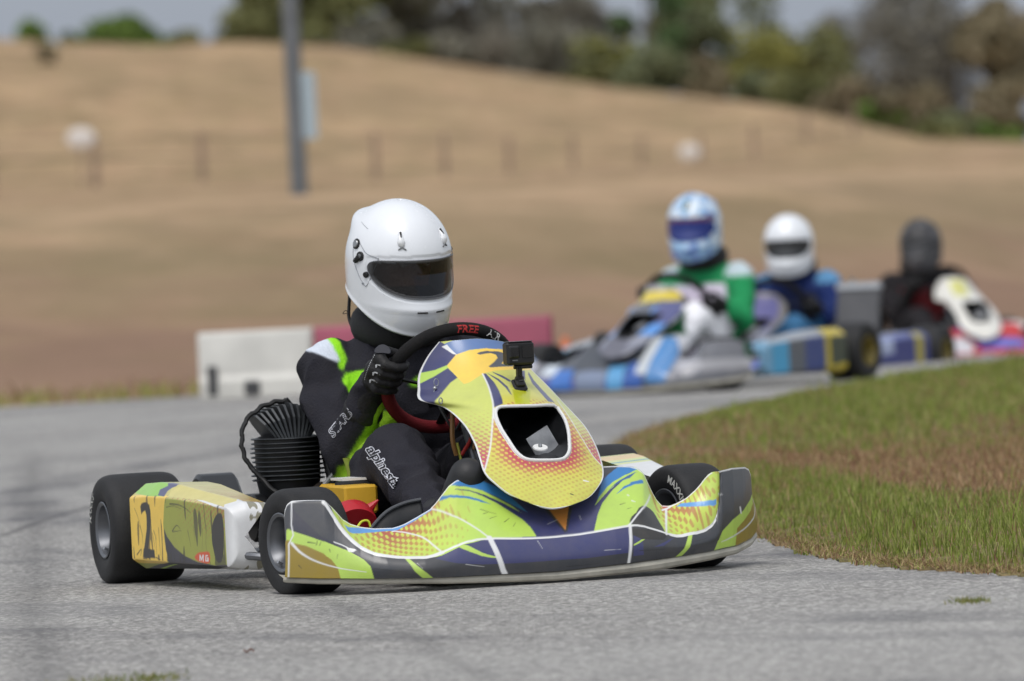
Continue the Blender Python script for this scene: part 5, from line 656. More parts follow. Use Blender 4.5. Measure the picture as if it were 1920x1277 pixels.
# ---------- trees and shrubs along the hill ----------
T_ = dict(name='tree', cat='tree', trunk=True)
LEAF = {'green': [(104, 128, 62), (118, 138, 70), (90, 110, 56)], 'olive': [(118, 120, 78), (134, 132, 88), (104, 106, 70)], 'yellow': [(138, 136, 74), (150, 144, 76), (122, 122, 70)],
        'grey': [(128, 126, 112), (116, 114, 106), (140, 136, 122)], 'dark': [(112, 118, 86), (120, 126, 94), (104, 108, 82)], 'brown': [(132, 122, 96), (120, 112, 90), (144, 130, 106)], 'deep': [(90, 112, 72), (100, 120, 78), (82, 102, 66)], 'bare': [(122, 118, 106), (110, 107, 98), (134, 128, 116)]}
bark_m = mat('bark', (78, 68, 58), .95, var=.3, vscale=6, bump=.4, bscale=12)
def leaf_mat(k):
    nm = 'foliage_'+k
    if nm in MATS: return MATS[nm]
    m = bpy.data.materials.new(nm); m.use_nodes = True; n = m.node_tree; b = n.nodes['Principled BSDF']
    tc = n.nodes.new('ShaderNodeTexCoord'); z = noise_node(n, tc.outputs['Object'], .9, 4, .6); c = LEAF[k]
    r = ramp(n, z.outputs['Fac'], [(.32, c[2]), (.5, c[0]), (.68, c[1])]); n.links.new(r.outputs[0], b.inputs['Base Color']); b.inputs['Roughness'].default_value = .8; b.inputs['Specular IOR Level'].default_value = .2
    MATS[nm] = m; return m
def plant(kind, name, cat, label, X, Y, w, h, cb, cnt, leafs=.2, trunk=True, lean=0., group=None):
    """X,Y foot; w half width, h height of top, cb height of crown base"""
    z0 = gp(X, Y)-.1; t = thing(name, label, cat, (X, Y, z0), 0, group); r_ = np.random.default_rng(int(abs(X*31+Y*7+h*13))+5)
    ncl = max(5, int(5+w*3)); C = []
    for k in range(ncl):
        a = r_.uniform(0, 2*math.pi); q = r_.uniform(0, 1)**.5; zz = r_.uniform(cb, h)
        wk = w*(1-.35*abs((zz-(cb+h)/2)/((h-cb)/2+.01))); C.append((lean*zz/h+math.cos(a)*q*wk*.72, math.sin(a)*q*wk*.6, zz*.93))
    C = np.array(C); C[:, 2] = np.clip(C[:, 2], cb+.12*(h-cb), h*.92)
    base = np.array([(0, 0, -.1), (lean*.2, 0, cb*.5), (lean*.45, 0, cb+(h-cb)*.25)]); mb = MB(); tr_ = .035*h+.02
    if trunk:
        mb.tube(curve_pts(base, 6), np.linspace(tr_, tr_*.55, 6), 8)
        for c in C[::2]:
            mid = (base[-1]+c)/2+r_.normal(0, .06*w, 3); mb.tube(curve_pts([base[-1], mid, c], 5), np.linspace(tr_*.4, tr_*.1, 5), 5)
    else:
        for c in C[::2]: mb.tube([(0, 0, -.05), (c[0]*.5, c[1]*.5, c[2]*.5), tuple(c)], [tr_*.5, tr_*.35, tr_*.12], 5)
    mb.build('trunk' if trunk else 'stem', bark_m, t)
    idx = r_.integers(0, ncl, cnt); rad = np.minimum(w*.5, (h-cb)*.42)*r_.uniform(.6, 1.1, ncl)
    d = r_.normal(0, 1, (cnt, 3)); d /= np.linalg.norm(d, axis=1)[:, None]; P = C[idx]+d*(r_.uniform(0, 1, cnt)**.45*rad[idx])[:, None]*np.array([1, 1, .75])
    P[:, 2] = np.clip(P[:, 2], .05, None)
    a = r_.normal(0, 1, (cnt, 3)); a /= np.linalg.norm(a, axis=1)[:, None]; b2 = np.cross(a, r_.normal(0, 1, (cnt, 3))); b2 /= np.linalg.norm(b2, axis=1)[:, None]
    s = leafs*r_.uniform(.5, 1.2, cnt)[:, None]; thin = .12 if kind == 'bare' else .55
    V = np.stack([P-a*s, P+b2*s*thin, P+a*s, P-b2*s*thin], 1).reshape(-1, 3)
    mb = MB(); mb.add(V, np.arange(cnt*4).reshape(-1, 4).tolist()); mb.build('crown' if trunk else 'foliage', leaf_mat(kind), t, False, fixn=False)
def px_plant(kind, px_, wpx, top, Y=240, base=None, name='shrub', cat='shrub', label='', cb=0., cnt=1500, leafs=.16, trunk=False, lean=0., h=None):
    X = (px_-960)*Y/13430.; z0 = gp(X, Y)-.1; zt = .886+(397-(top+.05*(px_-960)))*Y/13430.
    plant(kind, name, cat, label, X, Y, wpx*Y/13430., h or max(.5, zt-z0), cb, cnt, leafs, trunk, lean)
T_ = dict(name='tree', cat='tree', trunk=True)
px_plant('olive', 650, 240, -260, 242, label='tall spreading tree with thick trunk, behind the light pole', cb=1.7, cnt=5200, leafs=.24, lean=-.6, h=7.5, **T_)
px_plant('bare', 925, 190, -260, 243, label='tall bare grey tree with leaning trunk near the picture centre', cb=1.0, cnt=4200, leafs=.34, lean=-.9, h=7.0, **T_)
px_plant('yellow', 785, 85, -90, 246, label='yellow green leafy tree between the two tall trunks', cb=1.3, cnt=2000, h=5.5, **T_)
px_plant('deep', 1245, 80, -90, 244, label='dark green dense tree right of the bare grey tree', cb=1.4, cnt=2200, **T_)
px_plant('bare', 1085, 120, -30, 246, label='grey leafless tree with many fine twigs, right of the leaning trunk', cb=.9, cnt=2600, leafs=.3, **T_)
px_plant('bare', 1700, 200, -60, 246, label='dark bare tree mass above the right end of the hill', cb=1.0, cnt=4600, leafs=.36, **T_)
px_plant('dark', 1380, 150, -6, 246, label='broad dark olive tree right of the dark green tree', cb=.8, cnt=3000, **T_)
px_plant('brown', 1890, 110, 5, 243, label='brownish tree at the far right edge', cb=.7, cnt=2400, leafs=.26, **T_)
for a in [('green', 88, 44, 46, 236, 'small green shrub alone on the hilltop, leftmost of all'), ('green', 262, 78, 26, 236, 'bright green rounded shrub on the hilltop at left'), ('olive', 372, 60, 58, 237, 'low olive shrub on the hilltop left of the pole'),
          ('olive', 480, 70, 38, 238, 'olive shrub just left of the light pole'), ('olive', 590, 80, 50, 238, 'olive shrub just right of the light pole'), ('grey', 690, 90, 40, 240, 'grey green shrub right of the thick trunk'),
          ('olive', 790, 90, 70, 238, 'pale olive shrub below the yellow green tree'), ('grey', 880, 80, 60, 239, 'grey shrub below the leaning trunk'), ('bare', 970, 90, 60, 238, 'twiggy grey shrub right of the leaning trunk'),
          ('grey', 1060, 100, 50, 240, 'wide grey shrub below the leafless tree'), ('olive', 1140, 80, 80, 238, 'olive shrub left of the dark green tree'), ('yellow', 1190, 60, 70, 238, 'yellowish shrub in front of the dark green tree'),
          ('dark', 1250, 90, 90, 237, 'dark shrub at the crest below the dark green tree'), ('brown', 1330, 90, 100, 237, 'brown shrub at the crest below the broad olive tree'), ('yellow', 1460, 110, 55, 240, 'yellow olive shrub in the gap between the large trees'),
          ('olive', 1560, 110, 60, 240, 'large olive shrub left of the dark bare tree'), ('dark', 1440, 60, 130, 234, 'dark green shrub at the crest right of the brown shrub'), ('olive', 1530, 90, 140, 232, 'olive shrub on the falling crest'),
          ('brown', 1610, 90, 160, 230, 'brown shrub on the falling crest'), ('green', 1650, 70, 190, 226, 'green shrub at the foot of the brown shrub'), ('brown', 1730, 100, 170, 226, 'wide brown shrub under the dark bare tree'),
          ('dark', 1800, 90, 200, 222, 'dark shrub low on the right slope'), ('brown', 1880, 90, 170, 224, 'tan brown shrub by the right edge'), ('olive', 1760, 70, 225, 218, 'low olive shrub where the slope meets the field'), ('green', 1900, 70, 240, 216, 'low green shrub at the far right corner of the field'),
          ('bare', 1800, 160, 60, 244, 'tangled bare shrub between the dark bare tree and the brownish tree'), ('olive', 530, 60, 60, 241, 'olive shrub straight behind the light pole')]:
    px_plant(a[0], a[1], a[2], a[3], a[4], label=a[5], cnt=1700 if a[2] < 85 else 2400, leafs=.16)
for a in [('olive', 545, 110, -50, 245, 'olive tree behind the light pole, filling the gap left of the thick trunk'), ('grey', 860, 90, -40, 247, 'grey green tree behind the leaning trunk'), ('grey', 1000, 110, -30, 247, 'grey tree between the leaning trunk and the leafless tree'),
          ('grey', 1165, 80, 8, 248, 'low grey tree left of the dark green dense tree'), ('olive', 1320, 90, -30, 248, 'olive tree just right of the dark green dense tree'), ('bare', 1620, 100, 20, 248, 'bare tree left of the dark bare tree mass'), ('bare', 1800, 110, -50, 247, 'bare twiggy tree right of the dark bare tree mass'), ('brown', 1930, 90, -10, 246, 'brown tree cut by the right edge of the picture'), ('brown', 1500, 90, 60, 247, 'brown tree behind the yellow olive shrub')]:
    px_plant(a[0], a[1], a[2], a[3], a[4], label=a[5], cnt=2600, leafs=.24, cb=.5, **T_)
for a in [('green', 165, 62, 60, 237, 'low flat green shrub between the two hilltop shrubs at left'), ('green', 320, 50, 58, 237, 'low green shrub right of the bright rounded shrub')]: px_plant(a[0], a[1], a[2], a[3], a[4], label=a[5], cnt=1200)
px_plant('brown', 118, 26, 108, 215, label='small dark shrub alone on the dry hillside at left', cnt=500, leafs=.14)
# ---------- livery painting ----------
PAL = dict(LIME=(182, 214, 92), NAVY=(52, 56, 104), DNAVY=(38, 40, 58), DARK=(52, 55, 62), BLUE=(44, 120, 182), BLUE2=(48, 92, 146), LBLUE=(92, 152, 212), WHITE=(225, 226, 226), GOLD=(150, 128, 40), ORANGE=(196, 128, 62),
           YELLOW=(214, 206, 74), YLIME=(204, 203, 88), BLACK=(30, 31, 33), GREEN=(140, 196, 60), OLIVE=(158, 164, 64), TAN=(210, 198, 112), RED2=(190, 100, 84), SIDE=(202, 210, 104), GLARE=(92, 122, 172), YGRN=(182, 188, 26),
           PLATE=(246, 206, 84), GREY2=(78, 80, 88), ORN2=(216, 84, 42), RED=(184, 66, 78), DOT=(176, 92, 66))
def pc(k, pal=None): return np.array(lin((pal or {}).get(k, PAL[k]))[:3])
def apply_art(UV, base, art, pal=None):
    c = base.copy()
    for k, poly in art: c[inpoly(UV, poly)] = pc(k, pal)
    return c
def draw(c, U, P, art, surf, special=None, track=None):
    """polygons and pen strokes of the artwork, in order"""
    for e in art:
        if len(e) == 2:
            m_ = inpoly(U, e[1]); c[m_] = special[m_] if (special is not None and e[0] == 'SIDE') else pc(e[0])
            if track is not None: track[m_] = (e[0] == 'LIME')
        else:
            q = np.array(e[1]); L3 = surf(q); w = np.linspace(e[2], e[3], len(L3))/2; wm = w.max()+.002
            k = np.nonzero(((P > L3.min(0)-wm) & (P < L3.max(0)+wm)).all(1))[0]
            if len(k) == 0: continue
            Q = P[k]; best = np.full(len(k), -9.)
            for i in range(len(L3)-1):
                ab = L3[i+1]-L3[i]; t = np.clip(((Q-L3[i])@ab)/(ab@ab+1e-12), 0, 1); best = np.maximum(best, w[i]+(w[i+1]-w[i])*t-np.linalg.norm(Q-L3[i]-t[:, None]*ab, axis=1))
            f = np.clip(best/.0012+.5, 0, 1)[:, None]; c[k] = c[k]*(1-f)+pc(e[0])*f
            if track is not None: track[k[f[:, 0] > .3]] = False
    return c
def near(P, pts):
    d = np.full(len(P), 9.)
    for q in pts: d = np.minimum(d, np.linalg.norm(P-np.array(q), axis=1))
    return d
def art_fair(U, P, kind, pal):
    k = len(U); c = np.tile(pc('LIME', pal), (k, 1))
    if kind != 'lime': return art_simple(U, P, kind, 'fair')
    y, z = P[:, 1], P[:, 2]; arc = np.hypot(P[:, 0], P[:, 2])
    top = U[:, 1] > 1
    gL = np.clip(.80-near(P[:, 1:], [(-.33, .155), (-.30, .165), (-.27, .19), (-.25, .215)])/.17, 0, .72)
    gL2 = np.clip(.42-np.abs(y+.40)/.25, 0, .4)
    gR = np.clip(.62-near(P[:, 1:], [(.395, .17), (.41, .17)])/.28, 0, .6)
    g = np.maximum(np.maximum(gL*(y < -.12), gL2*(y < -.3)), gR*(y > .33))*top
    ycol = np.clip(g*1.3, 0, 1)[:, None]; base = c*(1-ycol*.6)+pc('YELLOW')*ycol*.6
    h = halftone(y+arc*.5, arc-y*.4, g, .0135) & (g > .06)
    dot = pc('DOT')*np.clip(g*1.5, .35, 1)[:, None]+base*(1-np.clip(g*1.5, .35, 1))[:, None]
    base[h] = dot[h]
    art = ART_FAIR
    # halftone lives only on lime areas: paint art with lime layers first, dots over them
    c = np.tile(pc('LIME'), (k, 1)); lime = np.zeros(k, bool)
    pol = [e for e in art if len(e) == 2]; pen = [e for e in art if len(e) > 2]; sf = lambda q: fair_pt(FB, FC, FT, np.clip(q[:, 0], 0, len(FB)-1), np.clip(q[:, 1], 0, 2))
    draw(c, U, P, pol, sf, None, lime); use = lime & (U[:, 1] > .98); c[use] = base[use]; draw(c, U, P, pen, sf)
    return c
def art_nose(U, P, kind, pal):
    k = len(U)
    if kind != 'lime': return art_simple(U, P, kind, 'nose')
    y, z = P[:, 1], P[:, 2]
    opn = nose_pt(NL, NM, NR, np.array([q[0] for q in NOSE_OPEN]), np.array([q[1] for q in NOSE_OPEN]))
    lowq = opn[opn[:, 2] < .40]
    d = np.full(k, 9.)
    for a, b in zip(opn, np.roll(opn, -1, 0)):
        ab = b-a; t = np.clip(((P-a)@ab)/(ab@ab+1e-9), 0, 1); d = np.minimum(d, np.linalg.norm(P-a-t[:, None]*ab, axis=1))
    up = np.clip((z-.30)/.14, 0, 1)
    g = np.clip(.98-d/.095, .33, .86)*(1-up)+(np.clip(.42-d/.1, 0, 1))*up*(z < .43)
    g = g*(z < .45)
    yel = np.tile(pc('YLIME'), (k, 1)); tp = np.clip((z-.42)/.05, 0, 1)[:, None]; yel = yel*(1-.25*tp)+np.array(lin((214, 220, 110))[:3])*.25*tp
    warm = np.clip(1-d/.09, 0, 1)[:, None]; yel = yel*(1-warm*.5*(1-tp))+np.array(lin((222, 196, 66))[:3])*warm*.5*(1-tp)
    s_arc = y; t_arc = np.cumsum(np.zeros(k))+P[:, 2]*1.15-P[:, 0]*.2
    h = halftone(s_arc+t_arc*.45, t_arc-s_arc*.35, g, .0132) & (g > .05)
    w = np.clip(g*1.25, .25, 1)[:, None]; dot = pc('RED')*w+yel*(1-w); fade = np.clip(1.05-d/.16, .30, 1)[:, None]*.75; dot = np.where(g[:, None] < .45, pc('DOT')*fade+yel*(1-fade), dot)
    cen = yel.copy(); cen[h] = dot[h]
    side = np.tile(pc('SIDE'), (k, 1)); gs = np.clip(1.0-(z-.26)/.17, 0, .93)
    hs_ = halftone(y+t_arc*.45, t_arc-y*.35, gs, .0115) & (gs > .08); ws = np.clip(gs*1.4, 0, 1)[:, None]; sd = np.array(lin((186, 82, 96))[:3])*ws+side*(1-ws); side[hs_] = sd[hs_]
    c = cen
    draw(c, U, P, ART_NOSE, lambda q: nose_pt(NL, NM, NR, np.clip(q[:, 0], 0, 12), np.clip(q[:, 1], -1, 1)), side)
    edge = (np.abs(U[:, 1]) > .972) | (U[:, 0] > 11.85); c[edge] = pc('WHITE')
    return c
def art_pod(U, P, kind, pal, left):
    k = len(U)
    if kind != 'lime': return art_simple(U, P, kind, 'pod')
    c = np.tile(pc('OLIVE'), (k, 1)); u, v = U[:, 0], U[:, 1]
    g = np.clip((u-.45)/.6, 0, 1)*np.clip((v-2.35)/.6, 0, 1)*.7; up = v > 3
    g = np.where(up, np.clip((u-.25)*.9, 0, .55), g)
    base = c*(1-up[:, None]*.7)+pc('TAN')*up[:, None]*.7; h = halftone(P[:, 0]+P[:, 2]*.6, P[:, 2]-P[:, 0]*.5, g, .015) & (g > .05)
    base[h] = base[h]*.35+pc('DOT')*.65
    c = base
    if left:   # the far pod: white with pale traces
        c = np.tile(pc('WHITE'), (k, 1)); c[(v > 3) & (u < .52)] = np.array(lin((214, 222, 140))[:3]); c[(v > 3) & (u > .18) & (u < .38)] = np.array(lin((236, 200, 130))[:3]); c[(v > 3) & (u > .44) & (u < .47)] = np.array(lin((90, 160, 170))[:3])
        return c
    draw(c, U, P, ART_POD, lambda q: pod_pt(q[:, 0], q[:, 1]))
    # rubbed tyre marks
    st = np.array([noise.noise(Vector((p[0]*60, p[2]*9, 0))) for p in P]); mk = np.exp(-((u-.93)/.035)**2)+.75*np.exp(-((u-.20)/.05)**2)+.3
    k2 = (st*mk > .10) & (v > 2) & (v < 3.1) & (u < .985); c[k2] = c[k2]*.25+pc('BLACK')*.75
    c[u > .995] = pc('WHITE')
    gm = np.array([noise.noise(Vector((p[1]*30, p[2]*14, 7))) for p in P])
    return c
def art_simple(U, P, kind, part):
    k = len(U); y, z, x = P[:, 1], P[:, 2], P[:, 0]; L = lambda r: np.array(lin(r)[:3])
    s = np.array([noise.noise(Vector((a*5.5, b*8, 3.3))) for a, b in zip(y, z)])
    def fill(*rules):
        c = np.tile(L(rules[0]), (k, 1))
        for m_, col in rules[1:]: c[m_] = L(col)
        return c
    if kind == 'blue':
        if part == 'fair': return fill((64, 70, 80), (np.abs(y) > .30, (120, 122, 130)), ((np.abs(y) > .40) & (s > .12), (58, 60, 66)), ((y < -.42) & (z > .12), (190, 190, 200)), ((y > .36) & (np.abs(z-.13) < .025), (176, 176, 182)), ((z < .09) & (y < .2), (66, 66, 140)), ((y > -.45) & (y < -.28) & (s > -.2), (70, 150, 220)), ((y > -.36) & (y < -.28) & (z > .1), (205, 215, 225)),
                                       ((y > -.28) & (y < -.16) & (z < .13), (50, 110, 190)), ((y > .03) & (y < .12) & (z < .14), (90, 160, 210)), ((y > .13) & (y < .22) & (z < .15), (40, 90, 170)), ((y > .18) & (y < .26) & (z > .1), (196, 202, 206)), ((y > .24) & (y < .34) & (z > .06), (66, 130, 190)), ((y > -.14) & (y < .02) & (z < .12), (120, 134, 160)))
        if part == 'nose': return fill((138, 142, 156), (z > .40, (92, 96, 106)), ((z > .30) & (z < .46) & (np.abs(y-.05) > .075), (84, 148, 220)), ((z > .46) & (s > -.28), (216, 194, 66)), ((z > .545), (140, 140, 146)), (z < .25, (110, 114, 130)), ((z < .3) & (y > -.04) & (y < .12), (96, 98, 112)), ((y > .14) & (z > .36) & (z < .48), (88, 92, 140)))
        return fill((92, 98, 108), (U[:, 0] < .28, (196, 176, 44)), ((U[:, 0] > .3) & (U[:, 0] < .55) & (s > 0), (52, 70, 130)), (U[:, 0] > .78, (70, 160, 205)), ((U[:, 1] > 3) & (U[:, 0] > .3), (150, 156, 164)), ((U[:, 0] < .22) & (s > .12), (60, 70, 60)))
    if kind == 'navy':
        if part == 'fair': return fill((40, 52, 128), (z > .16, (170, 174, 186)), (s > .25, (70, 100, 190)))
        if part == 'nose': return fill((84, 82, 136), ((np.abs(U[:, 1]) > .82) | (U[:, 0] < .8), (112, 108, 106)), (z < .35, (120, 124, 140)))
        return fill((30, 44, 120), ((U[:, 0] > .62) & (U[:, 0] < .88) & (U[:, 1] > 2.55), (170, 182, 214)), ((U[:, 0] < .24) & (U[:, 0] > .10) & (s > -.2), (170, 158, 48)), ((U[:, 0] > .3) & (U[:, 1] > 3.3), (84, 98, 160)))
    if kind == 'white':
        if part == 'fair': return fill((168, 34, 38), ((z > .12) & (s > -.05), (92, 104, 196)), ((z > .10) & (s < -.28), (206, 204, 210)), (y < -.47, (216, 214, 206)), ((z > .19) & (s < .1), (190, 44, 50)), ((z < .1) & (s > .3), (150, 150, 190)))
        if part == 'nose': return fill((222, 220, 212), ((z > .46) & (y > .0) & (y < .12), (206, 204, 120)), (z > .56, (200, 198, 190)))
        return fill((214, 212, 204), (s > .1, (190, 54, 58)))
def super4(fn, U, P, shape, hi):
    """averages the artwork over four points per cell"""
    if not hi: return fn(U, P)
    U3 = U.reshape(shape+(2,)); P3 = P.reshape(shape+(3,)); tot = 0
    for a, b in ((-.25, -.25), (.25, -.25), (-.25, .25), (.25, .25)):
        ju, jv = np.gradient(U3, axis=0), np.gradient(U3, axis=1); pu_, pv_ = np.gradient(P3, axis=0), np.gradient(P3, axis=1)
        tot = tot+fn((U3+a*ju+b*jv).reshape(-1, 2), (P3+a*pu_+b*pv_).reshape(-1, 3))
    return tot/4
def make_kart(name, label, loc, yaw, kind, q=1.0, steer=10., group=None, pods=True, engine=True, radiator=False, nsc=1., wz=0.):
    """q: mesh step multiplier. yaw in degrees: 0 faces the camera line, positive turns the nose to picture right."""
    a = math.radians(yaw); t = thing(name, label, 'go-kart', (loc[0], loc[1], loc[2] if len(loc) > 2 else 0), a-math.pi/2, group); hi = q <= 1.01
    plast = paint_mat('livery_plastic', .30, .45, .20); blk = mat('black_plastic', (30, 31, 33), .45, var=.25, bump=.05); steel = mat('frame_steel', (120, 122, 126), .4, .85, var=.2); blackm = mat('black_metal', (24, 25, 27), .42, .3, var=.3)
    alu = mat('aluminium', (168, 170, 172), .35, .9, var=.12); white = mat('raw_white_plastic', (202, 200, 192), .5, var=.14, vscale=11)
    nb_ = np.array([.28, .05, .18])
    def NP(*a_): return (nose_pt(*a_)-nb_)*np.array([nsc, nsc*.93 if nsc < 1 else 1, nsc])+nb_
    # front fairing
    nu, nv = int(640/q), int(170/q)
    us = np.linspace(0, len(FB)-1, nu)
    # even spacing along the width
    dense = np.linspace(0, len(FB)-1, 2000); Q = fair_pt(FB, FC, FT, dense, np.ones(2000)*.5); L_ = np.r_[0, np.cumsum(np.linalg.norm(np.diff(Q, axis=0), axis=1))]; us = np.interp(np.linspace(0, L_[-1], nu), L_, dense)
    vs = np.concatenate([np.linspace(0, 1, int(nv*.5)), np.linspace(1, 2, int(nv*.5))[1:]])
    U, V = np.meshgrid(us, vs, indexing='ij'); P = fair_pt(FB, FC, FT, U, V)
    # the scoops in front of the wheels are dished
    UV = np.stack([U.ravel(), V.ravel()], 1); c = super4(lambda a_, b_: art_fair(a_, b_, kind, None), UV, P.reshape(-1, 3), P.shape[:2], hi)
    f_ = MB().grid(P).build('front_fairing', plast, t, True, 40, c, fixn=False)
    sd = f_.modifiers.new('s', 'SOLIDIFY'); sd.thickness = .005; sd.offset = -1
    # rounded lower lip
    B = fair_pt(FB, FC, FT, np.linspace(0, len(FB)-1, 120), np.zeros(120)); g_ = np.interp(B[:, 1], [-.6, -.3, 0, .3, .6], [.007, .009, .013, .016, .012]); lip = B.copy(); lip[:, 2] -= g_*.8; lip[:, 0] -= .012
    lipm = mat('scuffed_lip', (176, 172, 160), .6, var=.25, vscale=18); MB().tube(lip, g_, 10).build('lower_lip', lipm, f_)
    bk = [lip[i]+np.array([-.05, 0, .01]) for i in range(0, 120, 3)]; MB().grid(np.stack([lip[::3], np.array(bk)], 1)).build('underside', lipm, f_)
    # raised ridges on the fairing ends
    # steering fairing
    nt_, ns = int(330/q), int(190/q); ts = np.linspace(0, 12, nt_); ss = np.linspace(-1, 1, ns); TT, S_ = np.meshgrid(ts, ss, indexing='ij'); P0 = nose_pt(NL, NM, NR, TT, S_); P = NP(NL, NM, NR, TT, S_); UV = np.stack([TT.ravel(), S_.ravel()], 1)
    c = super4(lambda a_, b_: art_nose(a_, b_, kind, None), UV, P0.reshape(-1, 3), P.shape[:2], hi); hole = inpoly(UV, NOSE_OPEN); mb = MB(); mb.grid(P); mb.f = [qd for qd in mb.f if not hole[list(qd)].all()]
    nose = mb.build('steering_fairing', plast, t, True, 40, c, fixn=False); sd = nose.modifiers.new('s', 'SOLIDIFY'); sd.thickness = .004; sd.offset = 1
    opn = np.array(NOSE_OPEN); op = NP(NL, NM, NR, opn[:, 0], opn[:, 1]); op2 = np.vstack([op, op[:1]]); whm = mat('white_trim', (222, 222, 220), .4)
    MB().tube(op2+np.array([.002, 0, 0]), .0042 if kind == 'lime' else .006, 8, False).build('opening_rim', whm if kind == 'lime' else blk, nose)
    ce = op.mean(0); back = ce+(op-ce)*.9+np.array([-.17, 0, .012]); back[:, 0] = np.minimum(back[:, 0], ce[0]-.10)
    duct = MB(); mid = ce+(op-ce)*1.0+np.array([-.07, 0, .004]); duct.loft([op+np.array([-.004, 0, 0]), mid, back, ce+(back-ce)*.05+np.array([-.20, 0, 0])], True, False)
    duct.build('air_duct', mat('duct_black', (20, 21, 23), .38, var=.5, vscale=20), nose, True, 50)
    R_ = Matrix.Rotation(math.radians(62), 3, 'Y'); dc = (np.array([.068, .083, .322])-nb_)*nsc+nb_
    wr = MB(); wr.lathe([(.001, .003), (.0175, .003), (.0188, .001), (.0188, -.001), (.001, -.001)], n=28); wr.v[0] = wr.v[0] @ np.array(Matrix.Rotation(math.radians(22), 3, 'Y')).T+dc+np.array([-.005, .013, -.005])
    wr.v[0][:, 1] *= 1.; wr.build('washer', whm, nose); MB().lathe([(.001, .008), (.004, .007), (.005, .0)], tuple(dc+np.array([-.005, .013, -.002])), n=12).build('bolt', alu, nose)
    mb = MB(); mb.box(dc+np.array([-.035, .03, .005]), (.004, .062, .062), Matrix.Rotation(.5, 3, 'X')); mb.build('duct_plate', mat('dull_grey', (158, 160, 164), .35, .3, var=.35, vscale=25), nose)
    if hi:
        pinc = NP(NL, NM, NR, np.array([3.05]), np.array([-.80]))[0]+np.array([.006, -.006, 0]); mb = MB()
        a_ = np.linspace(0, 2*math.pi, 14); mb.tube([pinc+np.array([0, .006*math.cos(k)+.004, .014+.009*math.sin(k)]) for k in a_], .0011, 6, False); mb.tube([pinc+np.array([.002, 0, 0]), pinc+np.array([.002, -.006, -.014])], .0011, 6); mb.ell(pinc, (.005, .005, .005), n=10, m=8); mb.build('safety_pin', alu, nose)
        mb = MB(); rc = NP(NL, NM, NR, np.array([4.05]), np.array([-.80]))[0]+np.array([.004, -.004, 0]); mb.tube([rc+np.array([0, .0045*math.cos(k), .007*math.sin(k)]) for k in a_], .0016, 6, False); mb.build('eyelet', alu, nose)
        # folded film at the top corner of the fairing
        q0 = NP(NL, NM, NR, np.array([0., .6, 1.4, 2.2]), np.array([-1., -1, -1, -1.]))
    # side pods
    if pods:
        for sgn in (1, -1):
            nu2, nv2 = int(330/q), int(330/q); uu = np.linspace(0, 1, nu2); vv = np.linspace(0, 5, nv2); U, V = np.meshgrid(uu, vv, indexing='ij'); P = pod_pt(U, V)
            # soften the section corners
            for _ in range(max(1, int(9/q))): P[:, 1:-1] = (P[:, :-2]+2*P[:, 1:-1]+P[:, 2:])/4
            UV = np.stack([U.ravel(), V.ravel()], 1); c = super4(lambda a_, b_: art_pod(a_, b_, kind, None, sgn == -1), UV, P.reshape(-1, 3), P.shape[:2], hi).reshape(P.shape)
            # rounded front cap, bare white plastic
            last = P[-1]; cen = last.mean(0); rings = []; cc = []; wc = pc('WHITE') if kind == 'lime' else None
            for k in np.linspace(0, 1, int(26/q)+3)[1:]:
                th = k*math.pi/2; r = cen+(last-cen)*np.array([1, 1, 1]); sc = math.cos(th)**.38
                ring = cen+(last-cen)*max(sc, .02); ring[:, 0] += .042*math.sin(th); rings.append(ring)
                col_ = np.tile(wc if wc is not None else c[-1].mean(0), (len(last), 1))
                if kind == 'lime' and sgn == 1:
                    for j, p_ in enumerate(ring):
                        g = noise.noise(Vector((p_[1]*60, p_[2]*35, 5)))
                        if p_[1] > -.570 and g+(p_[1]+.565)*5 > .30: col_[j] = np.array(lin((140, 137, 118))[:3])
                cc.append(col_)
            first = P[0]; cen0 = first.mean(0); r0 = [cen0+(first-cen0)*s_+np.array([-.02*(1-s_), 0, 0]) for s_ in (.02, .8)]
            A = np.concatenate([np.array(r0), P, np.array(rings)]); Cc = np.concatenate([np.array([c[0], c[0]]), c, np.array(cc)])
            if sgn == -1: A = A*np.array([1, -1, 1])
            MB().grid(A, flip=(sgn == -1)).build('side_pod', plast, t, True, 50, Cc.reshape(-1, 3))
    # wheels
    rub = mat('tyre_rubber', (38, 38, 39), .68, var=.35, vscale=16, bump=.12, bscale=140, spec=.35); rimm = mat('wheel_alloy', (108, 110, 114), .38, .75, var=.15); rimd = mat('wheel_barrel', (34, 35, 37), .55, .3)
    def wheel(c, R, w, rim, st, lab=None, let=None, yellow=False):
        prof = [(rim, -w*.46), (rim+.008, -w*.5), (R*.72, -w*.535), (R*.88, -w*.52), (R*.955, -w*.47), (R*.992, -w*.38), (R, -w*.25), (R*1.003, 0), (R, w*.25), (R*.992, w*.38), (R*.955, w*.47), (R*.88, w*.52), (R*.72, w*.535), (rim+.008, w*.5), (rim, w*.46), (rim*.985, w*.2), (rim*.985, -w*.2)]
        T = np.array(prof); T2 = crom(np.vstack([T, T[:1]]), np.linspace(0, len(T), 90 if hi else 40)[:-1]); ang = math.radians(st); Rz = np.array(Matrix.Rotation(ang, 3, 'Z'))
        mb = MB(); mb.lathe([tuple(p) for p in T2], axis='y', n=96 if hi else 40, closed=True)
        # slight flattening where the tyre meets the road
        v = mb.v[0]; v[:, 2] = np.maximum(v[:, 2], -R+.004); v[:, 1] *= 1+.05*np.clip((-v[:, 2]-R*.75)/(R*.25), 0, 1)
        mb.v[0] = v @ Rz.T+np.array(c); ty = mb.build('tyre', rub, t, True, 60)
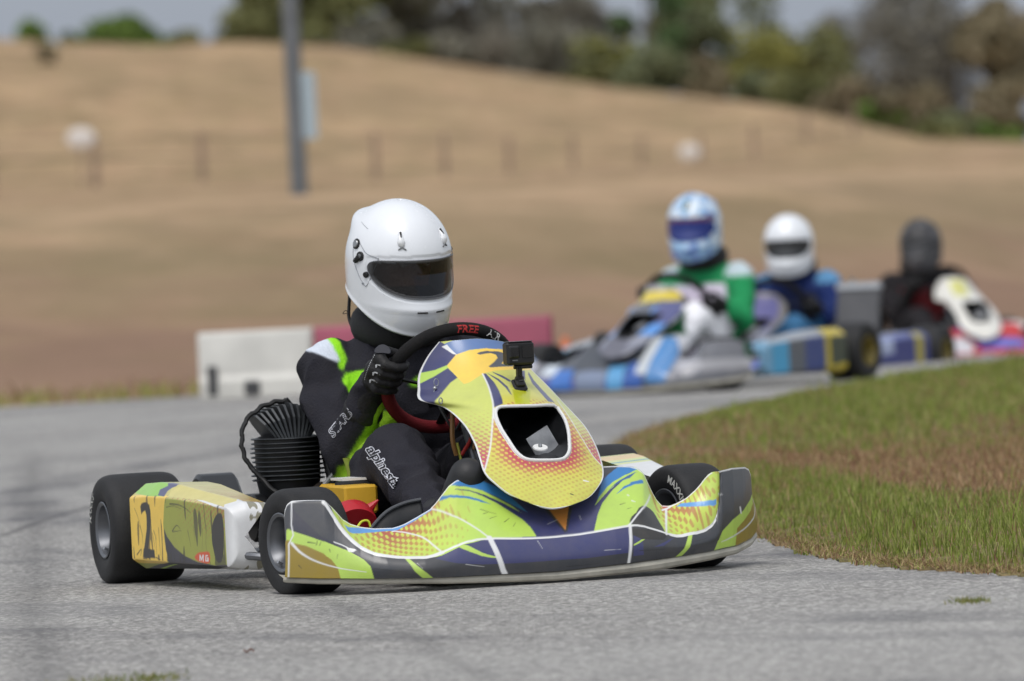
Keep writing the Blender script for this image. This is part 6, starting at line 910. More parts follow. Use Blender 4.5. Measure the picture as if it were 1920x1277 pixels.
        rm = rim; rp = [(rm-.001, -w*.47), (rm+.004, -w*.505), (rm+.001, -w*.515), (rm-.006, -w*.49), (rm-.010, -w*.40), (rm-.020, -w*.30), (rm-.022, w*.30), (rm-.010, w*.40), (rm-.006, w*.49), (rm+.001, w*.515), (rm+.004, w*.505), (rm-.001, w*.47)]
        mb = MB(); mb.lathe(rp, axis='y', n=64 if hi else 24, closed=True); mb.v[0] = mb.v[0] @ Rz.T+np.array(c); ri = mb.build('rim', mat('wheel_yellow', (118, 104, 44), .5) if yellow else rimm, ty, True, 40)
        mb = MB(); mb.lathe([(.001, -w*.02), (rm-.02, -w*.06), (rm-.02, w*.06), (.001, w*.02)], axis='y', n=32); mb.lathe([(.001, -w*.30), (.020, -w*.29), (.024, -w*.1), (.024, w*.1), (.020, w*.29), (.001, w*.3)], axis='y', n=20)
        for k in range(3):
            aa = k*2.094+.5; mb.lathe([(.001, -w*.18), (.007, -w*.17), (.007, .0)], (.038*math.cos(aa), 0, .038*math.sin(aa)), 'y', 8)
        for i in range(len(mb.v)): mb.v[i] = mb.v[i] @ Rz.T+np.array(c)
        mb.build('hub', mat('hub_metal', (84, 86, 90), .35, .8), ty)
        if hi:
            aa = math.radians(-60); vs_ = np.array((0.075*math.cos(aa)*0-.02, -w*.42, -(rm-.016)))
            mb = MB(); mb.tube([vs_, vs_+np.array([.004, -.012, .006])], .0035, 8); mb.v[0] = mb.v[0] @ Rz.T+np.array(c); mb.build('valve', alu, ty)
        if let:
            txt, size, a0, dirn, side_, rr = let
            Vt, Ft = text_mesh(txt, size, size*.025); out = []
            for x, y, *_ in Vt:
                r = rr+y; th = math.radians(a0)-x/rr*dirn; f = np.interp(r, [rim+.008, R*.72, R*.88, R*.955], [w*.5, w*.535, w*.52, w*.47])+.0012
                out.append((r*math.cos(th), side_*f, r*math.sin(th)))
            mb = MB(); mb.add(np.array(out) @ Rz.T+np.array(c), Ft); mb.build('lettering', mat('tyre_letter', (186, 186, 180), .7, var=.2), ty, False)
        return ty
    rr_, fr_ = .1385, .1275; sr = steer
    wheel((0, -.485, fr_), fr_, .128, .068, -0+sr, let=('MAXXIS', .022, -34, 1, -1, .102) if hi else None)
    wheel((0, .485, fr_), fr_, .128, .068, sr+2, let=('MAXXIS', .026, 48, 1, -1, .098) if hi else None)
    wheel((-1.05, -.61, rr_), rr_, .185, .068, 0, let=('MAXXIS', .024, 148, 1, -1, .103) if hi else None, yellow=(kind != 'lime'))
    wheel((-1.05, .61, rr_), rr_, .185, .068, 0, yellow=(kind != 'lime'))
    # chassis
    fr = MB(); z0 = .055
    for s_ in (-1, 1):
        fr.tube(curve_pts([(.10, s_*.16, z0), (.02, s_*.24, z0), (-.25, s_*.30, z0), (-.7, s_*.27, z0), (-1.15, s_*.32, z0)], 24), .0145, 8)
        fr.tube([(.02, s_*.20, z0+.01), (0, s_*.42, .10)], .014, 8)
        fr.tube(curve_pts([(-.22, s_*.30, z0), (-.24, s_*.56, .09), (-.8, s_*.58, .09), (-.83, s_*.30, z0)], 20), .010, 8)
    for x_ in (.10, -.45, -.85, -1.12): fr.tube([(x_, -.28 if x_ < 0 else -.16, z0), (x_, .28 if x_ < 0 else .16, z0)], .0145, 8)
    fr.build('frame', steel, t)
    MB().box((-.17, 0, .043), (.62, .46, .005)).build('floor_pan', mat('floor_metal', (66, 66, 68), .4, .7, var=.2), t)
    MB().tube([(-1.05, -.53, rr_), (-1.05, .53, rr_)], .02, 16).build('rear_axle', alu, t)
    bp_ = curve_pts([(-1.16, -.52, .16), (-1.24, -.46, .16), (-1.26, -.2, .17), (-1.26, .2, .17), (-1.24, .46, .16), (-1.16, .52, .16)], 24); mb = MB(); mb.tube(bp_, .03, 12); mb.build('rear_bumper', blk, t)
    # seat shell
    R = []; n_ = 28
    for (x_, y_, z_, w_, h_) in [(-.40, 0, .11, .17, .05), (-.55, 0, .10, .195, .075), (-.70, 0, .10, .20, .11), (-.80, 0, .14, .205, .17), (-.88, 0, .22, .20, .20), (-.94, 0, .32, .19, .17), (-.98, 0, .42, .16, .08)]:
        aa = np.linspace(-math.pi, 0, n_); R.append([(x_+.06*(1-abs(math.sin(k))), w_*math.cos(k), z_+h_+h_*math.sin(k)-.03) for k in aa])
    st_ = MB().grid(np.array(R)).build('seat', mat('seat_shell', (40, 41, 43), .5, var=.2), t, True, 180); sd = st_.modifiers.new('s', 'SOLIDIFY'); sd.thickness = .008
    # steering wheel and column
    wc_ = np.array([-.425, .03, .485+wz]); e1 = np.array([0, 1., 0]); e2 = np.array([.64, 0, .77]); n3 = np.array([-.77, 0, .64]); Rw = .158
    aa = np.linspace(0, 2*math.pi, 97); ring = [wc_+Rw*(math.cos(k)*e1+min(1, 1.04)*math.sin(k)*e2) for k in aa]
    ringc = np.array(ring[:-1]); mb = MB(); rr2 = []
    for i, k in enumerate(aa[:-1]):
        ro = math.cos(k)*e1+math.sin(k)*e2; rr2.append([ringc[i]+.0165*(math.cos(b_)*ro+math.sin(b_)*n3) for b_ in np.linspace(0, 2*math.pi, 15)[:-1]])
    rr2.append(rr2[0]); mb.loft(rr2, True, False); cw = []
    for row, k in zip(rr2, aa):
        red = (math.sin(k) < -.02) and True
        cw += [lin((104, 22, 30))[:3] if red else lin((24, 24, 26))[:3]]*14
    sw = mb.build('steering_wheel', paint_mat('suede', .85, 0., .06, .25, 300, .2), t, True, 180, np.array(cw))
    mb = MB()
    for k in (math.radians(5), math.radians(175), math.radians(270)):
        ro = math.cos(k)*e1+math.sin(k)*e2; mb.tube([wc_-n3*.03+ro*.02, wc_-n3*.02+ro*.09, wc_+ro*.15], [.016, .011, .013], 8, flat=.4)
    mb.tube([wc_-n3*.05, wc_-n3*.025], .03, 20)
    mb.build('spokes', blackm, sw)
    mb = MB(); pl = []
    for s_ in (.0, .012): pl.append([wc_-n3*(.02+s_)+x_*e1+y_*e2 for x_, y_ in ((-.075, -.01), (-.05, .055), (.05, .055), (.075, -.01), (.05, -.065), (-.05, -.065))])
    mb.loft(pl); mb.build('lap_timer', mat('timer_black', (26, 27, 30), .3), sw)
    if hi:
        Vt, Ft = text_mesh('FREE', .026, .0008, 0); Vt2, Ft2 = text_mesh('AIR', .026, .0005, 0)
        def ringtext(Vt, Ft, k0, m_):
            out = []
            for x, y, *_ in Vt:
                k = k0-x/Rw; ro = math.cos(k)*e1+math.sin(k)*e2; b_ = -y/.0165; out.append(wc_+Rw*ro+.0172*(math.cos(math.pi*.30-b_*-1)*ro-math.sin(math.pi*.30-b_*-1)*n3))
            mb = MB(); mb.add(np.array(out), Ft); mb.build('rim_lettering', m_, sw, False)
        ringtext(Vt, Ft, math.radians(84), mat('red_thread', (170, 44, 44), .8)); ringtext(Vt2, Ft2, math.radians(58), mat('white_thread', (190, 190, 190), .8))
    MB().tube([wc_-n3*.05, (-.10, .02, .14), (-.02, .02, .10)], .010, 10).build('steering_column', steel, t)
    # pedals, tie rods, tank, wiring
    for s_ in (-1, 1):
        mb = MB(); mb.tube(curve_pts([(.05, s_*.10, .07), (.10, s_*.10, .14), (.12, s_*.11, .21), (.12, s_*.07, .22)], 12), .007, 8); mb.build('pedal', alu, t)
        MB().tube([(-.03, s_*.03, .11), (-.02, s_*.40, .13)], .006, 8).build('tie_rod', alu, t)
    MB().tube([(-.06, .0, .36), (.02, .045, .24)], .007, 10).build('fairing_strut', mat('chrome', (214, 216, 220), .12, 1.), t)
    MB().box((-.17, .055, .165), (.15, .20, .17), bev=.02).build('fuel_tank', mat('tank_grey', (92, 88, 88), .4, var=.1), t)
    if hi:
        wz = [((150, 108, 60), .006, [(-.30, -.005, .44), (-.28, -.012, .40), (-.27, -.018, .34), (-.27, -.01, .30)]), ((170, 40, 34), .005, [(-.30, .012, .44), (-.27, .006, .39), (-.26, .03, .35), (-.25, -.004, .30)]), ((150, 170, 44), .004, [(-.28, .03, .40), (-.25, .032, .34), (-.25, .022, .29)]),
              ((30, 30, 32), .007, [(-.30, 0, .44), (-.26, .02, .38), (-.25, .04, .28)]), ((40, 40, 42), .004, [(-.31, -.035, .42), (-.29, -.02, .38), (-.30, -.0, .36), (-.28, .02, .40)]), ((160, 160, 50), .0035, [(-.26, -.01, .33), (-.25, -.006, .29), (-.25, -.012, .265)])]
        for i, (cl, r_w, pts) in enumerate(wz): MB().tube(curve_pts(pts, 14), r_w, 8).build('wire', mat('wire_%d' % cl[0], cl, .5), t)
        MB().box((-.24, .01, .272), (.02, .035, .02), bev=.004).build('connector', mat('connector_red', (150, 30, 34), .5), t)
    if engine:
        ex, ey = -.80, -.285
        fin = mat('engine_fins', (58, 61, 64), .48, .4, var=.35, vscale=30); en = MB(); en.lathe([(.066, .17), (.080, .245), (.082, .352), (.04, .365)], (ex, ey, 0), n=40); eo = en.build('engine_block', blackm, t)
        mb = MB()
        for k in range(10): zz = .248+k*.0114; rad = .090+.002*math.sin(k*1.3); mb.lathe([(.06, zz-.0026), (rad, zz-.0018), (rad+.0016, zz), (rad, zz+.0018), (.06, zz+.0026)], (ex, ey, 0), n=56 if hi else 24)
        o = mb.build('cylinder_fins', fin, eo, True, 60); o['kind'] = 'stuff' if False else ''; del o['kind']
        mb = MB(); nf = 13
        for k in range(nf):
            aa = math.radians(-82+164*k/(nf-1)); x0 = .082*math.sin(aa*.55)*1.15; tilt = aa*.46; hgt = .088-.012*abs(math.sin(aa)); dep = .082*math.cos(aa*.5)
            # upright plates fanning sideways
            base_ = np.array([ex, ey+x0*.62, .352]); topv = np.array([0, math.sin(tilt), math.cos(tilt)])
            pr_ = [(-dep, 0), (-dep*.95, hgt*.6), (-dep*.62, hgt*.98), (dep*.62, hgt*.98), (dep*.95, hgt*.6), (dep, 0)]
            nrm = np.array([0, math.cos(tilt), -math.sin(tilt)]); ringa = [base_+np.array([p0, 0, 0])+topv*p1+nrm*.0028 for p0, p1 in pr_]; ringb = [base_+np.array([p0, 0, 0])+topv*p1-nrm*.0028 for p0, p1 in pr_]; mb.loft([ringa, ringb])
        mb.build('head_fins', fin, eo, False)
        MB().tube([(ex, ey+.01, .35), (ex, ey+.01, .432), (ex, ey, .446)], [.014, .012, .010], 12).build('spark_plug_cap', mat('rubber_black', (18, 18, 19), .6), eo)
        cab = curve_pts([(ex, ey+.005, .444), (ex, ey-.05, .435), (ex+.01, ey-.105, .40), (ex+.02, ey-.122, .35), (ex+.03, ey-.115, .30), (ex+.05, ey-.08, .25), (ex+.09, ey-.045, .20), (ex+.12, ey-.03, .15)], 60)
        cab += np.stack([np.zeros(60), .002*np.sin(np.arange(60)*1.1), .002*np.cos(np.arange(60)*1.3)], 1); MB().tube(cab, .0055+.0014*np.sin(np.arange(60)*1.7)**2, 8).build('ignition_cable', mat('rubber_black', (18, 18, 19), .6), eo)
        mb = MB(); mb.box((ex+.02, ey, .13), (.16, .15, .15), bev=.03)
        for k in range(7): mb.box((ex+.09, ey-.03, .075+k*.018), (.05, .15, .004))
        mb.build('crankcase', blackm, eo)
        # clutch and chain guards
        gd = MB(); prof_ = lambda r: [(math.cos(k)*r, math.sin(k)*r) for k in np.linspace(0, math.pi*1.1, 14)]
        def guard(cx, cy, cz, r, w, L):
            rr_a = [(cx-math.cos(k)*r, cz+math.sin(k)*r) for k in np.linspace(-.3, math.pi*.62, 14)]+[(cx+L, cz+r*.05), (cx+L, cz-r*.5), (cx-r*.5, cz-r*.6)]
            R1 = []
            for yy, s_ in ((-w/2, .88), (-w/2+.008, 1), (w/2-.008, 1), (w/2, .88)): R1.append([(cx+(x-cx)*s_, cy+yy, cz+(z-cz)*s_) for x, z in rr_a])
            gd.loft(R1)
        guard(-.98, -.425, .175, .092, .10, .13); gd.box((-.86, -.43, .19), (.15, .07, .05), bev=.012)
        gd.build('chain_guard', mat('guard_black', (38, 40, 43), .42, var=.25), eo, True, 30)
        mb = MB(); mb.lathe([(.001, .0), (.055, .0), (.06, .006), (.06, .03), (.055, .034), (.001, .034)], (-.80, -.385, .155), 'y', 36); mb.build('clutch', blackm, eo)
        mb = MB(); mb.tube([(ex+.12, ey+.085, .26), (ex+.10, ey+.04, .21)], .006, 8); mb.build('fuel_line', mat('line_pale', (150, 150, 150), .3), eo)
        mb = MB(); mb.tube(curve_pts([(ex+.09, ey+.06, .22), (ex+.16, ey+.02, .2), (ex+.2, ey+.03, .14)], 12), .02, 12); mb.build('exhaust', mat('exhaust_steel', (86, 78, 72), .5, .8, var=.3), eo)
    if hi:
        # red air-box cover and yellow tray between the wheels
        mb = MB(); pr2 = [(.001, .0), (.030, .002), (.050, .010), (.060, .024), (.062, .05), (.06, .07)]; mb.lathe([(r, -h) for r, h in pr2], (0, 0, 0), 'x', 40)
        mb.v[0] = mb.v[0] @ np.array(Matrix.Rotation(-.5, 3, 'Y')).T*np.array([-1, 1, 1])+np.array([-.20, -.318, .172]); mb.tube([(-.185, -.265, .187), (-.175, -.244, .207)], [.013, .002], 8); mb.tube([(-.21, -.358, .222), (-.205, -.375, .235)], [.008, .003], 8)
        mb.build('red_cover', mat('red_plastic', (176, 22, 34), .4, var=.06), t)
        MB().box((-.42, -.245, .205), (.22, .085, .07), bev=.006).build('yellow_tray', mat('yellow_plastic', (204, 160, 40), .5, var=.08), t)
        MB().tube([(-.40, -.28, .236), (-.42, -.08, .232)], .014, 10).build('tray_bar', blk, t); MB().box((-.45, -.20, .252), (.10, .13, .006)).build('tray_lid', whm, t)
        # black knee guard / cable loop in front of the driver's shin
        mb = MB(); gp_ = curve_pts([(.10, -.36, .14), (.09, -.31, .185), (.08, -.26, .205), (.08, -.215, .212)], 16); mb.grid(np.stack([gp_, gp_+np.array([-.01, .02, -.11])], 1)); o = mb.build('leg_guard', blk, t); sd = o.modifiers.new('s', 'SOLIDIFY'); sd.thickness = .006
        MB().tube(gp_, .0045, 8).build('guard_edge', mat('edge_grey', (70, 72, 76), .5), o)
        mb = MB(); mb.tube(curve_pts([(.16, -.40, .16), (.15, -.385, .172), (.15, -.37, .172), (.15, -.365, .158)], 12), .0028, 8); mb.build('yellow_hook', mat('hook_lime', (196, 200, 50), .4), t)
    if radiator:
        mb = MB(); mb.box((-.50, .44, .345), (.035, .235, .33), Matrix.Rotation(-.25, 3, 'Y'), bev=.006); ra = mb.build('radiator', mat('radiator_core', (88, 88, 90), .5, .4, var=.1), t)
        MB().box((-.535, .44, .50), (.05, .25, .045), Matrix.Rotation(-.25, 3, 'Y'), bev=.01).build('radiator_tank', alu, ra)
        MB().tube([(-.54, .40, .52), (-.54, .40, .545)], .016, 10).build('filler_cap', alu, ra)
    return t
K1 = make_kart('racing_kart', 'lime green and navy go-kart number 2 cornering in the foreground', (-.056, 17.2), 18, 'lime', 1.0)
# ---------- people ----------
Lc = lambda r: np.array(lin(r)[:3])
def helm_r(az, z, k):
    """horizontal radius of the shell at azimuth az (0 = face) and height z"""
    ca, sa = np.cos(az), np.sin(az)
    fr = .5+.5*ca
    a_f = np.where(z > 0, .150, .150+.022*np.clip(-z/.085, 0, 1)-.020*np.clip((-z-.105)/.05, 0, 1)**1.5)
    a_b = np.where(z > 0, .142, .142-.035*np.clip(-z/.14, 0, 1)**1.6)
    a_s = np.where(z > 0, .130, .130-.016*np.clip(-z/.15, 0, 1)**1.5)
    a_x = np.where(ca > 0, a_f, a_b)
    r = 1/np.sqrt((ca/a_x)**2+(sa/a_s)**2)
    t = np.clip(z/.158, -1, 1); top = np.where(z > 0, (1-np.abs(t)**2.15)**.5, 1.)
    return r*top
def helmet_mesh(q):
    na, nz_ = int(260/q), int(150/q); az = np.linspace(-math.pi, math.pi, na); A = []
    w = np.linspace(0, 1, nz_)
    zb = -.058-.098*(.5+.5*np.cos(az))**1.6     # lower edge dips at the chin
    ztop = .1578
    AZ, Wd = np.meshgrid(az, w, indexing='ij')
    zz = np.where(Wd < .5, ztop*np.cos(Wd*math.pi), 0)    # top half
    zz = np.where(Wd >= .5, (zb[:, None])*((Wd-.5)*2), zz)
    R = helm_r(AZ, zz, 0)
    P = np.stack([R*np.cos(AZ), R*np.sin(AZ), zz], -1)
    return P, AZ, zz
def visor_mask(az, z, grow=0.):
    a = np.abs(az); zt = .034-.010*(a/1.1)**2+grow; zb = -.058+.050*(a/1.12)**2.6-grow
    end = 1.10+grow*7
    return (a < end) & (z < zt) & (z > zb)
def helmet(parent, c, yaw, pitch, roll, q, spec):
    """c centre in the parent's frame; yaw left positive, pitch down positive"""
    Rm = np.array(Matrix.Rotation(math.radians(yaw), 3, 'Z') @ Matrix.Rotation(math.radians(pitch), 3, 'Y') @ Matrix.Rotation(math.radians(roll), 3, 'X')); c = np.array(c, float)
    tr = lambda V: np.asarray(V).reshape(-1, 3) @ Rm.T+c
    P, AZ, ZZ = helmet_mesh(q); shp = P.shape; F = P.reshape(-1, 3).copy(); az, zz = AZ.ravel(), ZZ.ravel()
    nrm = F.copy(); nrm[:, 2] *= .9; nrm /= np.linalg.norm(nrm, axis=1)[:, None]+1e-9
    # rear spoiler lip, brow and chin sculpting
    sp = np.exp(-((np.abs(az)-2.75)/.62)**2)*np.exp(-((zz-.098)/.022)**2); F += nrm*(.019*sp)[:, None]
    chin = np.exp(-((az)/.9)**2)*np.exp(-((zz+.088)/.012)**2); F += nrm*(.0035*chin)[:, None]
    rec = visor_mask(az, zz, .011); F -= nrm*(.0022*rec)[:, None]
    bandz = -.058-.098*(.5+.5*np.cos(az))**1.6; F += nrm*(.003*np.exp(-((zz-bandz)/.006)**2))[:, None]
    port = visor_mask(az, zz, -.003)
    col = spec['paint'](az, zz, F); mb = MB(); mb.grid(tr(F).reshape(shp)); mb.f = [f for f in mb.f if not port[list(f)].all()]
    h = mb.build('helmet', paint_mat('helmet_shell', .16, .9, .05) if spec.get('gloss', 1) else paint_mat('helmet_matt', .5, .1, .1), parent, True, 180, col, fixn=False)
    sd = h.modifiers.new('s', 'SOLIDIFY'); sd.thickness = .010; sd.offset = -1
    sd.offset = 1 if False else -1
    # visor
    n1, n2 = int(120/q), int(60/q); aa = np.linspace(-1.13, 1.13, n1); V = []
    for a in aa:
        a_ = abs(a); zt = .0355-.010*(a_/1.1)**2; zb = -.0595+.050*(a_/1.12)**2.6; k = max(0., 1-(a_/1.13)**14)**.5; m_ = (zt+zb)/2; zt = m_+(zt-m_)*k; zb = m_+(zb-m_)*k
        z = np.linspace(zt, zb, n2); r = helm_r(np.full(n2, a), z, 0)+.0012; V.append(np.stack([r*math.cos(a), r*math.sin(a), z], 1))
    vm_, vn, vb = (MATS.get(spec['visor'][0]),)*3
    if vm_ is None:
        vm_ = bpy.data.materials.new(spec['visor'][0]); vm_.use_nodes = True; vn = vm_.node_tree; vb = vn.nodes['Principled BSDF']; MATS[spec['visor'][0]] = vm_
        vb.inputs['Base Color'].default_value = lin(spec['visor'][1]); vb.inputs['Roughness'].default_value = .08; vb.inputs['Coat Weight'].default_value = .6; vb.inputs['Alpha'].default_value = spec['visor'][2]
    vis = MB().grid(tr(np.array(V)).reshape(n1, n2, 3)).build('visor', vm_, h, True, 180)
    rubb = mat('rubber_black', (18, 18, 19), .6)
    E_ = []
    def surf(a, z, lift=.002):
        r = float(helm_r(np.array(a), np.array(z), 0))+lift; return np.array([r*math.cos(a), r*math.sin(a), z])
    if q <= 1.5 and spec.get('detail', True):
        # gasket line round the visor
        ring = [V[i][0] for i in range(n1)]+[V[i][-1] for i in range(n1-1, -1, -1)]; MB().tube(tr(np.array(ring+ring[:1])*1.001), .0016, 6, False).build('visor_gasket', mat('gasket_grey', (96, 98, 102), .5), h)
        # visor side plates (paler panel)
        for s_ in (-1, 1):
            A_ = [.9, 1.17, 1.33, 1.47, 1.60, 1.64, 1.58, 1.48, 1.36, 1.24, 1.12]; Z_ = [.034, .040, .052, .064, .068, .052, .026, .004, -.018, -.034, -.036]
            pl = np.array([surf(s_*a, z, .0005) for a, z in zip(A_, Z_)]); pls = curve_pts(np.vstack([pl, pl[:1]]), 60); MB().tube(tr(pls), .0009, 6, False).build('plate_edge', mat('seam_grey', (140, 144, 150), .5), h)
            def disc(a, z, r, hgt, m_, name, lobes=None):
                o = surf(s_*a, z, 0); nn = o.copy(); nn[2] *= .6; nn /= np.linalg.norm(nn); t1 = np.cross([0, 0, 1], nn); t1 /= np.linalg.norm(t1); t2 = np.cross(nn, t1); R2 = []
                for rr, hh in ((r, -.002), (r, hgt*.7), (r*.85, hgt), (.0005, hgt)): R2.append([o+rr*(math.cos(k)*t1+math.sin(k)*t2)+nn*hh for k in np.linspace(0, 2*math.pi, 25)[:-1]])
                mb = MB(); mb.loft([tr(x) for x in R2]); mb.build(name, m_, h); return o, nn, t1, t2
            disc(1.54, .056, .013, .004, rubb, 'pivot_ring'); disc(1.545, .056, .0098, .0058, mat('pivot_metal', (150, 152, 154), .3, .8), 'pivot_screw')
            disc(1.34, .030, .012, .005, rubb, 'pivot_lever'); o = surf(s_*1.34, .030, .004); o2 = surf(s_*1.46, .015, .004); MB().tube(tr([o, o2]), [.008, .006], 10).build('lever_arm', rubb, h); disc(1.34, .031, .006, .0066, mat('pivot_metal', (0, 0, 0)), 'lever_screw')
            disc(1.16, -.012, .0075, .005, rubb, 'visor_tab'); disc(1.24, -.036, .0032, .002, mat('seam_grey', (0, 0, 0)), 'side_screw')
            # top vents
            va = s_*.52; p0 = surf(va, .0935, 0); p1 = surf(va*.93, .076, 0); p2 = surf(va*.86, .066, 0); MB().tube(tr(curve_pts([surf(va, .1, .0), surf(va*.95, .085, .003), p1*1.012, p2], 12)), [.003, .0045, .006, .0072, .0082, .009, .0096, .010, .0096, .008, .006, .003], 12, flat=.8).build('brow_vent', mat('vent_white', (222, 224, 226), .25, coat=.5), h)
            MB().tube(tr([surf(va*.97, .101, .0035), surf(va*.95, .093, .0058), surf(va*.94, .089, .007)]), .0026, 8).build('vent_slot', rubb, h)
            MB().tube(tr([surf(va*.93+s_*.05, .060, .0012), surf(va*.90, .0665, .003), surf(va*.86-s_*.055, .0605, .0012)]), .0018, 8).build('vent_shade_crescent', mat('vent_shadow', (112, 114, 116), .6), h)  # grey crescent below each brow vent, standing in for the vent's shadow
            # chin vents
            MB().tube(tr([surf(s_*a, -.092-.006*0, .0028) for a in (.07, .12, .17, .22)]), .0030, 8, flat=.7).build('chin_vent', rubb, h)
        ed = [surf(a, -.058-.098*(.5+.5*math.cos(a))**1.6, -.002) for a in np.linspace(-math.pi, math.pi, 120)]; MB().tube(tr(ed), .0045, 8, False).build('edge_trim', mat('trim_grey', (150, 154, 150), .5), h)
        sl = [surf(a, .098+.012*math.cos((abs(a)-2.2)*2), .009*math.exp(-((abs(a)-2.75)/.62)**2)) for a in np.linspace(-2.0, -1.35, 20)]; MB().tube(tr(sl), .0009, 6).build('shell_seam', mat('seam_grey', (0, 0, 0)), h)
    liner = MB(); ln_ = [[surf(a, -.058-.098*(.5+.5*math.cos(a))**1.6, -.006)*np.array([k, k, 1])+np.array([0, 0, u]) for a in np.linspace(-math.pi, math.pi, 61)[:-1]] for k, u in ((1, .004), (.9, -.006), (.72, -.004), (.6, .02))]
    liner.loft([tr(x) for x in ln_], True, False); liner.build('helmet_liner', mat('liner_black', (20, 20, 22), .9), h)
    return h, tr
def hand_mesh(side, wcen, e1, e2, n3, Rw, phi, wrist, elbow):
    """gloved hand closed round the rim at angle phi; side -1 right, 1 left"""
    ro = math.cos(phi)*e1+math.sin(phi)*e2; tg = -math.sin(phi)*e1+math.cos(phi)*e2; up = tg if tg[2] > 0 else -tg; p = wcen+Rw*ro; mb = MB()
    at_ = lambda ang, d, t: p+d*(math.cos(ang)*ro-math.sin(ang)*n3)+up*t
    wr = np.array(wrist, float); kn = []
    for i, (t, L_) in enumerate(((.038, 1.0), (.013, 1.06), (-.012, 1.0), (-.036, .86))):
        tt = t*1.0; r_ = (.0105, .0108, .0102, .0092)[i]
        pts = [at_(-.25, .040, tt*.95), at_(.55, .037*1.0, tt), at_(1.35, .0305, tt+.002), at_(2.1+.12*i*.3, .0275, tt+.001), at_(2.75*L_, .0265, tt)]
        mb.chain(pts[:], [.0165, .0142, r_*1.15, r_*1.08, r_], 14); kn.append(pts[0]); mb.cap(wr*.62+pts[0]*.38, pts[0], .023, .0165, 14)
    # palm
    mb.cap(wr, (kn[1]+kn[2])/2, .031, .026, 16); mb.cap(wr*.5+kn[0]*.5, kn[1], .020, .018, 14); mb.cap(wr*.5+kn[3]*.5, kn[2], .020, .016, 14)
    # thumb leaves the side of the palm
    b0 = wr*.6+kn[0]*.4-n3*-.004+up*.012; mb.chain([b0, at_(-1.05, .036, .042), at_(-1.8, .030, .040), at_(-2.45, .0275, .032)], [.017, .0135, .0118, .0100], 14)
    # gauntlet
    el = np.array(elbow, float); d = el-wr; d /= np.linalg.norm(d); mb.chain([wr-d*.01, wr+d*.03, wr+d*.075], [.034, .040, .051], 20)
    return mb, kn, at_, ro, up, p
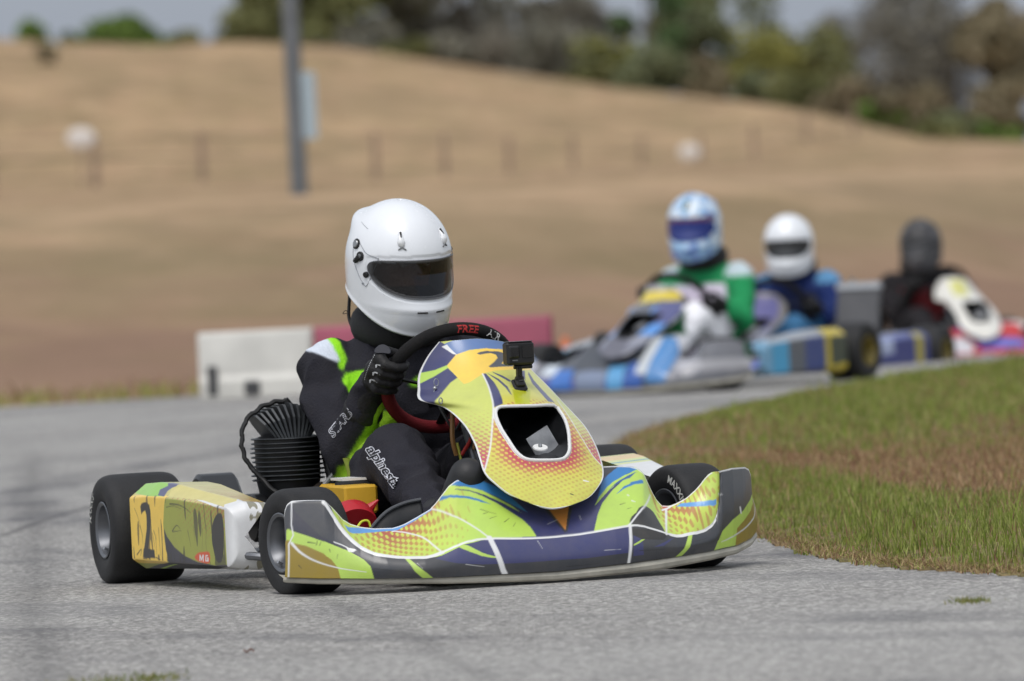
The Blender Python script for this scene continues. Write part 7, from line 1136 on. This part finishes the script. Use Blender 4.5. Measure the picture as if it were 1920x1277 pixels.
def make_driver(name, label, kloc, yaw, spec, q=1.0, group=None, hy=13, hp=12, hr=0, hc=(-.66, -.015, .764), sc=1.0):
    a = math.radians(yaw); seat = np.array([-.80, 0, .06]); t = thing(name, label, 'person', (kloc[0], kloc[1], kloc[2] if len(kloc) > 2 else 0), a-math.pi/2, group, off=seat)
    hi = q <= 1.01; J = {}
    wcen = np.array([-.425, .03, .485+spec.get('wz', 0)]); e1 = np.array([0, 1., 0]); e2 = np.array([.64, 0, .77]); n3 = np.array([-.77, 0, .64]); Rw = .158
    mb = MB(); n_ = 28; rings = []
    for x_, z_, rx, ry in [(-.80, .075, .10, .15), (-.80, .12, .135, .175), (-.79, .20, .135, .17), (-.785, .29, .140, .165), (-.775, .38, .148, .182), (-.765, .46, .148, .200), (-.76, .52, .128, .198), (-.757, .568, .096, .160), (-.752, .60, .066, .095), (-.745, .64, .058, .062), (-.735, .68, .055, .056)]:
        aa = np.arange(n_)/n_*2*math.pi; rings.append(np.stack([x_+rx*np.cos(aa), ry*np.sin(aa)*(1+.04*np.cos(2*aa)), np.full(n_, z_)], 1))
    mb.loft(rings)
    hcv = np.array(hc); mb.cap((-.74, 0, .62), hcv+np.array([-.02, 0, -.05]), .058, .056)
    hy_ = math.radians(hy); fwd = np.array([math.cos(hy_), math.sin(hy_), 0]); sid = np.array([-math.sin(hy_), math.cos(hy_), 0])
    # head with face: skull, cheeks, nose, chin, brow
    Rh = np.array(Matrix.Rotation(hy_, 3, 'Z')); hp0 = hcv+np.array([0, 0, -.005])
    mb.ell(hp0, (.098, .076, .112), Rh); mb.ell(hp0+fwd*.045+np.array([0, 0, -.055]), (.052, .052, .052), Rh)
    mb.cap(hp0+fwd*.092+np.array([0, 0, .005]), hp0+fwd*.112+np.array([0, 0, -.030]), .008, .013, 12)
    for s_ in (-1, 1): mb.cap(hp0+fwd*.086+sid*s_*.014+np.array([0, 0, .020]), hp0+fwd*.080+sid*s_*.045+np.array([0, 0, .018]), .008, .008, 10)
    arms = {}
    for s_, elb, phi in ((-1, (-.62, -.188, .305), math.radians(170)), (1, (-.60, .27, .32), math.radians(-12))):
        p = wcen+Rw*(math.cos(phi)*e1+math.sin(phi)*e2); ro = math.cos(phi)*e1+math.sin(phi)*e2; el = np.array(elb)
        dd = el-p; dd /= np.linalg.norm(dd); wr = p+ro*.012+n3*.022+dd*.074
        arms[s_] = (wr, el, phi); mb.chain([(-.765, s_*.165, .525), (-.75, s_*.192, .515), tuple(el), tuple(wr)], [.074, .066, .058, .043], 20)
        mb.cap((-.72, s_*.205, .45), tuple(el*.6+np.array((-.72, s_*.205, .45))*.4), .062, .058)
    legs = {}
    for s_ in (-1, 1):
        kn = np.array([-.37, s_*.130, .302+spec.get('kz', 0)]); an = np.array([.0, s_*.140, .145]); mb.chain([(-.76, s_*.095, .135), (-.56, s_*.118, .235), tuple(kn), tuple(kn*.55+an*.45+np.array([0, 0, -.008])), tuple(an)], [.104, .100, .082, .070, .052], 22); legs[s_] = (kn, an)
    V, F, N = remesh(mb, (.0055 if hi else .0075*q), 8, .5)
    # cloth folds
    f1 = np.zeros(len(V))
    for kk, (el_, amp) in enumerate((((-.615, -.222, .325), 1), ((-.60, .26, .335), 1), ((-.37, -.13, .30), 1.0), ((-.37, .13, .30), 1.0), ((-.75, 0, .30), .8), ((-.77, -.19, .50), .7))):
        dv = V-np.array(el_); r = np.linalg.norm(dv, axis=1); f1 += amp*np.exp(-(r/.12)**2)*np.sin(r*95+dv[:, 1]*38+kk+4*np.array([noise.noise(Vector(p_)*9+Vector((kk, 0, 0))) for p_ in V]))
    f2 = ridge(V, 1.4, 14, 3); f3 = np.array([1-abs(noise.noise(Vector((p_[0]*11+p_[2]*6, p_[1]*15, p_[2]*12-p_[0]*7))))*2.2 for p_ in V]); body = np.linalg.norm(V-hp0, axis=1) > .16
    if hi: body = body*np.clip(np.minimum(np.linalg.norm(V-np.array(spec['thigh']), axis=1), np.linalg.norm(V-np.array(spec['sleeve']), axis=1))/.10-.25, .12, 1)
    V0 = V.copy()
    V = V+N*((.0048*f1+.0036*f2+.0095*(f3-.6))*body)[:, None]
    col = spec['suit'](V0, N, np.linalg.norm(V0-hp0, axis=1) > .16)
    if hi:   # clean panel edges: smooth the borders between the suit's colours
        Fa = np.array([f[:4] if len(f) >= 4 else (f[0], f[1], f[2], f[2]) for f in F]); E2 = np.concatenate([Fa[:, [0, 1]], Fa[:, [1, 2]], Fa[:, [2, 3]], Fa[:, [3, 0]]]); pal, lab = np.unique(np.round(col, 5), axis=0, return_inverse=True); lab = lab.ravel(); W1 = np.eye(len(pal))[lab]
        for _ in range(9):
            acc = W1.copy()
            for kk in range(len(pal)): acc[:, kk] += np.bincount(E2[:, 0], W1[E2[:, 1], kk], len(V))+np.bincount(E2[:, 1], W1[E2[:, 0], kk], len(V))
            W1 = acc/acc.sum(1)[:, None]
        W1 = W1**6; W1 /= W1.sum(1)[:, None]; col = W1 @ pal
    mb2 = MB(); mb2.add(V, F)
    bd = mb2.build('body', paint_mat('race_suit_cloth', .82, 0., .05, .35, 190, .25), t, True, 180, col, fixn=False)
    bv = bvh_of(V, F)
    # gloves
    gm = paint_mat('glove_leather', .55, .05, .04, .25, 160, .35); gl = {}
    for s_ in (-1, 1):
        wr, el, phi = arms[s_]; mbh, kn, at_, ro, up, p = hand_mesh(s_, wcen, e1, e2, n3, Rw, phi, wr, el); Vh, Fh, Nh = remesh(mbh, .0032*(q if q < 2 else q*.8), 3, .5)
        Vh = Vh+Nh*(ridge(Vh, .0012, 70, 2))[:, None]; mg = MB(); mg.add(Vh, Fh); gcol = np.tile(Lc(spec.get('glove', (19, 19, 22))), (len(Vh), 1)); g = mg.build('glove', gm, t, True, 180, gcol, fixn=False); gl[s_] = (g, kn, at_, up, Vh, Fh, wr, el)
    if hi:
        g, kn, at_, up, Vh, Fh, wr, el = gl[-1]; gb = bvh_of(Vh, Fh); wm = mat('glove_print', (196, 198, 200), .6); v_dir = Vector((.951, -.309, .05))
        ey = np.array((0.1, .2, .97)); mm = MB()
        for t_ in (.034, .010, -.014):
            cc = at_(.35, .05, t_); sh = [(-.010, .002), (-.004, .0035), (.003, .002), (.012, -.007), (.002, -.0015), (-.004, .0), (-.008, -.007), (-.0105, -.006)]
            o, f_ = wrap([(x*.9, y*.9) for x, y in sh], [tuple(range(len(sh)))], cc, (.309, .951, 0), (0, 0, 1), gb, .0012, .12); mm.add(o, f_)
        mm.build('knuckle_print', wm, g, False, fixn=False)
        mm = MB()
        for k in range(15):
            tt = .046-.0055*k; cc = at_(-.15, .05, tt)+np.array([0, -.010+.00006*(k-7)**2, 0]); o, f_ = wrap([(.0009*math.cos(u), .0013*math.sin(u)) for u in np.linspace(0, 6.28, 7)[:-1]], [tuple(range(6))], cc, (.309, .951, 0), (0, 0, 1), gb, .001, .12); mm.add(o, f_)
        mm.build('stitching', wm, g, False, fixn=False)
        # pull tab on the thumb side
        tc_ = at_(-.4, .040, .060); mb = MB(); R2 = []
        xx = np.array([.30, .95, -.10]); xx /= np.linalg.norm(xx); yy = np.array([-.3, .18, .94]); nn = np.cross(xx, yy)
        for h_, s2 in ((-.002, .9), (0, 1), (.003, .9)): R2.append([tc_+xx*(.021*s2*math.cos(k))+yy*(.012*s2*math.sin(k))+nn*h_*1.0-yy*.008*math.cos(k)**2 for k in np.linspace(0, 2*math.pi, 25)[:-1]])
        mb.loft(R2); mb.build('glove_tab', mat('tab_navy', (26, 28, 40), .5), g)
    # shoes
    for s_ in (-1, 1):
        kn, an = legs[s_]; ms = MB(); ms.chain([an+np.array([-.03, 0, .02]), an+np.array([0, 0, .0])], [.047, .045]); ms.chain([an+np.array([.02, s_*-.005, -.045]), an+np.array([.045, s_*-.02, .02]), an+np.array([.085, s_*-.035, .09]), an+np.array([.095, s_*-.04, .115])], [.044, .050, .050, .046], 18)
        Vs, Fs, Ns = remesh(ms, .005*q, 6); mg = MB(); mg.add(Vs, Fs); mg.build('shoe', mat('shoe_black', (28, 28, 30), .55, bump=.08), t, True, 180, fixn=False)
    # neck brace
    nb = MB(); R2 = []
    for k in np.linspace(0, 2*math.pi, 49)[:-1]:
        cx_ = -.735+.088*math.cos(k); cy_ = .096*math.sin(k); cz = .618+.020*math.cos(k)*-1
        R2.append([(cx_+math.cos(k)*.024*math.cos(u), cy_+math.sin(k)*.024*math.cos(u), cz+.040*math.sin(u)) for u in np.linspace(0, 2*math.pi, 17)[:-1]])
    R2.append(R2[0]); nb.loft(R2, True, False); nb.build('neck_brace', mat('brace_black', (22, 22, 24), .75, bump=.15, bscale=90), t, True, 180)
    h, tr = helmet(t, hc, hy, hp, hr, 1.0 if hi else q*.8, spec)
    if hi:
        # eyes behind the tinted visor
        for s_ in (-1, 1):
            e = hp0+fwd*.083+sid*s_*.032+np.array([0, 0, .002]); MB().ell(e, (.011, .011, .011), n=16, m=10).build('eye', mat('eye_white', (190, 186, 180), .2), bd); MB().ell(e+fwd*.0088, (.004, .0055, .0055), n=12, m=8).build('iris', mat('iris_brown', (40, 26, 18), .2), bd)
        MB().tube(curve_pts([tr([(-.10, -.085, -.06)])[0], (-.79, -.105, .70), (-.795, -.108, .64), (-.76, -.10, .595)], 24), .0042, 8).build('radio_cable', mat('rubber_black', (18, 18, 19), .6), h)
        MB().tube(curve_pts([(-.79, -.106, .655), (-.79, -.125, .652), (-.79, -.118, .660), (-.79, -.112, .656)], 12), .0009, 5).build('loose_thread', mat('rubber_black', (0, 0, 0)), h)
        sp_ = np.array([(-.55, -.205, .30), (-.52, -.205, .268), (-.50, -.212, .245), (-.49, -.220, .212)]); q_ = curve_pts(sp_, 14); mb = MB(); mb.grid(np.stack([q_+np.array([0, -.011, 0]), q_+np.array([.003, .0, 0]), q_+np.array([0, .011, 0])], 1)); o = mb.build('belt_strap', mat('strap_olive', (104, 116, 30), .8), bd, True, 180); sd = o.modifiers.new('s', 'SOLIDIFY'); sd.thickness = .003
        # printed lettering on thigh and sleeve
        def ink(txt, size, bold, c_, ex_, ey_, m_, nm, sh=0., lift=.0028):
            Vt, Ft = text_mesh(txt, size, bold, sh, 3, .92); o, f_ = wrap(Vt, Ft, c_, ex_, ey_, bv, lift, .35); mm = MB(); mm.add(o, f_); mm.build(nm, m_, bd, False, fixn=False)
        wm = mat('print_white', (206, 208, 216), .7); km = mat('print_black', (22, 22, 27), .8); yh = np.array([.309, .951, 0.]); zh = np.array([0, 0, 1.]); ang = math.radians(-54); ex_ = yh*math.cos(ang)+zh*math.sin(ang); ey_ = -yh*math.sin(ang)+zh*math.cos(ang)
        ctr = spec['thigh']
        ink('alpinestars', .036, .0025, ctr, ex_, ey_, wm, 'leg_print', .25, .0036); ink('alpinestars', .036, .0003, ctr, ex_, ey_, km, 'leg_print_fill', .25, .0050)
        ang = math.radians(48); ex_ = yh*math.cos(ang)+zh*math.sin(ang); ey_ = -yh*math.sin(ang)+zh*math.cos(ang)
        ink('STARS', .030, .0013, spec['sleeve'], ex_, ey_, wm, 'sleeve_print', .2, .0026); ink('STARS', .030, -.0002, spec['sleeve'], ex_, ey_, km, 'sleeve_print_fill', .2, .0036)
    return t
def suit_lead(V, N, body):
    c = np.tile(Lc((36, 36, 44)), (len(V), 1)); x, y, z = V.T; yz = V[:, 1:]; L = Lc((150, 226, 40)); Wt = Lc((206, 214, 226))
    torso = (x > -.74) & (N[:, 0] > .1)
    c[torso & (x < -.60) & inpoly(yz, [(-.175, .490), (-.158, .504), (-.126, .514), (-.088, .508), (-.06, .49), (-.09, .46), (-.115, .462), (-.134, .440), (-.147, .430), (-.160, .459)])] = L
    c[(x > -.80) & (x < -.6) & inpoly(yz, [(.06, .50), (.03, .500), (-.03, .464), (.03, .465), (.16, .44), (.17, .50)])] = L
    # side panel under the right arm, and the lower face of the forearm
    E0, E1 = np.array((-.62, -.188, .305)), np.array((-.46, -.135, .445)); ab = E1-E0; tt = ((V-E0)@ab)/(ab@ab); of = V-E0-tt[:, None]*ab; rr = np.linalg.norm(of, axis=1)
    c[(rr < .085) & (tt > -.35) & (tt < .95) & (of@np.array((.2, .62, -.76)) > .30*rr)] = Lc((128, 170, 30))
    c[inpoly(yz, [(-.20, .40), (-.04, .41), (-.05, .36), (-.10, .22), (-.20, .20), (-.23, .296)]) & (x < -.58) & (x > -.74) & ~((y < -.13) & (x < -.68))] = Lc((128, 170, 30))
    sh = (z > .49) & (x > -.90) & (x < -.62)
    c[sh & inpoly(yz, [(-.185, .60), (-.170, .60), (-.157, .59), (-.148, .552), (-.153, .529), (-.166, .510), (-.180, .515), (-.169, .536), (-.167, .552), (-.175, .566)])] = L
    c[sh & inpoly(yz, [(-.245, .560), (-.235, .60), (-.184, .60), (-.176, .572), (-.171, .552), (-.173, .536), (-.183, .530), (-.210, .549), (-.24, .566)])] = Wt
    c[sh & inpoly(yz, [(-.235, .578), (-.215, .566), (-.205, .556), (-.190, .543), (-.205, .562), (-.200, .572), (-.212, .570)])] = Lc((31, 31, 38))
    # thigh and arm seams
    c[~body] = Lc((24, 24, 26)); c[~body & (z > .715)] = Lc((150, 98, 72))
    return c
def paint_white(az, z, P): return np.tile(Lc((228, 231, 235)), (len(az), 1))
spec1 = dict(suit=suit_lead, paint=paint_white, visor=('visor_tint', (12, 12, 14), .76), thigh=(-.36, -.162, .275), sleeve=(-.56, -.215, .385))
make_driver('person', 'kart driver in plain white helmet and black suit with bright green panels', (-.056, 17.2), 18, spec1, 1.0, hy=13, hp=13, hr=2, hc=(-.66, -.014, .776))
# ---------- the small camera fixed on the steering fairing ----------
def action_camera():
    a = math.radians(18); b0 = nose_pt(NL, NM, NR, np.array([3.25]), np.array([.33]))[0]
    t = thing('action_camera', 'small black action camera on a short mount on the yellow steering fairing', 'camera', (-.056, 17.2, 0), a-math.pi/2, None, off=b0)
    k = mat('camera_black', (22, 22, 24), .5, bump=.03); g = mat('camera_glass', (12, 12, 14), .06, coat=.6); gr = mat('camera_grey', (90, 92, 96), .5)
    Rz = np.array(Matrix.Rotation(math.radians(4), 3, 'Z')); Rt = np.array(Matrix.Rotation(math.radians(-38), 3, 'Y'))
    mb = MB(); mb.box(b0+np.array([.002, 0, .006]), (.040, .034, .010), -Rt if False else np.array(Matrix.Rotation(math.radians(40), 3, 'Y')), bev=.004); mb.box(b0+np.array([.006, 0, .013]), (.028, .022, .012), np.array(Matrix.Rotation(math.radians(40), 3, 'Y')), bev=.003); mb.build('mount_base', k, t)
    MB().box(b0+np.array([.0145, .001, .0175]), (.001, .010, .0022), np.array(Matrix.Rotation(math.radians(40), 3, 'Y'))).build('base_print', gr, t)
    mb = MB()
    for s in (-.005, 0, .005): mb.box(b0+np.array([.004, s, .034]), (.014, .0028, .036), bev=.001)
    mb.tube([b0+np.array([.004, -.010, .022]), b0+np.array([.004, .010, .022])], .0055, 12); mb.tube([b0+np.array([.002, -.012, .050]), b0+np.array([.002, .034, .050])], .005, 12); mb.build('mount_arm', k, t)
    c = b0+np.array([.0, .002, .083]); mb = MB(); mb.box(c, (.034, .072, .056), Rz, bev=.0055); bd = mb.build('camera_body', k, t)
    mb = MB(); mb.box(c+np.array([.0195, -.017, .004]), (.008, .029, .031), Rz, bev=.004); mb.build('lens_frame', k, bd); MB().box(c+np.array([.0240, -.017, .004]), (.001, .021, .022), Rz, bev=.0005).build('lens_glass', g, bd)
    MB().box(c+np.array([.0176, .017, .003]), (.001, .026, .028), Rz).build('front_screen', g, bd); MB().box(c+np.array([0, -.005, .0285]), (.008, .014, .002), Rz, bev=.0008).build('shutter_button', gr, bd)
    MB().box(c+np.array([.0005, .0, .0290]), (.030, .064, .0012), Rz).build('top_cover', gr, bd)
    MB().box(c+np.array([.0245, -.017, -.0165]), (.001, .014, .003), Rz).build('front_print', gr, bd)
action_camera()
# ---------- the following karts ----------
G = 'karts following on the track behind the leader'; GD_ = 'drivers of the following karts'
k2 = (.56, 33.7, 0); k3 = (1.17, 36.5, -.09); k4 = (2.67, 42.6, -.185)
make_kart('racing_kart', 'blue and grey go-kart directly behind the leader, driven by the green suited driver', k2, -31, 'blue', 3.2, -8, G, nsc=.82, wz=-.06)
make_kart('racing_kart', 'dark blue go-kart with an upright grey radiator, second of those following', k3, -25, 'navy', 3.2, -6, G, radiator=True, nsc=.80, wz=-.05)
make_kart('racing_kart', 'white nosed go-kart with red front fairing, farthest right', k4, 15, 'white', 3.2, 6, G, nsc=.92)
def sfun(base, chest, sleeve=None, leg=None, tree=None, shp=None):
    def f(V, N, body):
        x, y, z = V.T; c = np.tile(Lc(base), (len(V), 1)); tor = (np.abs(y) < .15) & (x > -.82) & (z < .49) & (z > .10) & (x < -.55)
        if chest: c[tor] = Lc(chest)
        if leg: c[(x > -.60) & (z < .47) & (np.abs(y) < .24) & ~((z > .40) & (x < -.42) & (np.abs(y) > .15))] = Lc(leg)
        if tree: c[inpoly(V[:, 1:], [(.075, .27), (.20, .27), (.14, .385)]) & (x > -.45)] = Lc(tree)
        if shp: c[(z > .53) & (np.abs(y) > .14)] = Lc(shp)
        if sleeve: c[(x > -.62) & (z > .36)] = Lc(sleeve)
        c[~body] = Lc((60, 44, 38)); return c
    return f
def paint_blue(az, z, P):
    c = np.tile(Lc((150, 190, 226)), (len(az), 1)); s = np.array([noise.noise(Vector(p)*22) for p in P]); c[s > .12] = Lc((206, 220, 234)); c[s < -.28] = Lc((84, 110, 180)); c[(np.abs(az) < .16) & (z > .09) & (z < .13)] = Lc((20, 70, 66)); c[(z < .055) & (z > .032) & (np.abs(az) < 1.2)] = Lc((90, 40, 66)); c[(z < -.10) & (s > 0)] = Lc((120, 150, 210)); return c
def paint_dark(az, z, P):
    c = np.tile(Lc((44, 44, 47)), (len(az), 1)); s = np.array([noise.noise(Vector(p)*16) for p in P]); c[s > .2] = Lc((74, 74, 78)); return c
make_driver('person', 'kart driver in light blue helmet and green suit with white legs', k2, -31, dict(kz=.04, wz=-.06, suit=sfun((30, 140, 84), (238, 226, 244), None, (250, 250, 255), (24, 96, 52), (190, 206, 212)), paint=paint_blue, visor=('visor_blue', (16, 40, 120), 1.), detail=False), 2.0, GD_, hy=14, hp=6, hc=(-.66, .0, .775))
make_driver('person', 'kart driver in white helmet and dark blue suit, seated between two others', k3, -25, dict(wz=-.05, suit=sfun((22, 42, 96), (24, 34, 70), None, (60, 110, 150), None, (90, 140, 180)), paint=paint_white, visor=('visor_black', (10, 10, 11), 1.), detail=False), 2.0, GD_, hy=16, hp=4, hc=(-.68, .0, .735))
make_driver('person', 'kart driver in dark grey helmet and dark suit at the far right', k4, 15, dict(suit=sfun((30, 28, 32), (90, 24, 30)), paint=paint_dark, visor=('visor_smoke', (24, 20, 20), 1.), detail=False, gloss=0), 2.0, GD_, hy=-24, hp=0, hc=(-.68, .0, .75))
